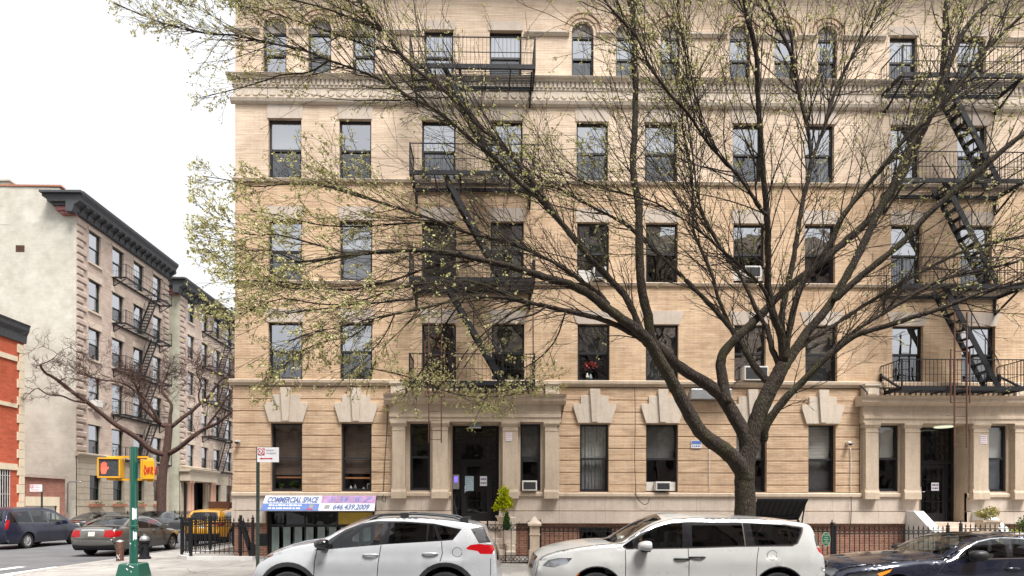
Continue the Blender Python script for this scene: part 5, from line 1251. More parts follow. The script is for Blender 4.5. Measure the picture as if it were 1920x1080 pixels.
        S = dict(cat='car', L=4.6, W=.93, top=top, belt=[(0,.8),(1.2,1.0),(4.5,1.14)], wheels=(.95,3.63), R=.36, arch=.42,
          side=[('gloss', [(1.5,1.03),(2.0,1.41),(2.4,1.53),(2.9,1.56),(3.5,1.54),(3.95,1.46),(4.12,1.28),(3.9,1.14),(2.2,1.05)]), ('glass1', [(1.72,1.06),(2.05,1.38),(2.42,1.49),(2.62,1.515),(2.66,1.08)]), ('dglass2', [(2.74,1.09),(2.71,1.52),(2.95,1.525),(3.42,1.505),(3.48,1.13)]), ('dglass3', [(3.55,1.13),(3.5,1.5),(3.92,1.42),(4.03,1.28),(3.88,1.17)]),
            ('seam', thin([(1.6,1.03),(1.55,.7),(1.6,.3)], .014)), ('seam', thin([(2.7,1.06),(2.68,.3)], .014)), ('seam', thin([(3.52,1.1),(3.5,.85),(3.35,.6)], .014)), ('tail', [(4.2,1.08),(4.48,1.05),(4.56,.92),(4.3,.94)]), ('head', [(.08,.72),(.4,.87),(.62,.92),(.5,.78)]), ('trim', [(.1,.2),(4.5,.2),(4.6,.45),(4.0,.42),(.1,.4)])]+[('trim', ring_side(wx, .36, .415, .49)) for wx in (.95,3.63)],
          strip=[('wind', [(6.2,-.84),(9.2,-.82),(9.2,.82),(6.2,.84)]), ('rear', [(13.05,-.82),(14.5,-.84),(14.6,0),(14.5,.84),(13.05,.82)]), ('tail', [(15.0,-1.0),(15.7,-1.0),(15.65,-.62),(15.1,-.66)]), ('tail2', [(15.0,1.0),(15.7,1.0),(15.65,.62),(15.1,.66)]), ('plate', [(15.8,-.16),(16.4,-.16),(16.4,.16),(15.8,.16)]), ('trim', [(17.3,-1.1),(20,-1.1),(20,1.1),(17.3,1.1)]), ('grille', [(2.2,-.5),(3.3,-.55),(3.3,.55),(2.2,.5)])],
          crown=[(0,.03),(2,.12),(5,.07),(7,.1),(10,.05),(13,.04),(15,.07),(17,.1),(19,.03)], seats=(1.9,2.8), dash=(1.6,1.0), mirror=(1.82,1.05), handles=((2.4,.97,.2),(3.2,.99,.2)))
    S = dict(S); S['paint'] = paint_; S['step'] = .13; S.update(k); return S
M['grey_paint'] = paint('warm_grey_car_paint', (.15,.142,.13), .45, .28)
M['blue_van_paint'] = paint('dark_blue_van_paint', (.010,.013,.035), .0, .35, coat=.5)
M['yellow_paint'] = paint('taxi_yellow_paint', (.75,.36,.008), 0, .3)
M['charcoal_paint'] = paint('charcoal_car_paint', (.02,.021,.023), .2, .22)
def street_car(name, label, kind, paint_, X, yfront, group=None, **k):      # X = centre line, nose at the far end
    S = generic(kind, paint_, **k); return build_car(name, label, (X, yfront, 0), -math.pi/2, S, group)
def spoiler(root, ys, ps, A):
    m = MB(); pts = [(4.60-.06*(1-abs(t)**2), t*.80, 1.075+.02*(1-t*t)) for t in (-1,-.8,-.4,0,.4,.8,1)]
    for p, q in zip(pts, pts[1:]): m.bar(p, q, .13, .022)
    m.build('spoiler', M['trim'], root, world=False)
def rear_plate(txt, s, z):
    def f(root, ys, ps, A): plate_text(root, s, z, txt, Matrix.Rotation(math.pi/2, 4, 'Z') @ Matrix.Rotation(math.pi/2, 4, 'X'))
    return f
ysed = atz(215, 1046, 0).y
street_car('driving_sedan', 'warm grey sedan with rear spoiler and red tail lights on the side street', 'sedan', M['grey_paint'], -14.2, 22.8+4.84, extras=[spoiler])
street_car('side_street_minivan', 'dark blue minivan with silver hubcaps at the left edge, by the red building', 'van', M['blue_van_paint'], -20.6, 26.1+5.08)
def taxi_bits(root, ys, ps, A):
    m = MB(); m.box(2.55, 2.62, -.55, .55, 1.70, 2.0); m.box(2.75, 2.85, -.50, .50, 1.70, 2.03)
    for y in (-.4, .4): m.box(2.58, 2.8, y-.02, y+.02, 1.62, 1.72)
    m.build('roof_sign', M['rust'], root, world=False, bevel=.01)
street_car('yellow_taxi', 'yellow taxi with a roof advertising board parked behind the iron corner fence', 'suv', M['yellow_paint'], -12.9, 28.5+4.6, extras=[taxi_bits], cat='taxi')
street_car('side_street_car', 'charcoal sedan parked past the blue minivan, mostly hidden by the grey sedan', 'sedan', M['charcoal_paint'], -21.7, 33.6+4.84, 'dark cars along the far kerb')
street_car('side_street_car', 'charcoal sedan under the bare tree, between the grey sedan and the taxi', 'sedan', M['charcoal_paint'], -21.6, 39.4+4.84, 'dark cars along the far kerb')
# ---------------------------------------------------------------- trees
def bark(name, c, moss=.0):
    t = NT(name); v = t.pos(); a = t.noise(9, 8, .75, stretch=(1.6, 1.6, .35)); b = t.noise(1.5, 5, .6)
    vo = t.node('ShaderNodeTexVoronoi'); vo.feature = 'DISTANCE_TO_EDGE'; vo.inputs['Scale'].default_value = 1
    mp = t.node('ShaderNodeMapping'); mp.inputs['Scale'].default_value = (26, 26, 7); t.link(v, mp.inputs[0]); t.link(mp.outputs[0], vo.inputs['Vector'])
    col = t.ramp(a, [(.3, tuple(x*.5 for x in c)), (.55, c), (.8, tuple(x*1.6 for x in c))])
    if moss: col = t.mixc(t.math('MULTIPLY', t.ramp(b, [(.48, (0,0,0)), (.68, (1,1,1))]), moss), col, (.06,.06,.022))
    col = t.mixc(1.0, col, t.ramp(vo.outputs['Distance'], [(0, (.45,.45,.45)), (.14, (1.1,1.1,1.1))]), 'MULTIPLY')
    t.color(col); t.b.inputs['Roughness'].default_value = .9; t.b.inputs['Specular IOR Level'].default_value = .2
    t.bump(t.math('ADD', t.math('MULTIPLY', vo.outputs['Distance'], 1.2), a), .9, .05); return t.m
M['bark'] = bark('elm_bark', (.060,.046,.037), .6)
M['bark_far'] = bark('street_tree_bark', (.125,.078,.064))
def leafmat(name, c1, c2, c3):
    t = NT(name); t.n.remove(t.b)
    oi = t.node('ShaderNodeNewGeometry'); r = t.ramp(oi.outputs['Random Per Island'], [(0, c1), (.5, c2), (1, c3)])
    d = t.node('ShaderNodeBsdfDiffuse'); tr = t.node('ShaderNodeBsdfTranslucent'); t.link(r, d.inputs[0]); t.link(r, tr.inputs[0])
    mx = t.node('ShaderNodeMixShader'); mx.inputs[0].default_value = .35; t.link(d.outputs[0], mx.inputs[1]); t.link(tr.outputs[0], mx.inputs[2]); t.link(mx.outputs[0], t.out.inputs[0]); return t.m
M['leaf'] = leafmat('young_leaf', (.30,.30,.10), (.53,.50,.23), (.70,.65,.42))
TY = 14.7
TS = FPX/TY
LIMBS = []                                   # (name, pixel polyline, radius px start, end, depth offset start, end, side-branch density, leafiness)
def limb(pts, r0, r1, y0, y1, dens=1.0, leaf=1.0): LIMBS.append((pts, r0, r1, y0, y1, dens, leaf))
limb([(1395,1075),(1396,1010),(1397,950),(1396,900),(1398,868),(1405,840),(1413,812),(1425,770),(1441,735),(1458,705),(1470,680)], 26, 15, 0, 0, 0)
limb([(1400,905),(1384,868),(1350,838),(1315,812),(1290,770),(1265,725),(1245,690),(1224,652),(1200,622),(1150,587),(1108,554),(1067,533),(1025,521),(983,508),(942,496),(900,487),(850,476),(800,470),(740,470),(660,478),(600,487),(550,492)], 21, 2.5, 0, -1.6, .8)
limb([(1224,652),(1207,637),(1190,590),(1171,554),(1142,521),(1108,487),(1075,446),(1042,404),(1012,358),(975,312),(933,262),(907,244),(867,200),(830,167),(793,141),(750,100),(720,60),(680,10),(640,-40)], 10, 3.5, -.25, 1.6, 1)
limb([(1050,414),(1030,392),(1004,367),(962,333),(930,300),(900,275),(879,258),(843,227),(809,202),(768,183),(730,160),(700,143),(655,126),(617,113),(575,96),(533,87),(488,76),(439,66),(381,62),(326,50),(287,37),(242,18),(200,0)], 6.5, 1.2, .7, 2.3, 1)
limb([(1210,640),(1180,622),(1133,600),(1079,587),(1025,574),(990,568),(950,559),(918,557),(873,557),(851,563),(796,577),(740,589),(699,598),(640,612),(590,622),(540,640)], 8.5, 1.5, -.3, -2.4, .9)
limb([(1142,572),(1125,552),(1092,528),(1058,504),(1004,475),(942,452),(880,438),(820,415),(760,395),(700,375),(650,362),(600,345)], 6.5, 1.6, -.2, 1.0, 1)
limb([(1095,548),(1060,532),(1020,520),(960,500),(907,490),(851,492),(796,504),(740,525),(700,533),(662,543),(600,540),(540,530),(470,526)], 5.5, 1.5, -.3, -.8, 1)
limb([(990,568),(962,558),(920,540),(879,527),(837,528),(796,532),(740,542),(690,560),(640,575),(580,582),(520,590)], 4.5, 1.3, -1.0, -1.4, 1)
limb([(1404,862),(1396,815),(1372,772),(1352,742),(1320,716),(1280,693),(1245,662),(1222,640),(1215,592),(1203,545),(1199,470),(1198,420),(1197,380),(1186,318),(1190,250),(1192,170),(1190,100),(1184,0),(1181,-60)], 18, 5, 0, .8, .8)
limb([(1362,760),(1354,705),(1352,672),(1370,645),(1395,620),(1425,592),(1470,545),(1525,503),(1570,465),(1625,417),(1650,390),(1690,335),(1720,270),(1745,215),(1765,150),(1770,80),(1775,0),(1782,-70)], 14, 5.5, 0, 2.0, .8)
limb([(1446,722),(1430,705),(1410,680),(1387,642),(1370,615),(1337,577),(1300,540),(1265,505),(1225,467),(1192,437),(1158,412),(1108,387),(1050,355),(1000,325),(950,285),(915,240)], 10, 1.8, 0, 2.2, .9)
limb([(1370,615),(1355,580),(1345,555),(1335,515),(1315,470),(1300,430),(1299,380),(1298,333),(1288,275),(1278,225),(1290,150),(1275,50),(1268,-30)], 5.5, 1.8, 1.0, 2.6, .9)
limb([(1462,690),(1446,650),(1440,620),(1420,585),(1400,540),(1380,505),(1350,462),(1321,408),(1307,360),(1300,300),(1285,200),(1262,110),(1250,20)], 8, 1.6, 0, 1.8, .9)
limb([(1452,600),(1435,547),(1405,513),(1380,492),(1340,457),(1295,420),(1250,392),(1215,375),(1150,358),(1100,345),(1060,320)], 5, 1.4, -.3, -1.2, .9)
limb([(1470,690),(1465,630),(1450,590),(1440,540),(1440,495),(1440,450),(1438,400),(1430,315),(1424,222),(1420,155),(1420,122),(1413,74),(1398,22),(1390,-60)], 11, 5, 0, -1.5, .9)
limb([(1438,405),(1424,389),(1387,333),(1342,285),(1309,241),(1283,204),(1254,174),(1217,122),(1194,70),(1150,22),(1120,-20)], 5.5, 2, -1.0, -2.2, .9)
limb([(1470,670),(1465,610),(1470,565),(1485,500),(1495,440),(1504,383),(1521,312),(1520,281),(1513,237),(1500,185),(1487,111),(1468,67),(1446,22),(1430,-20)], 9, 3, 0, .5, .9)
limb([(1514,340),(1524,295),(1546,237),(1561,185),(1580,140),(1605,95),(1631,55),(1655,10),(1680,-40)], 6, 2.5, .3, 1.5, .9)
limb([(1470,680),(1485,595),(1505,530),(1554,462),(1579,408),(1617,358),(1650,320),(1690,268),(1731,230),(1776,185),(1817,137),(1857,85),(1920,26),(1980,-20)], 8.5, 4, -.1, -1.0, .9)
limb([(1470,690),(1487,662),(1515,620),(1550,580),(1580,530),(1605,485),(1625,445),(1642,408),(1671,354),(1695,300),(1715,255),(1740,210),(1780,120),(1813,48),(1861,0),(1890,-40)], 13, 5.5, 0, 1.4, .9)
limb([(1560,566),(1600,530),(1640,497),(1692,454),(1733,408),(1775,371),(1820,335),(1870,290),(1920,250),(1980,200),(2060,140)], 9, 6, .2, -.6, .8)
limb([(1430,830),(1438,795),(1470,750),(1510,710),(1550,670),(1590,638),(1620,623),(1675,607),(1720,592),(1760,580),(1800,565),(1850,545),(1920,530),(1990,515),(2060,490)], 12, 3, 0, -2.0, .7)
limb([(1540,680),(1575,642),(1629,604),(1671,579),(1717,550),(1775,521),(1837,508),(1920,487),(1990,460)], 6, 3, -.3, -1.0, .8)
limb([(1484,672),(1512,642),(1567,608),(1629,567),(1692,529),(1754,496),(1817,467),(1920,442),(2000,420)], 6, 3, .1, 1.2, .8)
limb([(1230,640),(1150,640),(1060,650),(1000,668),(950,700)], 1, .8, .5, 1, 0) if False else None
# drooping outer twigs over the doorway and the first floor
limb([(1025,574),(1000,590),(960,600),(920,625),(890,660),(870,690)], 2.2, .9, -1.5, -1.2, .5, .5)
limb([(990,568),(940,600),(900,632),(870,665),(850,700),(820,725)], 2.0, .8, -1.6, -.4, .6, .8)
limb([(873,557),(840,600),(820,640),(800,680),(778,712),(765,728)], 2.0, .8, -1.8, 0, .7, 1.1)
limb([(1060,585),(1040,640),(1000,680),(950,705),(920,735),(905,750)], 1.8, .8, -1.4, 1.0, .7, .9)
limb([(690,690),(740,700),(790,715),(840,735),(900,745),(960,740),(1000,725)], 1.4, .7, 4.2, 4.4, 1.2, 1.4)
limb([(1000,700),(960,730),(900,735),(840,725),(780,722),(745,735)], 1.4, .7, 4.3, 4.5, 1.2, 1.6)
limb([(740,589),(720,630),(690,665),(665,690),(650,700)], 1.6, .7, -2, -1.4, 1.2, 1.6)
limb([(700,600),(660,630),(610,640),(560,660),(530,680)], 1.6, .7, -2, -1.5, 1.3, 1.5)
# fine upper sprays at the left edge against the sky
limb([(700,375),(620,350),(540,345),(480,350),(430,338),(380,330)], 2, .7, 1, 1.2, 1.2, 1.5)
limb([(660,478),(580,455),(520,440),(470,440),(420,425),(375,418)], 2.2, .7, -1, -1, 1.3, 1.7)
limb([(600,540),(540,540),(480,515),(430,500),(390,470)], 2, .7, -.8, -.6, 1.3, 1.7)
limb([(560,492),(510,470),(460,470),(410,450),(360,440)], 1.8, .7, -1.6, -1.6, 1.3, 1.7)
limb([(617,113),(580,135),(530,140),(500,150),(450,165),(380,182)], 2, .7, 2, 2.0, 1.0, 1.2)
limb([(750,100),(690,85),(620,60),(560,40),(500,20),(440,0)], 2.5, .8, 1.4, 1.8, 1.2, 1.4)
limb([(720,60),(650,30),(590,10),(500,-10),(400,-20),(310,-20)], 2.5, .9, 1.4, 1.8, 1.3, 1.5)
limb([(775,560),(680,570),(600,570),(530,560),(470,580),(445,590)], 2.2, .8, -2, -2, 1.2, 1.6)
limb([(820,415),(740,420),(660,425),(590,420),(530,405),(470,395)], 2.4, .8, .9, .9, 1.2, 1.5)
def limb_pts(L):
    pts, r0, r1, y0, y1, dens, leaf = L; n = len(pts)
    sm = smooth_curve([(x, y) for x, y in pts], 3); m = len(sm); out = []; rad = []
    for i, (x, y) in enumerate(sm):
        t = i/(m-1); Y = TY+y0+(y1-y0)*t; p = at(x, y, Y); out.append(p)
        rad.append((r0+(r1-r0)*t**.62)*Y/FPX*(1 if r0 <= 3 else .88 if r0 > 15 else .82))
    return out, rad
def make_tree():
    rnd = random.Random(11)
    base = at(1396, 1080, TY)
    root = empty('street_tree', (base.x, TY, .15), 'large spreading street tree with forked dark trunk and sparse yellow green spring leaves', 'tree')
    tr = MB(); tw = MB(); lf = MB()
    twigs = []                                # (points, radii)
    def leafcluster(p, d, n, size):
        for _ in range(n):
            c = p+Vector((rnd.gauss(0,.022), rnd.gauss(0,.022), rnd.gauss(-.01,.022)))
            a = Vector((rnd.gauss(0,1), rnd.gauss(0,1), rnd.gauss(-.6,.8))).normalized(); b = a.orthogonal(); b.rotate(Matrix.Rotation(rnd.random()*6.28, 3, a)); s = size*rnd.uniform(.5, 1.5)
            q = a.cross(b)*s*.12
            lf.add([c, c+a*s*.45+b*s*.28+q, c+a*s, c+a*s*.45-b*s*.28+q], [(0,1,2,3)])
    def grow(p, d, length, r, level, leaf, bend):
        n = 7 if level == 1 else 4; pts = [p.copy()]; rads = [r]; d = d.normalized(); q = p.copy(); wob = .075 if level == 1 else .13
        for i in range(n):
            d = (d+Vector((rnd.gauss(0,wob), rnd.gauss(0,wob), rnd.gauss(0,wob)))+bend*(.10 if level == 1 else .05)).normalized()
            if q.y+d.y*length/n > 19.6: d.y = -abs(d.y)
            q = q+d*length/n; sx = 919+q.x*FPX/q.y; sy = CY-(q.z-CH)*FPX/q.y
            if sx < (215 if sy < 95 else 362): break
            pts.append(q.copy()); rads.append(max(.0045, r*(1-.75*(i+1)/n)))
            if level < 3 and i >= 1 and i < n-(level == 2):
                if rnd.random() < (.95 if level == 1 else .55):
                    ax = d.orthogonal(); ax.rotate(Matrix.Rotation(rnd.random()*6.28, 3, d)); d2 = d.copy(); d2.rotate(Matrix.Rotation(rnd.uniform(.3, .75), 3, ax))
                    grow(q, d2, length*rnd.uniform(.3, .55), max(.0045, rads[-1]*.7), level+1, leaf, bend)
            if (level >= 2 or i > 4) and rnd.random() < .27*leaf: leafcluster(q, d, rnd.randint(2, 4), .052)
        if rnd.random() < .70*leaf: leafcluster(q, d, rnd.randint(2, 5), .056)
        if len(pts) > 1: tw.tube(pts, rads, 4 if level == 1 else 3, cap=False)
    for L in LIMBS:
        P, Rr = limb_pts(L); dens, leaf = L[5], L[6]; big = L[1] > 3
        (tr if big else tw).tube(P, Rr, 14 if L[1] > 14 else (9 if big else 5))
        if not dens: continue
        acc = 0; tot = sum((b-a).length for a, b in zip(P, P[1:])); s = 0
        for i in range(1, len(P)):
            seg = P[i]-P[i-1]; s += seg.length; acc += seg.length*dens
            frac = s/tot
            if Rr[i] > .10: acc = 0; continue
            step = (.30 if Rr[i] > .05 else .17)*(.8 if P[i].x*FPX/P[i].y < -150 else .78)
            while acc > step:
                acc -= step*rnd.uniform(.7, 1.3)
                d = seg.normalized(); ax = d.orthogonal(); ax.rotate(Matrix.Rotation(rnd.random()*6.28, 3, d)); d2 = d.copy(); d2.rotate(Matrix.Rotation(rnd.uniform(.22, .72), 3, ax))
                up = Vector((0, 0, .5 if P[i].z > 8.5 else .05)); out_ = Vector((d.x*.25, 0, 0))
                ln = rnd.uniform(.9, 3.0)*(1.15 if frac < .75 else .75) if big else rnd.uniform(.35, 1.0)
                lk = leaf*(.2+.8*sstep((frac-.2)/.5)) if big else leaf
                pxx = P[i].x*FPX/P[i].y
                if pxx < -560: ln *= .55
                if P[i].z < 7.6 and P[i].x > -3.5 and big: lk *= .3; ln *= .55
                if P[i].z < 8.2 and big and P[i].x <= -3.5: ln *= .7
                if pxx > 100: lk *= .8
                grow(P[i-1].lerp(P[i], rnd.random()), d2, ln, min(Rr[i]*.45, .016), 1 if ln > .8 else 2, lk, up+out_)
    # buttressed foot and bark burls
    foot = [(base.x, TY, .0), (base.x, TY, .12), (base.x+.005, TY, .3), (base.x+.01, TY, .6), (base.x+.01, TY, .95)]
    tr.tube(foot, [.50, .44, .37, .335, .322], 16)
    t_o = tr.build('trunk', M['bark'], root, smooth=True)
    t_o.modifiers.new('weld', 'WELD').merge_threshold = .0005
    tx = bpy.data.textures.new('bark_lumps', 'CLOUDS'); tx.noise_scale = .16
    ss = t_o.modifiers.new('sub', 'SUBSURF'); ss.levels = 1; ss.render_levels = 1
    dm = t_o.modifiers.new('lumps', 'DISPLACE'); dm.texture = tx; dm.strength = .05; dm.mid_level = .5; dm.texture_coords = 'GLOBAL'
    tw.build('branches', M['bark'], root, smooth=True); lf.build('leaves', M['leaf'], root)
    print('tree: twig faces', len(tw.f), 'leaves', len(lf.f))
make_tree()
m = MB(); bx = at(1396, 1080, TY).x             # tree pit
m.box(bx-.75, bx+.75, TY-.7, TY+.7, .10, .165); M['soil'] = plain('tree_pit_soil', (.06,.045,.03), .95, 0, .4, 10, bump=.6)
tag(m.build('soil', M['soil']), kind='structure')
# ---- bare pollarded tree on the far pavement
def bare_tree():
    rnd = random.Random(5); Y0, X0_ = 42.5, None
    S = lambda x, y, d: at(x, y, Y0+d)
    L = [([(303,985),(303,930),(306,880),(312,850),(316,815),(318,795)], 13, 9, 0, 0),
         ([(310,852),(285,845),(262,825),(240,810),(215,795),(190,775),(165,755),(140,738),(118,720),(98,706),(86,700),(78,690),(76,684)], 8, 2.6, 0, -5.6),
         ([(165,755),(140,752),(115,742),(90,740),(70,728),(55,738)], 3, 1, -3, -5),
         ([(316,800),(300,795),(285,780),(270,765),(262,748),(258,735)], 6, 3, 0, -.6),
         ([(318,800),(319,780),(322,760),(312,745),(305,735),(303,722),(310,710)], 5, 2.2, 0, .4),
         ([(300,795),(290,775),(272,748),(255,735),(238,722),(215,715),(190,712),(165,705)], 4.5, 1.6, -.2, -2.5),
         ([(322,800),(340,785),(360,770),(375,757),(390,745),(400,730),(412,715),(425,705)], 5.5, 2.2, 0, 1),
         ([(317,850),(335,840),(360,820),(385,803),(405,795),(425,780),(437,770)], 7.5, 3, 0, -.8),
         ([(385,803),(395,790),(410,770),(425,745),(437,733)], 3.5, 1.8, -.3, -.6),
         ([(258,735),(262,720),(255,700),(240,690)], 2.6, 1.2, -.6, -1), ([(140,738),(122,728),(112,715),(125,708)], 2.2, .9, -4, -4.4), ([(76,684),(90,678),(100,672),(108,664)], 1.8, .8, -5.6, -5.6), ([(375,757),(372,740),(378,720),(370,705)], 2.6, 1.2, .6, .8)]
    root = empty('bare_street_tree', S(303, 985, 0), 'bare leafless street tree with twiggy pollarded crown before the brown apartment blocks', 'tree')
    tr = MB(); tw = MB()
    def grow(p, d, ln, r, lv):
        pts = [p.copy()]; q = p.copy(); rad = [r]
        for i in range(4):
            d = (d+Vector((rnd.gauss(0,.25), rnd.gauss(0,.25), rnd.gauss(.03,.25)))).normalized(); q = q+d*ln/4; pts.append(q.copy()); rad.append(max(.007, r*(1-.2*(i+1))))
            if lv < 3 and i > 0:
                for _ in range(2):
                    ax = d.orthogonal(); ax.rotate(Matrix.Rotation(rnd.random()*6.28, 3, d)); d2 = d.copy(); d2.rotate(Matrix.Rotation(rnd.uniform(.4, 1.1), 3, ax)); grow(q, d2, ln*rnd.uniform(.4,.65), max(.007, r*.6), lv+1)
        tw.tube(pts, rad, 3, cap=False)
    for li, (pts, r0, r1, d0, d1) in enumerate(L):
        left = li in (1, 2, 9, 10, 11)
        sm = smooth_curve(pts, 3); n = len(sm); P = []; Rr = []
        for i, (x, y) in enumerate(sm):
            t = i/(n-1); Y = Y0+d0+(d1-d0)*t; P.append(at(x, y, Y)); Rr.append((r0+(r1-r0)*t)*Y/FPX*.68)
        tr.tube(P, Rr, 8)
        if r0 > 8.5: continue
        acc = 0
        for i in range(2, n):
            seg = P[i]-P[i-1]; acc += seg.length
            while acc > (.5 if left else .24):
                acc -= (.5 if left else .24)*rnd.uniform(.6, 1.4); d = seg.normalized(); ax = d.orthogonal(); ax.rotate(Matrix.Rotation(rnd.random()*6.28, 3, d)); d2 = d.copy(); d2.rotate(Matrix.Rotation(rnd.uniform(.5, 1.3), 3, ax)); d2.z += .25
                if i/n > .30: grow(P[i], d2, rnd.uniform(.4, .9) if left else rnd.uniform(.6, 1.8), .018, 1)
        for _ in range(2 if left else 11):
            d2 = (P[-1]-P[-2]).normalized()+Vector((rnd.gauss(0,.6), rnd.gauss(0,.6), rnd.gauss(.2,.5))); grow(P[-1], d2.normalized(), rnd.uniform(.7, 1.7), .022, 1)
    tr.build('trunk', M['bark_far'], root, smooth=True); tw.build('crown', M['bark_far'], root)
    print('bare tree faces', len(tw.f))
bare_tree()
# ---------------------------------------------------------------- fences
def fence_run(root, pts, z, h, step=.15, style='spear', post_every=2.6, mat='black', parts=True):
    """iron fence along a polyline: posts are parts, pickets and rails of each bay one part"""
    for (xa, ya), (xb, yb) in zip(pts, pts[1:]):
        L = math.hypot(xb-xa, yb-ya); nb = max(1, round(L/post_every)); dx, dy = (xb-xa)/L, (yb-ya)/L
        for k in range(nb):
            m = MB(); a0, a1 = L*k/nb, L*(k+1)/nb; n = max(2, int((a1-a0)/step))
            P = lambda t, zz, off=0: (xa+dx*t-dy*off, ya+dy*t+dx*off, zz)
            for zz, w_ in ((z+.12, .028), (z+h*.84, .028), (z+h*.95, .02)): m.bar(P(a0, zz), P(a1, zz), w_, w_*.8)
            for i in range(1, n):
                t = a0+(a1-a0)*i/n; m.bar(P(t, z+.05), P(t, z+h), .018)
                if style == 'spear': x, y, _ = P(t, 0); m.add([(x-.028,y,z+h), (x,y-.012,z+h), (x+.028,y,z+h), (x,y+.012,z+h), (x,y,z+h+.12), (x,y,z+h-.03)], [(0,1,4),(1,2,4),(2,3,4),(3,0,4),(1,0,5),(2,1,5),(3,2,5),(0,3,5)])
                if style in ('spear', 'ring'):
                    t2 = t-(a1-a0)/n*.5; cz = z+h*.895; r = h*.048
                    m.tube([P(t2+r*math.cos(q*.785), cz+r*math.sin(q*.785)) for q in range(9)], .009, 4, cap=False)
            m.build('picket_panel', M[mat], root)
        for k in range(nb+(1 if (xb, yb) == pts[-1] else 0)):
            x, y = xa+dx*L*k/nb, ya+dy*L*k/nb; m = MB(); m.box(x-.035, x+.035, y-.035, y+.035, z-.03, z+h+.04); m.lathe([(.001,z+h+.04),(.05,z+h+.05),(.055,z+h+.09),(.02,z+h+.12),(.012,z+h+.19),(.001,z+h+.2)], (x, y, 0), 8)
            m.build('post', M[mat], root)
GZ = .16
YFR = 19.2
def fx(px, Y): return at(px, 1000, Y).x
f = empty('iron_fence', (fx(1014, YFR), YFR, GZ), 'black iron fence before the brick basement, behind the cream minivan', 'fence', 'iron fences of the corner building')
fence_run(f, [(fx(1013, YFR), YFR), (fx(1560, YFR), YFR)], GZ, 1.10, .14, 'ring')
f = empty('iron_fence', (fx(1562, YFR), YFR, GZ), 'black spear topped iron fence behind the dark blue sedan, up to the white stoop', 'fence', 'iron fences of the corner building')
fence_run(f, [(fx(1560.5, YFR)+.08, YFR), (PC[1]-1.38, YFR)], GZ, 1.02, .15, 'spear')
f = empty('iron_fence', (PC[1]+1.4, YFR, GZ), 'black spear topped iron fence at the far right, before the stone planter', 'fence', 'iron fences of the corner building')
fence_run(f, [(PC[1]-.98, YFR-.0), (PC[1]+4.5, YFR)], GZ, 1.08, .15, 'spear')
# corner enclosure
A1, A2, A3 = (fx(358, 20.0), 20.0), (fx(341, 20.6), 20.6), (fx(341, 20.6), 33.0)
f = empty('iron_fence', (A1[0], A1[1], GZ), 'black iron fence on a white kerb round the building corner, in front of the taxi', 'fence', 'iron fences of the corner building')
fence_run(f, [(fx(474, 20.0), 20.0), A1, A2, A3], GZ+.13, 1.08, .14, 'spear', 2.0)
m = MB()
for (xa, ya), (xb, yb) in zip([(fx(476, 20.0), 20.0), A1, A2], [A1, A2, A3]):
    d = Vector((xb-xa, yb-ya, 0)); n = Vector((-d.y, d.x, 0)).normalized()*.12; a, b = Vector((xa, ya, 0)), Vector((xb, yb, 0))
    m.add([a-n, b-n, b+n, a+n]+[p+Vector((0,0,GZ+.10)) for p in (a-n, b-n, b+n, a+n)], [(4,5,6,7),(0,1,5,4),(1,2,6,5),(2,3,7,6),(3,0,4,7)])
m.build('kerb_stone', M['white'], f)
m = MB(); m.bar((fx(452,20.05), 20.1, 1.35), (fx(468,20.05), 20.1, .45), .10, .2); m.bar((fx(451,20.05), 20.06, .2), (fx(451,20.05), 20.06, 1.55), .07); m.box(fx(466,20), fx(475,20), 20.0, 20.2, .15, .62); m.build('stair_rail', M['black'], f)
m = MB(); m.box(fx(484,20.4), fx(498,20.4), 20.4, 20.62, .55, .95); tag(m.build('mail_box', M['black'], bevel=.015), 'small black box behind the parking sign post', 'box')
# front gate of the left stoop with its stone pier
YG = 18.9
f = empty('iron_gate', (fx(950, YG), YG, GZ), 'ornamental black iron gate with scroll bands before the left stoop', 'gate')
m = MB(); x0, x1 = fx(880, YG), fx(992, YG); zt, zb_ = at(950, 984, YG).z, at(950, 1056, YG).z
for zz in (zt, zt-.16, zb_+.02, zb_+.22): m.bar((x0, YG, zz), (x1, YG, zz), .025)
n = 15
for i in range(n):
    x = x0+(x1-x0)*(i+.5)/n
    for cz in (zt-.08, zb_+.12): m.tube([(x+.055*math.cos(q*.785), YG, cz+.055*math.sin(q*.785)) for q in range(9)], .011, 4, cap=False)
    if i % 2 == 0: m.bar((x, YG, zb_+.02), (x, YG, zt+.10), .018)
for x in (x0, (x0+x1)/2-.35, x1): m.bar((x, YG, GZ), (x, YG, zt+.12), .05)
m.build('gate_leaf', M['black'], f)
px0, px1 = fx(993, YG), fx(1011, YG); zc_ = at(1000, 985, YG).z
p = MB(); p.box(px0, px1, YG-.17, YG+.17, GZ-.05, zc_-.02); p.box(px0-.03, px1+.03, YG-.2, YG+.2, GZ-.04, .55); p.box(px0-.05, px1+.05, YG-.22, YG+.22, zc_-.019, zc_+.05); p.box(px0-.015, px1+.015, YG-.185, YG+.185, zc_-.30, zc_-.24)
pr = p.build('gate_pier', M['stone'], bevel=.012); tag(pr, 'grey stone gate pier with rounded cap beside the iron gate', 'pier')
c_ = MB(); xm = (px0+px1)/2; c_.lathe([(.22,zc_+.05),(.2,zc_+.09),(.10,zc_+.15),(.07,zc_+.22),(.03,zc_+.26),(.001,zc_+.27)], (xm, YG, 0), 14); c_.build('cap', M['stone_pale'], pr, smooth='auto')
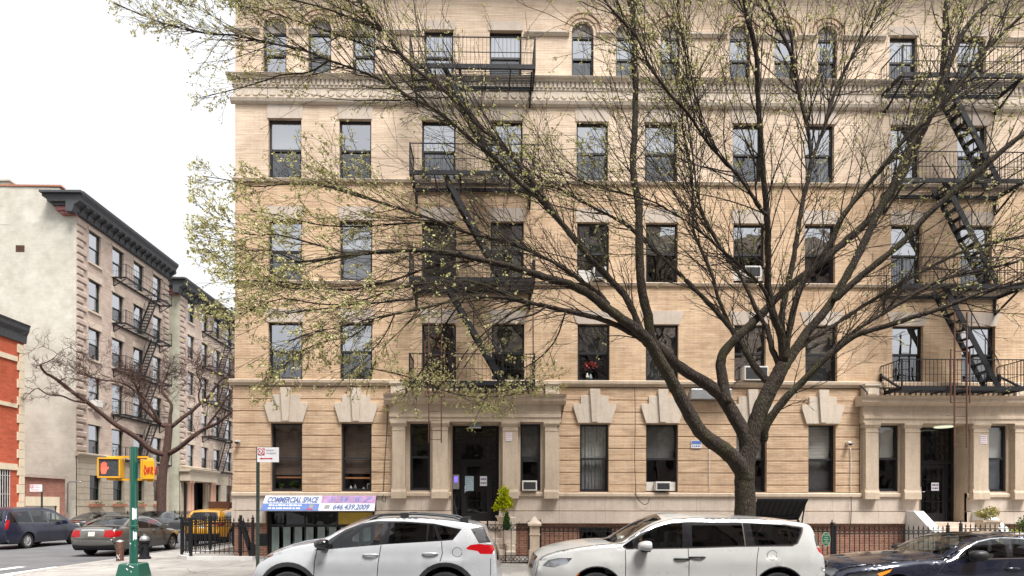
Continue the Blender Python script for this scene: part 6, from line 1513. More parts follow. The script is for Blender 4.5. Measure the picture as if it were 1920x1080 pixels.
# far fence before the buildings across the side street
xf = XB+2.0
for ya, yb, lab in ((26, 36.2, 'dark iron railing before the red brick building and the garage'), (y1a-.9, y1b+.4, 'dark iron railing before the nearer brown apartment block')):
    f = empty('iron_railing', (xf, ya, .14), lab, 'fence', 'iron railings across the side street'); fence_run(f, [(xf, ya), (xf, yb)], .14, 1.15, .17, 'spear', 3.0)
# ---------------------------------------------------------------- street furniture
M['green_pole'] = paint('dark_green_pole_paint', (.006,.085,.058), 0, .35); M['signal_yellow'] = paint('signal_yellow_paint', (.72,.36,.015), 0, .4, coat=.3)
M['signal_face'] = plain('signal_face', (.05,.055,.06), .4, 0, .5, 30); M['hand'] = emis('lit_red_hand', (1, .10, .06), 1.1); M['graffiti'] = plain('red_graffiti', (.5,.03,.02), .5, 0, 0); M['graffiti_purple'] = plain('purple_graffiti', (.12,.05,.2), .5, 0, 0)
M['sticker'] = plain('white_sticker', (.72,.72,.74), .7, 0, .25, 40); M['sign_white'] = plain('sign_white', (.76,.75,.76), .45, 0, .04, 10); M['sign_red'] = plain('sign_red', (.50,.015,.04), .45, 0, .05, 10); M['sign_ink'] = plain('sign_ink', (.05,.05,.06), .6, 0, 0)
M['post_green'] = plain('green_steel_post', (.045,.06,.05), .55, .4, .3, 14); M['sign_blue'] = plain('banner_blue', (.10,.17,.42), .6, 0, .15, 4); M['banner_white'] = plain('banner_white', (.58,.60,.65), .6, 0, .08, 5); M['banner_pink'] = plain('banner_mauve', (.33,.20,.36), .6, 0, .35, 3); M['banner_ink'] = plain('banner_blue_ink', (.10,.13,.28), .6, 0, 0); M['banner_grey'] = plain('banner_letter_blue', (.07,.11,.26), .6, 0, 0)
YP = 14.2; pt = at(251, 838, YP); xp = pt.x
root = empty('signal_pole', (xp, YP, .15), 'green steel pole at the crossing carrying two yellow pedestrian signals and stickers', 'traffic light')
m = MB(); m.lathe([(.088,.55),(.085,.62),(.082,pt.z-.02),(.078,pt.z),(.001,pt.z+.01)], (xp, YP, 0), 20); m.build('pole', M['green_pole'], root, smooth='auto')
m = MB(); zb_ = at(251, 1055, YP).z
m.add([(xp+sx*w_, YP+sy*w_, z) for z, w_ in ((.1,.27),(.30,.26),(.45,.235),(zb_-.02,.215),(zb_,.19)) for sx, sy in ((-1,-1),(1,-1),(1,1),(-1,1))], [(i*4+k, i*4+(k+1)%4, i*4+4+(k+1)%4, i*4+4+k) for i in range(4) for k in range(4)]+[(16,17,18,19)])
m.build('base', M['green_pole'], root, bevel=.015)
m = MB(); m.lathe([(.09,1.36),(.1,1.37),(.1,1.41),(.09,1.42)], (xp, YP, 0), 20); m.build('pole_band', M['green_pole'], root, smooth='auto')
def on_pole(ang, z): a = R(ang); return (xp+.0865*math.sin(a), YP-.0865*math.cos(a), z)
rnd = random.Random(4)
for z0, z1, a0, a1 in ((at(251,965,YP).z-.12, at(251,965,YP).z+.16, 8, 70), (at(251,1005,YP).z-.1, at(251,1005,YP).z+.12, 20, 75), (at(251,1020,YP).z-.02, at(251,1020,YP).z+.05, -40, -5)):
    m = MB()
    for k in range(6):
        b0, b1 = a0+(a1-a0)*k/6, a0+(a1-a0)*(k+1)/6; j0, j1 = rnd.uniform(0,.05), rnd.uniform(0,.05); m.quad(on_pole(b0,z0+j0), on_pole(b1,z0+j1), on_pole(b1,z1-j1), on_pole(b0,z1-j0))
    m.build('sticker', M['sticker'], root)
m = MB(); 
for k in range(7): a = rnd.uniform(-.02,.16); m.bar((xp+a, YP-.235, .22+k*.055), (xp+a+rnd.uniform(-.1,.1), YP-.235, .26+k*.055), .02, .012)
m.build('sticker', M['sticker'], root)
def signal(c, face, nm, px_w):
    """box signal head, face = unit direction it looks in"""
    fx_, fy_ = face; sx, sy = -fy_, fx_        # sideways axis
    P = lambda s, d, z: (c[0]+sx*s+fx_*d, c[1]+sy*s+fy_*d, c[2]+z)
    h = MB(P); h.box(-.23, .23, -.13, .10, -.215, .215); h.box(-.24, .24, .101, .135, -.225, -.19); h.box(-.24, .24, .101, .135, .19, .225); h.box(-.24, -.205, .101, .135, -.189, .189); h.box(.205, .24, .101, .135, -.189, .189)
    for sg in (-1, 1): h.box(-.1, .1, -.1, .02, sg*.24-.025, sg*.24+.025)
    hd = h.build('signal_head', M['signal_yellow'], root, bevel=.012)
    b = MB(P); b.box(-.205, .205, .1, .112, -.189, .189); b.build('signal_face', M['signal_face'], hd)
    return P, hd
cl = at(210, 878, YP); P, hd = signal((cl.x, YP-.02, cl.z), (.10, -.995), 'a', 0)
sgn = 1
g = MB(P); s0 = -.10                            # raised hand symbol
hp = lambda x: sgn*(x)
palm = [(s0-.05,-.13),(s0+.035,-.13),(s0+.055,-.06),(s0+.055,.02),(s0-.065,.02),(s0-.065,-.06)]
g.add([(p[0], .1145, p[1]) for p in palm], [tuple(range(6))])
for k, (x, t) in enumerate(((-.062,.095),(-.030,.125),(.002,.13),(.034,.11))): g.add([(s0+x-.002,.1145,.0),(s0+x+.021,.1145,.0),(s0+x+.021,.1145,t),(s0+x-.002,.1145,t)], [(0,1,2,3)])
g.add([(s0+.05,.1145,-.06),(s0+.10,.1145,.0),(s0+.085,.1145,.03),(s0+.05,.1145,-.0)], [(0,1,2,3)])
g.build('hand_symbol', M['hand'], hd)
cr_ = at(275, 881, YP); P2, hd2 = signal((cr_.x+.02, YP+.05, cr_.z), (-.93, -.37), 'b', 0)
# its back carries a scrawled tag
P3 = lambda s, d, z: P2(s, d, z)
m = MB()
def scr(mb, pts, w_, pf): 
    for p, q in zip(pts, pts[1:]): mb.bar(pf(*p), pf(*q), w_, w_)
pf = lambda u, v: (cr_.x+.03+u, YP-.12-u*0, cr_.z+v)
side = lambda u, v: P2(-.234, -.13+u*.23, v) if False else P2(.234, -.12+u*.22, v)
scr(m, [(.75,.06),(.85,-.02),(.75,-.12),(.62,-.03),(.72,.07),(.8,.1)], .016, side); scr(m, [(.55,-.1),(.5,.05),(.4,-.08),(.35,.06)], .016, side); scr(m, [(.25,-.1),(.2,.06),(.08,.05),(.12,-.02),(.22,-.02),(.06,-.1)], .016, side)
m.build('graffiti', M['graffiti'], hd2)
m = MB()                                      # graffiti on the face turned to the avenue as well
nb = lambda u, v: (P2(-.234, -.13, 0)[0]*(1-u)+P2(-.234, .10, 0)[0]*u, P2(-.234, -.13, 0)[1]*(1-u)+P2(-.234, .10, 0)[1]*u, cr_.z+v)
m = MB()
bk = lambda u, v: P2(.2-u*.4, -.134, v)
for pf_ in (nb, bk):
    scr(m, [(.42,.03),(.34,.06),(.27,-.0),(.34,-.02),(.27,-.06),(.36,-.12),(.46,-.08)], .014, pf_); scr(m, [(.5,.05),(.56,-.1),(.63,.07)], .014, pf_); scr(m, [(.68,-.1),(.70,.06),(.82,.09),(.86,.02),(.72,-.02),(.9,-.08)], .014, pf_)
m.build('graffiti', M['graffiti'], hd2)
m = MB()
for zz in (cl.z+.25, cl.z-.25): m.bar((cl.x-.05, YP+.02, zz), (cr_.x+.02, YP+.02, zz), .045)
m.build('bracket', M['signal_yellow'], root)
# no-parking signs
def parking_sign(name, px, pt_, pb, Y, w_, h_, label, side=1, postw=.06, lines=('MONDAY', 'THURSDAY'), broom=True):
    top = at(px, pt_, Y); x = top.x; r = empty(name, (x, Y, .15), label, 'street sign', 'parking signs on posts')
    m = MB(); m.box(x-postw/2, x+postw/2, Y, Y+.012, .1, top.z); m.box(x-postw/2, x-postw/2+.012, Y+.012, Y+.04, .1, top.z); m.box(x+postw/2-.012, x+postw/2, Y+.012, Y+.04, .1, top.z)
    for k in range(int((top.z-.3)/.1)): m.box(x-.006, x+.006, Y-.003, Y, .25+k*.1, .265+k*.1, 1)
    m.build('post', [M['post_green'], M['black']], r)
    a, b = (x-postw*.1, x-postw*.1+w_) if side > 0 else (x-w_+.04, x+.04); z1 = top.z-.01; z0 = z1-h_
    s = MB(); s.box(a, b, Y-.012, Y-.006, z0, z1); so_ = s.build('sign_plate', M['sign_white'], r, bevel=.002)
    q = MB(); rw = h_*.46; q.box(a+.015, a+.015+rw, Y-.016, Y-.0125, z1-.02-rw, z1-.02); q.build('red_square', M['sign_red'], so_)
    cx, cz = a+.015+rw/2, z1-.02-rw/2; q = MB(); q.tube([(cx+rw*.4*math.cos(k*.393), Y-.019, cz+rw*.4*math.sin(k*.393)) for k in range(17)], rw*.05, 5); q.bar((cx-rw*.28, Y-.019, cz+rw*.28), (cx+rw*.28, Y-.019, cz-rw*.28), rw*.1, .006); q.build('no_parking_ring', M['sign_white'], so_)
    text_mesh('parking_letter', 'P', rw*.75, FRONT(cx-rw*.22, Y-.0175, cz-rw*.26), M['sign_white'], so_, bold=.003)
    for k, t in enumerate(lines): text_mesh('sign_lettering', t, h_*.17, FRONT(a+rw+.04, Y-.0125, z1-.02-h_*.2*(k+1)), M['sign_ink'], so_, width=(w_-rw-.07)*(.72 if k == 0 else .9))
    q = MB(); zz = z0+h_*.24; xa, xb = a+.05, b-.12*w_/.45; q.box(xa+.03, xb-.03, Y-.0145, Y-.0125, zz-.011, zz+.011)
    for xx, sg in ((xa, 1), (xb, -1)): q.add([(xx, Y-.0146, zz), (xx+sg*.05, Y-.0146, zz-.024), (xx+sg*.05, Y-.0146, zz+.024)], [(0,1,2) if sg > 0 else (0,2,1)])
    q.build('arrow', M['sign_red'], so_)
parking_sign('parking_sign', 483, 838, 1045, 13.35, .455, .31, 'red and white parking sign on a green post behind the white SUV')
parking_sign('parking_sign', 78, 908, 1000, 32.2, .62, .36, 'red and white parking sign on a rusty post by the garage', -1, .08)
# hydrant and bollard
h = at(271, 1008, 20.4); x, y = h.x, 20.4
m = MB(); m.lathe([(.19,.14),(.19,.2),(.15,.22),(.14,.30),(.14,.66),(.17,.67),(.17,.72),(.14,.73)], (x, y, 0), 18); r = m.build('fire_hydrant', M['black'], smooth='auto'); tag(r, 'black fire hydrant with silver dome beside the green signal pole', 'hydrant')
m = MB(); m.lathe([(.145,.731),(.15,.76),(.13,.82),(.08,.87),(.035,.885),(.035,.93),(.001,.935)], (x, y, 0), 18); m.build('cap', M['steel'], r, smooth='auto')
for nx, ny in ((1,0),(-1,0),(0,-1)):
    m = MB(); m.tube([(x+nx*.12,y+ny*.12,.52),(x+nx*.21,y+ny*.21,.52)], .055, 10); m.tube([(x+nx*.21,y+ny*.21,.52),(x+nx*.23,y+ny*.23,.52)], .035, 6); m.build('outlet', M['black'], r)
b = at(225, 1014, 19.7); m = MB(); m.lathe([(.105,.12),(.105,.72),(.10,.73)], (b.x, 19.7, 0), 16); r = m.build('bollard', M['rust'], smooth='auto'); tag(r, 'short rusty steel bollard near the kerb behind the signal pole', 'bollard')
m = MB(); m.lathe([(.106,.731),(.09,.76),(.05,.785),(.001,.79)], (b.x, 19.7, 0), 16); m.build('cap', M['steel'], r, smooth='auto')
m = MB(); m.bar((b.x-.02, 19.59, .2), (b.x+.05, 19.59, .34), .02, .01); m.bar((b.x+.05, 19.59, .2), (b.x-.03, 19.59, .33), .02, .01); m.build('sticker', M['sticker'], r)
# ---------------------------------------------------------------- the shop banner
zt_, zb_ = at(600, 929.5, FY-.16).z, at(600, 957.5, FY-.55).z
xa, xb, xc, xd = at(498, 929, FY-.16).x, at(705, 929, FY-.16).x, at(488, 957, FY-.55).x, at(702, 957, FY-.55).x
YT, YB_ = FY-.16, FY-.55
r = empty('shop_banner', ((xa+xb)/2, YT, zb_), 'sloping blue, white and mauve COMMERCIAL SPACE banner with a phone number', 'banner')
def bp(u, v, off=0):                            # u along (0..1), v up (0..1)
    x0 = xc+(xa-xc)*v; x1 = xd+(xb-xd)*v; n = Vector((0, -(zt_-zb_), -(YT-YB_)*-1)).normalized()
    nn = Vector((0, -(zt_-zb_), (YT-YB_))).normalized()
    return Vector((x0+(x1-x0)*u, YB_+(YT-YB_)*v, zb_+(zt_-zb_)*v))+nn*off
m = MB(); 
def patch(mb, u0, u1, v0, v1, off): mb.quad(bp(u0,v0,off), bp(u1,v0,off), bp(u1,v1,off), bp(u0,v1,off))
m.add([bp(0,0),bp(1,0),bp(1,1),bp(0,1),bp(0,0,-.03),bp(1,0,-.03),bp(1,1,-.03),bp(0,1,-.03)], [(0,1,2,3),(7,6,5,4),(0,4,5,1),(1,5,6,2),(2,6,7,3),(3,7,4,0)])
bo = m.build('banner_sheet', M['banner_white'], r)
m = MB(); patch(m, 0, .505, 0, .47, .004); m.build('blue_band', M['sign_blue'], bo)
m = MB(); patch(m, .515, 1, .49, 1, .004); m.build('mauve_band', M['banner_pink'], bo)
Lb = (bp(1,.5)-bp(0,.5)).length; Hb = (bp(0,1)-bp(0,0)).length
tilt = math.atan2(YT-YB_, zt_-zb_)
def btext(s, u, v, wu, hv, mat, bold=.012, shear=.28):
    o = bp(u, v, .007); Mx = Matrix.Translation(o) @ Matrix.Rotation(math.pi/2-tilt, 4, 'X'); text_mesh('banner_lettering', s, hv*Hb*1.38, Mx, M[mat], bo, shear=shear, bold=bold, width=wu*Lb)
btext('COMMERCIAL SPACE', .035, .54, .455, .37, 'banner_grey', .013); btext('646.439.2009', .63, .08, .325, .34, 'banner_grey', .008)
m = MB(); rnd = random.Random(9)
for v in (.30, .10):                            # two lines of print too small to read
    u = .06
    while u < .345:
        w_ = rnd.uniform(.012, .04); patch(m, u, min(u+w_, .35), v, v+.09, .008); u += w_+rnd.uniform(.004, .012)
m.build('small_print', M['sticker'], bo)
m = MB()
for u, v0, v1 in ((.60,.62,.92),(.625,.72,.80),(.69,.58,.95),(.715,.66,.72),(.73,.60,.9),(.82,.6,.92),(.84,.62,.9)): patch(m, u, u+.012, v0, v1, .009)
m.quad(bp(.885,.55,.009), bp(.90,.55,.009), bp(.97,.92,.009), bp(.955,.92,.009)); m.quad(bp(.73,.72,.01), bp(.755,.72,.01), bp(.755,.80,.01), bp(.73,.80,.01))
m.build('banner_lettering', M['sign_blue'], bo)
m = MB(); patch(m, .40, .455, .05, .12, .009); m.build('red_stripe', M['sign_red'], bo)
m = MB(); patch(m, .42, .46, .15, .40, .008); patch(m, .555, .60, .12, .38, .008); m.build('logo_patch', M['curtain_grey'], bo)
m = MB(); m.add([bp(1,0,-.031),bp(1,1,-.031),(bp(1,1).x,FY-.05,bp(1,0).z),bp(0,0,-.031),bp(0,1,-.031),(bp(0,1).x,FY-.05,bp(0,0).z)], [(0,1,2),(3,5,4),(0,2,5,3)]); m.build('banner_frame', M['black'], r)
# ---------------------------------------------------------------- small things on the facade
def ac_unit(px0, px1, py0, py1, label, e=-.22, side_panels=None, depth=.5):
    a, b, z0, z1 = at(px0, py1, FY+e).x, at(px1, py0, FY+e).x, at(px0, py1, FY+e).z, at(px0, py0, FY+e).z
    m = MB(PF); m.box(a, b, e, e+depth, z0, z1); r = m.build('air_conditioner', M['ac'], bevel=.012); tag(r, label, 'air conditioner', 'window air conditioners')
    g = MB(PF); g.box(a+.045, b-.045, e-.006, e+.002, z0+.05, z1-.05)
    for k in range(9): zz = z0+.06+(z1-z0-.12)*(k+.5)/9; g.box(a+.05, b-.05, e-.012, e-.005, zz-.006, zz+.004)
    g.build('grille', M['ac_grille'], r)
    if side_panels:
        s0, s1 = at(side_panels[0], py1, FY).x, at(side_panels[1], py1, FY).x
        for u0, u1 in ((s0, a-.005), (b+.005, s1)):
            g = MB(PF); n = max(2, int((u1-u0)/.05))
            for k in range(n): g.box(u0+(u1-u0)*k/n, u0+(u1-u0)*(k+.8)/n, .10, .112, z0, z1); g.box(u0+(u1-u0)*k/n, u0+(u1-u0)*(k+1)/n, .105, .112, z0, z1)
            g.build('side_panel', M['ac'], r)
    return r
ac_unit(979, 1007, 901, 920, 'grey faced air conditioner in the narrow portico window right of the left door')
ac_unit(1230, 1258, 903, 920, 'air conditioner between pleated panels in a ground floor window left of the trunk', side_panels=(1213, 1268))
ac_unit(1396, 1441, 686, 713, 'bulky air conditioner in the window behind the tree fork, above the keystone')
ac_unit(1397, 1428, 498, 520, 'white air conditioner in a third floor window right of the trunk axis', side_panels=(1377, 1433))
ac_unit(1113, 1137, 500, 522, 'white air conditioner in a third floor window left of the trunk', side_panels=(1085, 1139))
m = MB(PX); zz = zpx(175, 762); yy = (cols1[0][0]+cols1[0][1])/2; m.box(yy-.35, yy+.35, -.35, .15, zz-.02, zz+.42); r = tag(m.build('air_conditioner', M['ac'], bevel=.015), 'white air conditioner on the nearer brown block, behind the bare tree', 'air conditioner', 'window air conditioners')
m = MB(PX); m.bar((yy-.25,-.33,zz-.02), (yy-.25,0,zz-.4), .04); m.bar((yy+.25,-.33,zz-.02), (yy+.25,0,zz-.4), .04); m.build('bracket', M['ac'], r)
# long grey box under the first-floor course
a, b, z0, z1 = at(1296, 748, FY-.3).x, at(1372, 728, FY-.3).x, at(1296, 748, FY-.3).z, at(1296, 729, FY-.3).z
m = MB(PF); m.box(a, b, -.32, -.06, z0, z1); tag(m.build('wall_cabinet', M['steel'], bevel=.015), 'long pale grey metal box under the stone course behind the tree fork', 'box')
def camera_unit(px, py, label, e=-.22):
    p = at(px, py, FY+e); m = MB(); m.box(p.x-.06, p.x+.06, FY+e, FY-.04, p.z-.01, p.z+.08); r = m.build('security_camera', M['white'], bevel=.02); tag(r, label, 'camera', 'security cameras')
    m = MB(); m.lathe([(.001,-.07),(.05,-.05),(.07,0),(.07,.01),(.001,.011)], (p.x, FY+e-.02, p.z-.0), 12); m.build('dome', M['dark_glass'], r, smooth=True); return r
camera_unit(1594, 832, 'white security camera with white conduit, left of the right portico'); camera_unit(444, 829, 'white security camera at the building corner, above the parking sign')
def cable(pts, label, mat='black', r=.012, name='cable', e=-.07):
    P = [at(x, y, FY+e) for x, y in pts]; m = MB(); m.tube(smooth_curve([tuple(p) for p in P], 4), r, 5); tag(m.build(name, M[mat], smooth=True), label, 'cable', 'cables on the facade')
cable([(1595,840),(1596,870),(1595,900),(1596,921)], 'white conduit running down from the security camera by the right portico', 'white', .014)
cable([(1596,931),(1596,960),(1595,983)], 'thin dark conduit on the stone base below the right camera', 'rust', .014, e=-.17)
cable([(1331,842),(1330,880),(1331,921)], 'pale conduit dropping below the small blue sign', 'white', .012)
cable([(1190,724),(1191,790),(1190,860),(1192,921),(1192,926)], 'black cable hanging between two ground floor windows left of the trunk', e=-.16)
cable([(1192,926),(1198,938),(1208,946),(1216,942),(1217,934)], 'looped cable end on the stone base left of the trunk', e=-.17)
cable([(724,735),(726,790),(722,860),(719,921)], 'black cable hanging left of the left portico', e=-.08)
cable([(719,928),(716,937),(722,941),(723,930)], 'looped cable end on the stone base right of the banner', e=-.17)
cable([(1053,738),(1056,760),(1052,785),(1046,800)], 'curly dark cable at the right end of the left portico', e=-.28)
cable([(1612,722),(1625,735),(1632,748),(1700,752),(1790,752),(1880,753),(1905,738)], 'dark pipe swagged along the right portico parapet', 'black', .022, e=-.36)
cable([(1000,560),(1000,640),(1001,700)], 'thin black cable beside the left fire escape', e=-.03)
cable([(1372,727),(1380,716),(1395,714),(1440,716)], 'dark pipe on the stone course behind the tree fork', 'rust', .02, e=-.17)
def plate(px0, py0, px1, py1, e, mat, name, label, cat, group=None, th=.008):
    p, q = at(px0, py1, FY+e), at(px1, py0, FY+e); m = MB(); m.box(p.x, q.x, FY+e-th, FY+e, p.z, q.z); return tag(m.build(name, M[mat]), label, cat, group), p, q
def scribble(par, p, q, e, mat, rows, seed):
    rn = random.Random(seed); m = MB(); w_ = q.x-p.x; h_ = q.z-p.z
    for k in range(rows):
        z = q.z-h_*(k+.7)/(rows+.4); x = p.x+w_*.1
        while x < q.x-w_*.12: l = rn.uniform(.08, .25)*w_; m.box(x, min(x+l, q.x-w_*.08), FY+e-.0115, FY+e-.0085, z-h_*.2/rows, z+h_*.2/rows); x += l+w_*.06
    m.build('print', M[mat], par)
for px_, py_, e, lab, sd in ((948, 811, -.269, 'pink notice on the pilaster right of the left door', 1), (1838, 816, -.269, 'pink notice on the pilaster right of the right door', 2)):
    o, p, q = plate(px_, py_, px_+12, py_+16, e, 'paper', 'notice', lab, 'notice', 'pink notices on pilasters'); scribble(o, p, q, e, 'paper_pink', 4, sd)
o, p, q = plate(1296, 826, 1315, 840, -.055, 'sticker', 'wall_sign', 'small blue and white sign on the brick left of the trunk', 'sign')
m = MB(); m.box(p.x+.01, q.x-.01, FY-.068, FY-.063, (p.z+q.z)/2, q.z-.01); m.build('blue_band', M['sign_blue'], o); scribble(o, p, Vector((q.x, q.y, (p.z+q.z)/2)), -.055, 'sign_blue', 1, 4)
E5 = .48
o, p, q = plate(872, 893, 888, 920, E5, 'paper_blue', 'notice', 'large bluish paper notice on the left door glass', 'notice'); scribble(o, p, q, E5, 'curtain_grey', 6, 6)
o, p, q = plate(900, 893, 913, 911, E5, 'paper', 'notice', 'small white paper notice on the left door glass', 'notice'); scribble(o, p, q, E5, 'graffiti_purple', 2, 7)
o, p, q = plate(1746, 905, 1760, 920, E5, 'paper', 'notice', 'white paper notice on the right door glass', 'notice'); scribble(o, p, q, E5, 'graffiti_purple', 2, 8)
o, p, q = plate(849, 890, 861, 917, E5-.03, 'steel', 'intercom', 'steel entry intercom with violet screen beside the left door', 'intercom', th=.03)
M['screen'] = emis('violet_screen', (.22, .14, .9), .8); m = MB(); m.box(p.x+.05, q.x-.05, FY+E5-.0635, FY+E5-.0605, (p.z+q.z)/2-.02, q.z-.06); m.build('screen', M['screen'], o)
# door lamps
p = at(891, 797, FY-.1); m = MB(); m.box(p.x-.2, p.x+.2, FY-.12, FY+.05, p.z-.07, p.z+.07); o = tag(m.build('door_lamp', M['teal_panel'], bevel=.015), 'small teal box lamp over the left door', 'lamp')
m = MB(); m.box(p.x-.19, p.x+.19, FY-.115, FY+.04, p.z-.095, p.z-.071); m.build('diffuser', M['sticker'], o)
M['lamp_glow'] = emis('lamp_glow', (.9, .95, .7), .45); p = at(1770, 801, FY+.1); m = MB(); m.lathe([(.001,-.02),(.26,-.012),(.30,.01),(.26,.035),(.001,.055)], (p.x, FY+.12, p.z), 20); o = tag(m.build('door_lamp', M['lamp_glow'], smooth=True), 'round lit ceiling lamp over the right door', 'lamp')
m = MB(); m.lathe([(.28,.056),(.28,.085),(.05,.10),(.001,.101)], (p.x, FY+.12, p.z), 20); m.build('lamp_base', M['steel'], o)
text_mesh('house_number', '117', .17, FRONT(at(1769,783,FY-.33).x, FY-.30, at(1769,783,FY-.33).z), M['stone_pale'], [x for x in COL.objects if x.name.startswith('portico')][1], bold=.004, ext=.006)
# ceiling lamp seen through a window, pots and bottles on the sills
M['bulb'] = emis('lit_bulb', (1, .95, .85), 12); p = at(961, 648, FY+.6); m = MB(); m.lathe([(.001,-.05),(.045,-.03),(.055,0),(.04,.035),(.001,.05)], tuple(p), 10); o = tag(m.build('ceiling_lamp', M['bulb'], smooth=True), 'small lit bulb behind the window by the left stair', 'lamp'); m = MB(); m.tube([p+Vector((0,0,.05)), p+Vector((0,0,.5))], .006, 5); m.build('cord', M['black'], o)
def bush(mb, c, rx, rz, n, size, rnd):
    for _ in range(n):
        d = Vector((rnd.gauss(0,1), rnd.gauss(0,1), rnd.gauss(0,1))).normalized()*rnd.random()**.4; q = Vector((c[0]+d.x*rx, c[1]+d.y*rx, c[2]+d.z*rz)); a = Vector((rnd.gauss(0,1), rnd.gauss(0,1), rnd.gauss(.3,1))).normalized(); b_ = a.orthogonal(); b_.rotate(Matrix.Rotation(rnd.random()*6.28, 3, a)); s = size*rnd.uniform(.6, 1.4)
        mb.add([q, q+a*s*.5+b_*s*.3, q+a*s, q+a*s*.5-b_*s*.3], [(0,1,2,3)])
M['leaf_yellow'] = leafmat('yellow_green_leaf', (.28,.36,.01), (.48,.52,.015), (.62,.62,.03)); M['leaf_green'] = leafmat('dark_green_leaf', (.03,.08,.015), (.05,.12,.02), (.08,.16,.03)); M['leaf_olive'] = leafmat('olive_leaf', (.20,.19,.06), (.32,.29,.10), (.42,.36,.16))
def pot(x, y, z, r, h, mat, label, leaf, crown, n, sz, group=None, urn=True, name='potted_shrub'):
    root = empty(name, (x, y, z), label, 'plant', group); m = MB()
    m.lathe([(r*.62,0),(r*.66,.03),(r*.5,.06),(r*.72,h*.55),(r*.95,h*.88),(r*1.08,h*.9),(r*1.08,h),(r*.9,h),(r*.88,h*.92),(.001,h*.92)] if urn else [(r*.8,0),(r,h*.9),(r*1.06,h*.91),(r*1.06,h),(r*.92,h),(r*.9,h*.9),(.001,h*.9)], (x, y, z), 18); m.build('pot', M[mat], root, smooth='auto')
    rn = random.Random(int(abs(x)*100)); m = MB(); s = MB()
    for cx, cz, rx, rz, k in crown: bush(m, (x+cx, y, z+h+cz), rx, rz, int(n*k), sz, rn)
    for k in range(6): s.tube([(x+rn.uniform(-.03,.03), y, z+h*.9), (x+rn.uniform(-.1,.1), y+rn.uniform(-.08,.08), z+h+crown[0][1])], .008, 4)
    s.build('stem', M['bark'], root); m.build('foliage', M[leaf], root)
YQ = 20.35; p = at(944, 985, YQ)
pot(at(944,960,YQ).x, YQ, at(944,993,YQ).z, .24, .45, 'stone', 'yellow green shrub in a stone urn beside the left door', 'leaf_yellow', [(0,.45,.20,.34,1),(.02,.75,.16,.18,.5),(-.22,.28,.12,.10,.25),(.2,.4,.12,.16,.3)], 520, .075)
YQ = 19.75; pot(at(950,990,YQ).x, YQ, at(950,1011,YQ).z, .17, .28, 'stone_base', 'small dark conifer in a pale pot on the steps of the left stoop', 'leaf_green', [(0,.14,.13,.16,1),(0,.30,.10,.16,.7),(0,.46,.05,.12,.3)], 520, .05, urn=False)
YQ = 19.9; xq, zq = at(1853,970,YQ).x, at(1853,1000,YQ).z
root = empty('stone_planter', (xq, YQ, zq), 'yellowish shrub in a grey stone trough right of the white stoop', 'plant'); m = MB(); w0 = .28; m.add([(xq+sx*w, YQ+sy*w*.6, zq+z) for z, w in ((0,.2),(.1,.2),(.34,.27),(.36,.31),(.42,.31)) for sx, sy in ((-1,-1),(1,-1),(1,1),(-1,1))], [(i*4+k, i*4+(k+1)%4, i*4+4+(k+1)%4, i*4+4+k) for i in range(4) for k in range(4)]+[(16,17,18,19)]); m.build('trough', M['stone'], root)
rn = random.Random(8); m = MB(); bush(m, (xq, YQ, zq+.62), .30, .18, 520, .055, rn); bush(m, (xq-.25, YQ, zq+.6), .16, .12, 140, .05, rn); bush(m, (xq+.1, YQ, zq+.72), .2, .15, 220, .05, rn); m.build('foliage', M['leaf_olive'], root)
m = MB(); m.box(xq-.25, xq+.25, YQ-.2, YQ+.2, .1, zq-.001); m.build('plinth', M['stone_base'], root)
xq = at(1926,975,YQ).x; root = empty('garden_shrub', (xq, YQ, .2), 'dark green shrub with pale undergrowth at the right edge', 'plant'); m = MB(); bush(m, (xq, YQ, 1.25), .28, .36, 420, .07, rn); m.build('foliage', M['leaf_green'], root); m = MB(); bush(m, (xq-.35, YQ, .95), .4, .22, 460, .05, rn); m.build('undergrowth', M['leaf_yellow'], root); m = MB(); m.tube([(xq,YQ,.1),(xq+.03,YQ,1.2)], .025, 6); m.build('stem', M['bark'], root)
# open cellar hatch
Yh = 18.6; c = [at(x_, y_, Yy) for x_, y_, Yy in ((1405,975,18.9), (1497,975,18.9), (1516,936,18.2), (1421,936,18.2))]
n = (c[1]-c[0]).cross(c[3]-c[0]).normalized()
def hp_(u, v, o): return (c[0]*(1-u)+c[1]*u)*(1-v)+(c[3]*(1-u)+c[2]*u)*v+n*o
root = empty('cellar_hatch', hp_(.5, 0, 0), 'black ribbed metal hatch propped open beside the tree trunk, above the minivan roof', 'hatch')
m = MB(); m.add([hp_(0,0,0),hp_(1,0,0),hp_(1,1,0),hp_(0,1,0),hp_(0,0,-.03),hp_(1,0,-.03),hp_(1,1,-.03),hp_(0,1,-.03)], [(0,1,2,3),(7,6,5,4),(0,4,5,1),(1,5,6,2),(2,6,7,3),(3,7,4,0)]); m.build('leaf', M['black'], root)
m = MB()
for k in range(9): m.bar(hp_(.08+k*.105,.25,.012), hp_(.08+k*.105,.93,.008), .016, .012)
for v in (.04, .2, .96): m.bar(hp_(.01,v,.014), hp_(.99,v,.014), .03, .02)
m.build('rib', M['black'], root)
m = MB(); z_ = c[1].z
for u in (.03, .97): q = hp_(u, .15, -.04); m.bar((q.x, q.y+.15, .15), q, .04); q = hp_(u,.9,-.03); m.bar((q.x-.02, q.y+.6, .15), q, .03)
m.bar((c[0].x, c[0].y, .15), c[0], .05); m.bar((c[1].x, c[1].y, .15), c[1], .05); m.build('strut', M['black'], root)
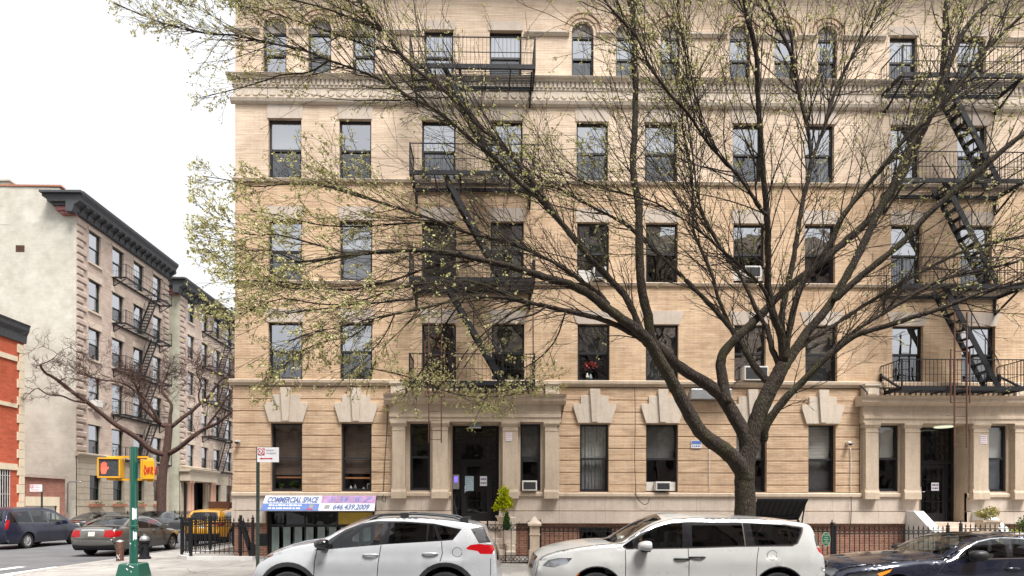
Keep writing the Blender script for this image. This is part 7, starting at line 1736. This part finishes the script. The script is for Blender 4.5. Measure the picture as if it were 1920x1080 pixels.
# green oval plaque on the fence
p = at(1549, 1011, YFR-.05); m = MB(); N_ = 22; ow, oh = .135, .215
for mi, s, off in ((0, 1.0, 0), (1, .90, -.004)):
    pts = [(p.x+ow*s*math.cos(2*math.pi*k/N_), p.z+oh*s*math.sin(2*math.pi*k/N_)) for k in range(N_)]; m.add([(q[0], YFR-.05+off, q[1]) for q in pts]+[(q[0], YFR-.035, q[1]) for q in pts], [tuple(range(N_))]+[(i, i+N_, (i+1)%N_+N_, (i+1)%N_) for i in range(N_)], mi)
M['plaque_green'] = plain('plaque_green', (.012,.10,.05), .5, 0, .15, 12); M['plaque_ink'] = plain('plaque_lettering', (.35,.5,.38), .6, 0, 0)
o = tag(m.build('plaque', [M['plaque_ink'], M['plaque_green']]), 'green oval plaque with pale lettering hung on the iron fence', 'sign')
text_mesh('plaque_lettering', 'PLEASE', .06, FRONT(p.x-.075, YFR-.0555, p.z+.10), M['plaque_ink'], o, width=.15, bold=.001)
m = MB()
for k, w_ in ((0,.11),(1,.17),(2,.09),(3,.17)):
    x = p.x-w_/2; rn = random.Random(k)
    while x < p.x+w_/2-.01: l = rn.uniform(.014,.03); m.box(x, x+l, YFR-.0565, YFR-.0545, p.z+.05-k*.055-.011, p.z+.05-k*.055+.011); x += l+.006
m.build('print', M['plaque_ink'], o)
# things inside the two left ground-floor windows
for gi, (px0, px1, pys) in enumerate(((512, 565, 893), (643, 695, 894))):
    a, b, z = UX(px0, 880), UX(px1, 880), UZ(pys); m = MB(PF); m.box(a, b, .32, .52, z-.05, z+.01); tag(m.build('window_shelf', M['wood'], bevel=.005), ('orange wooden shelf across the leftmost ground floor window', 'orange wooden shelf across the second ground floor window')[gi], 'shelf', 'shelves inside ground floor windows')
zs_ = UZ(919); rn = random.Random(2)
x = UX(545, 905); pot(x, FY+.32, zs_, .07, .12, 'terracotta', 'pot plant inside the leftmost ground floor window', 'leaf_green', [(0,.08,.10,.12,1)], 130, .06, urn=False, name='pot_plant')
x = UX(521, 910); pot(x, FY+.34, zs_, .06, .10, 'terracotta', 'smaller pot plant in the left corner of the leftmost ground floor window', 'leaf_green', [(0,.06,.09,.09,1)], 90, .05, urn=False, name='pot_plant')
for px_, hh, mt, lab in ((654, .17, 'paper', 'white bottle inside the second ground floor window'), (662, .22, 'teal_panel', 'grey green jar inside the second ground floor window'), (678, .12, 'white', 'small white cup inside the second ground floor window')):
    m = MB(); m.lathe([(.045,0),(.05,.02),(.05,hh*.6),(.02,hh*.8),(.02,hh),(.001,hh)], (UX(px_,915), FY+.33, zs_), 10); tag(m.build('bottle', M[mt], smooth='auto'), lab, 'bottle', 'things on the second window sill')
a = UX(684, 905); m = MB(PF); m.box(a, a+.17, .36, .38, zs_, zs_+.24); o = tag(m.build('picture_frame', M['white']), 'white picture frame inside the second ground floor window', 'picture frame'); m = MB(PF); m.box(a+.025, a+.145, .352, .359, zs_+.03, zs_+.21); m.build('picture', M['room_warm'], o)
# red paper flower and white figurine in the first-floor window left of the trunk
c0 = at(1107, 686, FY+.24); m = MB(); rn = random.Random(3)
for cx, cz, s in ((-.12,0,.15),(.12,-.02,.13),(.0,.04,.10)): bush(m, (c0.x+cx, FY+.25, c0.z+cz), s, s*.7, 60, .09, rn)
M['red_flower'] = plain('faded_red_flower', (.32,.06,.05), .8, 0, .3, 10); o = tag(m.build('flowers', M['red_flower']), 'faded red flowers inside the window left of the trunk, above a keystone', 'flowers'); m = MB(); m.lathe([(.06,0),(.08,.1),(.05,.24),(.001,.25)], (c0.x, FY+.25, UZ(709)), 10); m.build('vase', M['teal_panel'], o)
m = MB(); p = at(1101, 709, FY+.22); m.lathe([(.05,0),(.06,.05),(.03,.12),(.035,.15),(.001,.2)], tuple(p), 10); tag(m.build('figurine', M['white'], smooth=True), 'white figurine on the sill of the window with red flowers', 'figurine')
# window boxes across the street
for k, (a, b) in enumerate(cols1): 
    m = MB(PX); m.box(a-.05, b+.05, -.30, -.09, 1.72, 1.93); o = tag(m.build('window_box', M['terracotta'], bevel=.01), ('terracotta window box under the brown block window nearest the cream wall', 'terracotta window box under the second window from the cream wall', 'terracotta window box under the third window from the cream wall', 'terracotta window box under the brown block window farthest from the cream wall')[k], 'window box', 'window boxes on the brown block'); m = MB(); c = PX((a+b)/2, -.2, 2.0); bush(m, c, .35, .1, 80, .07, random.Random(k)); m.build('foliage', M['leaf_green'], o)
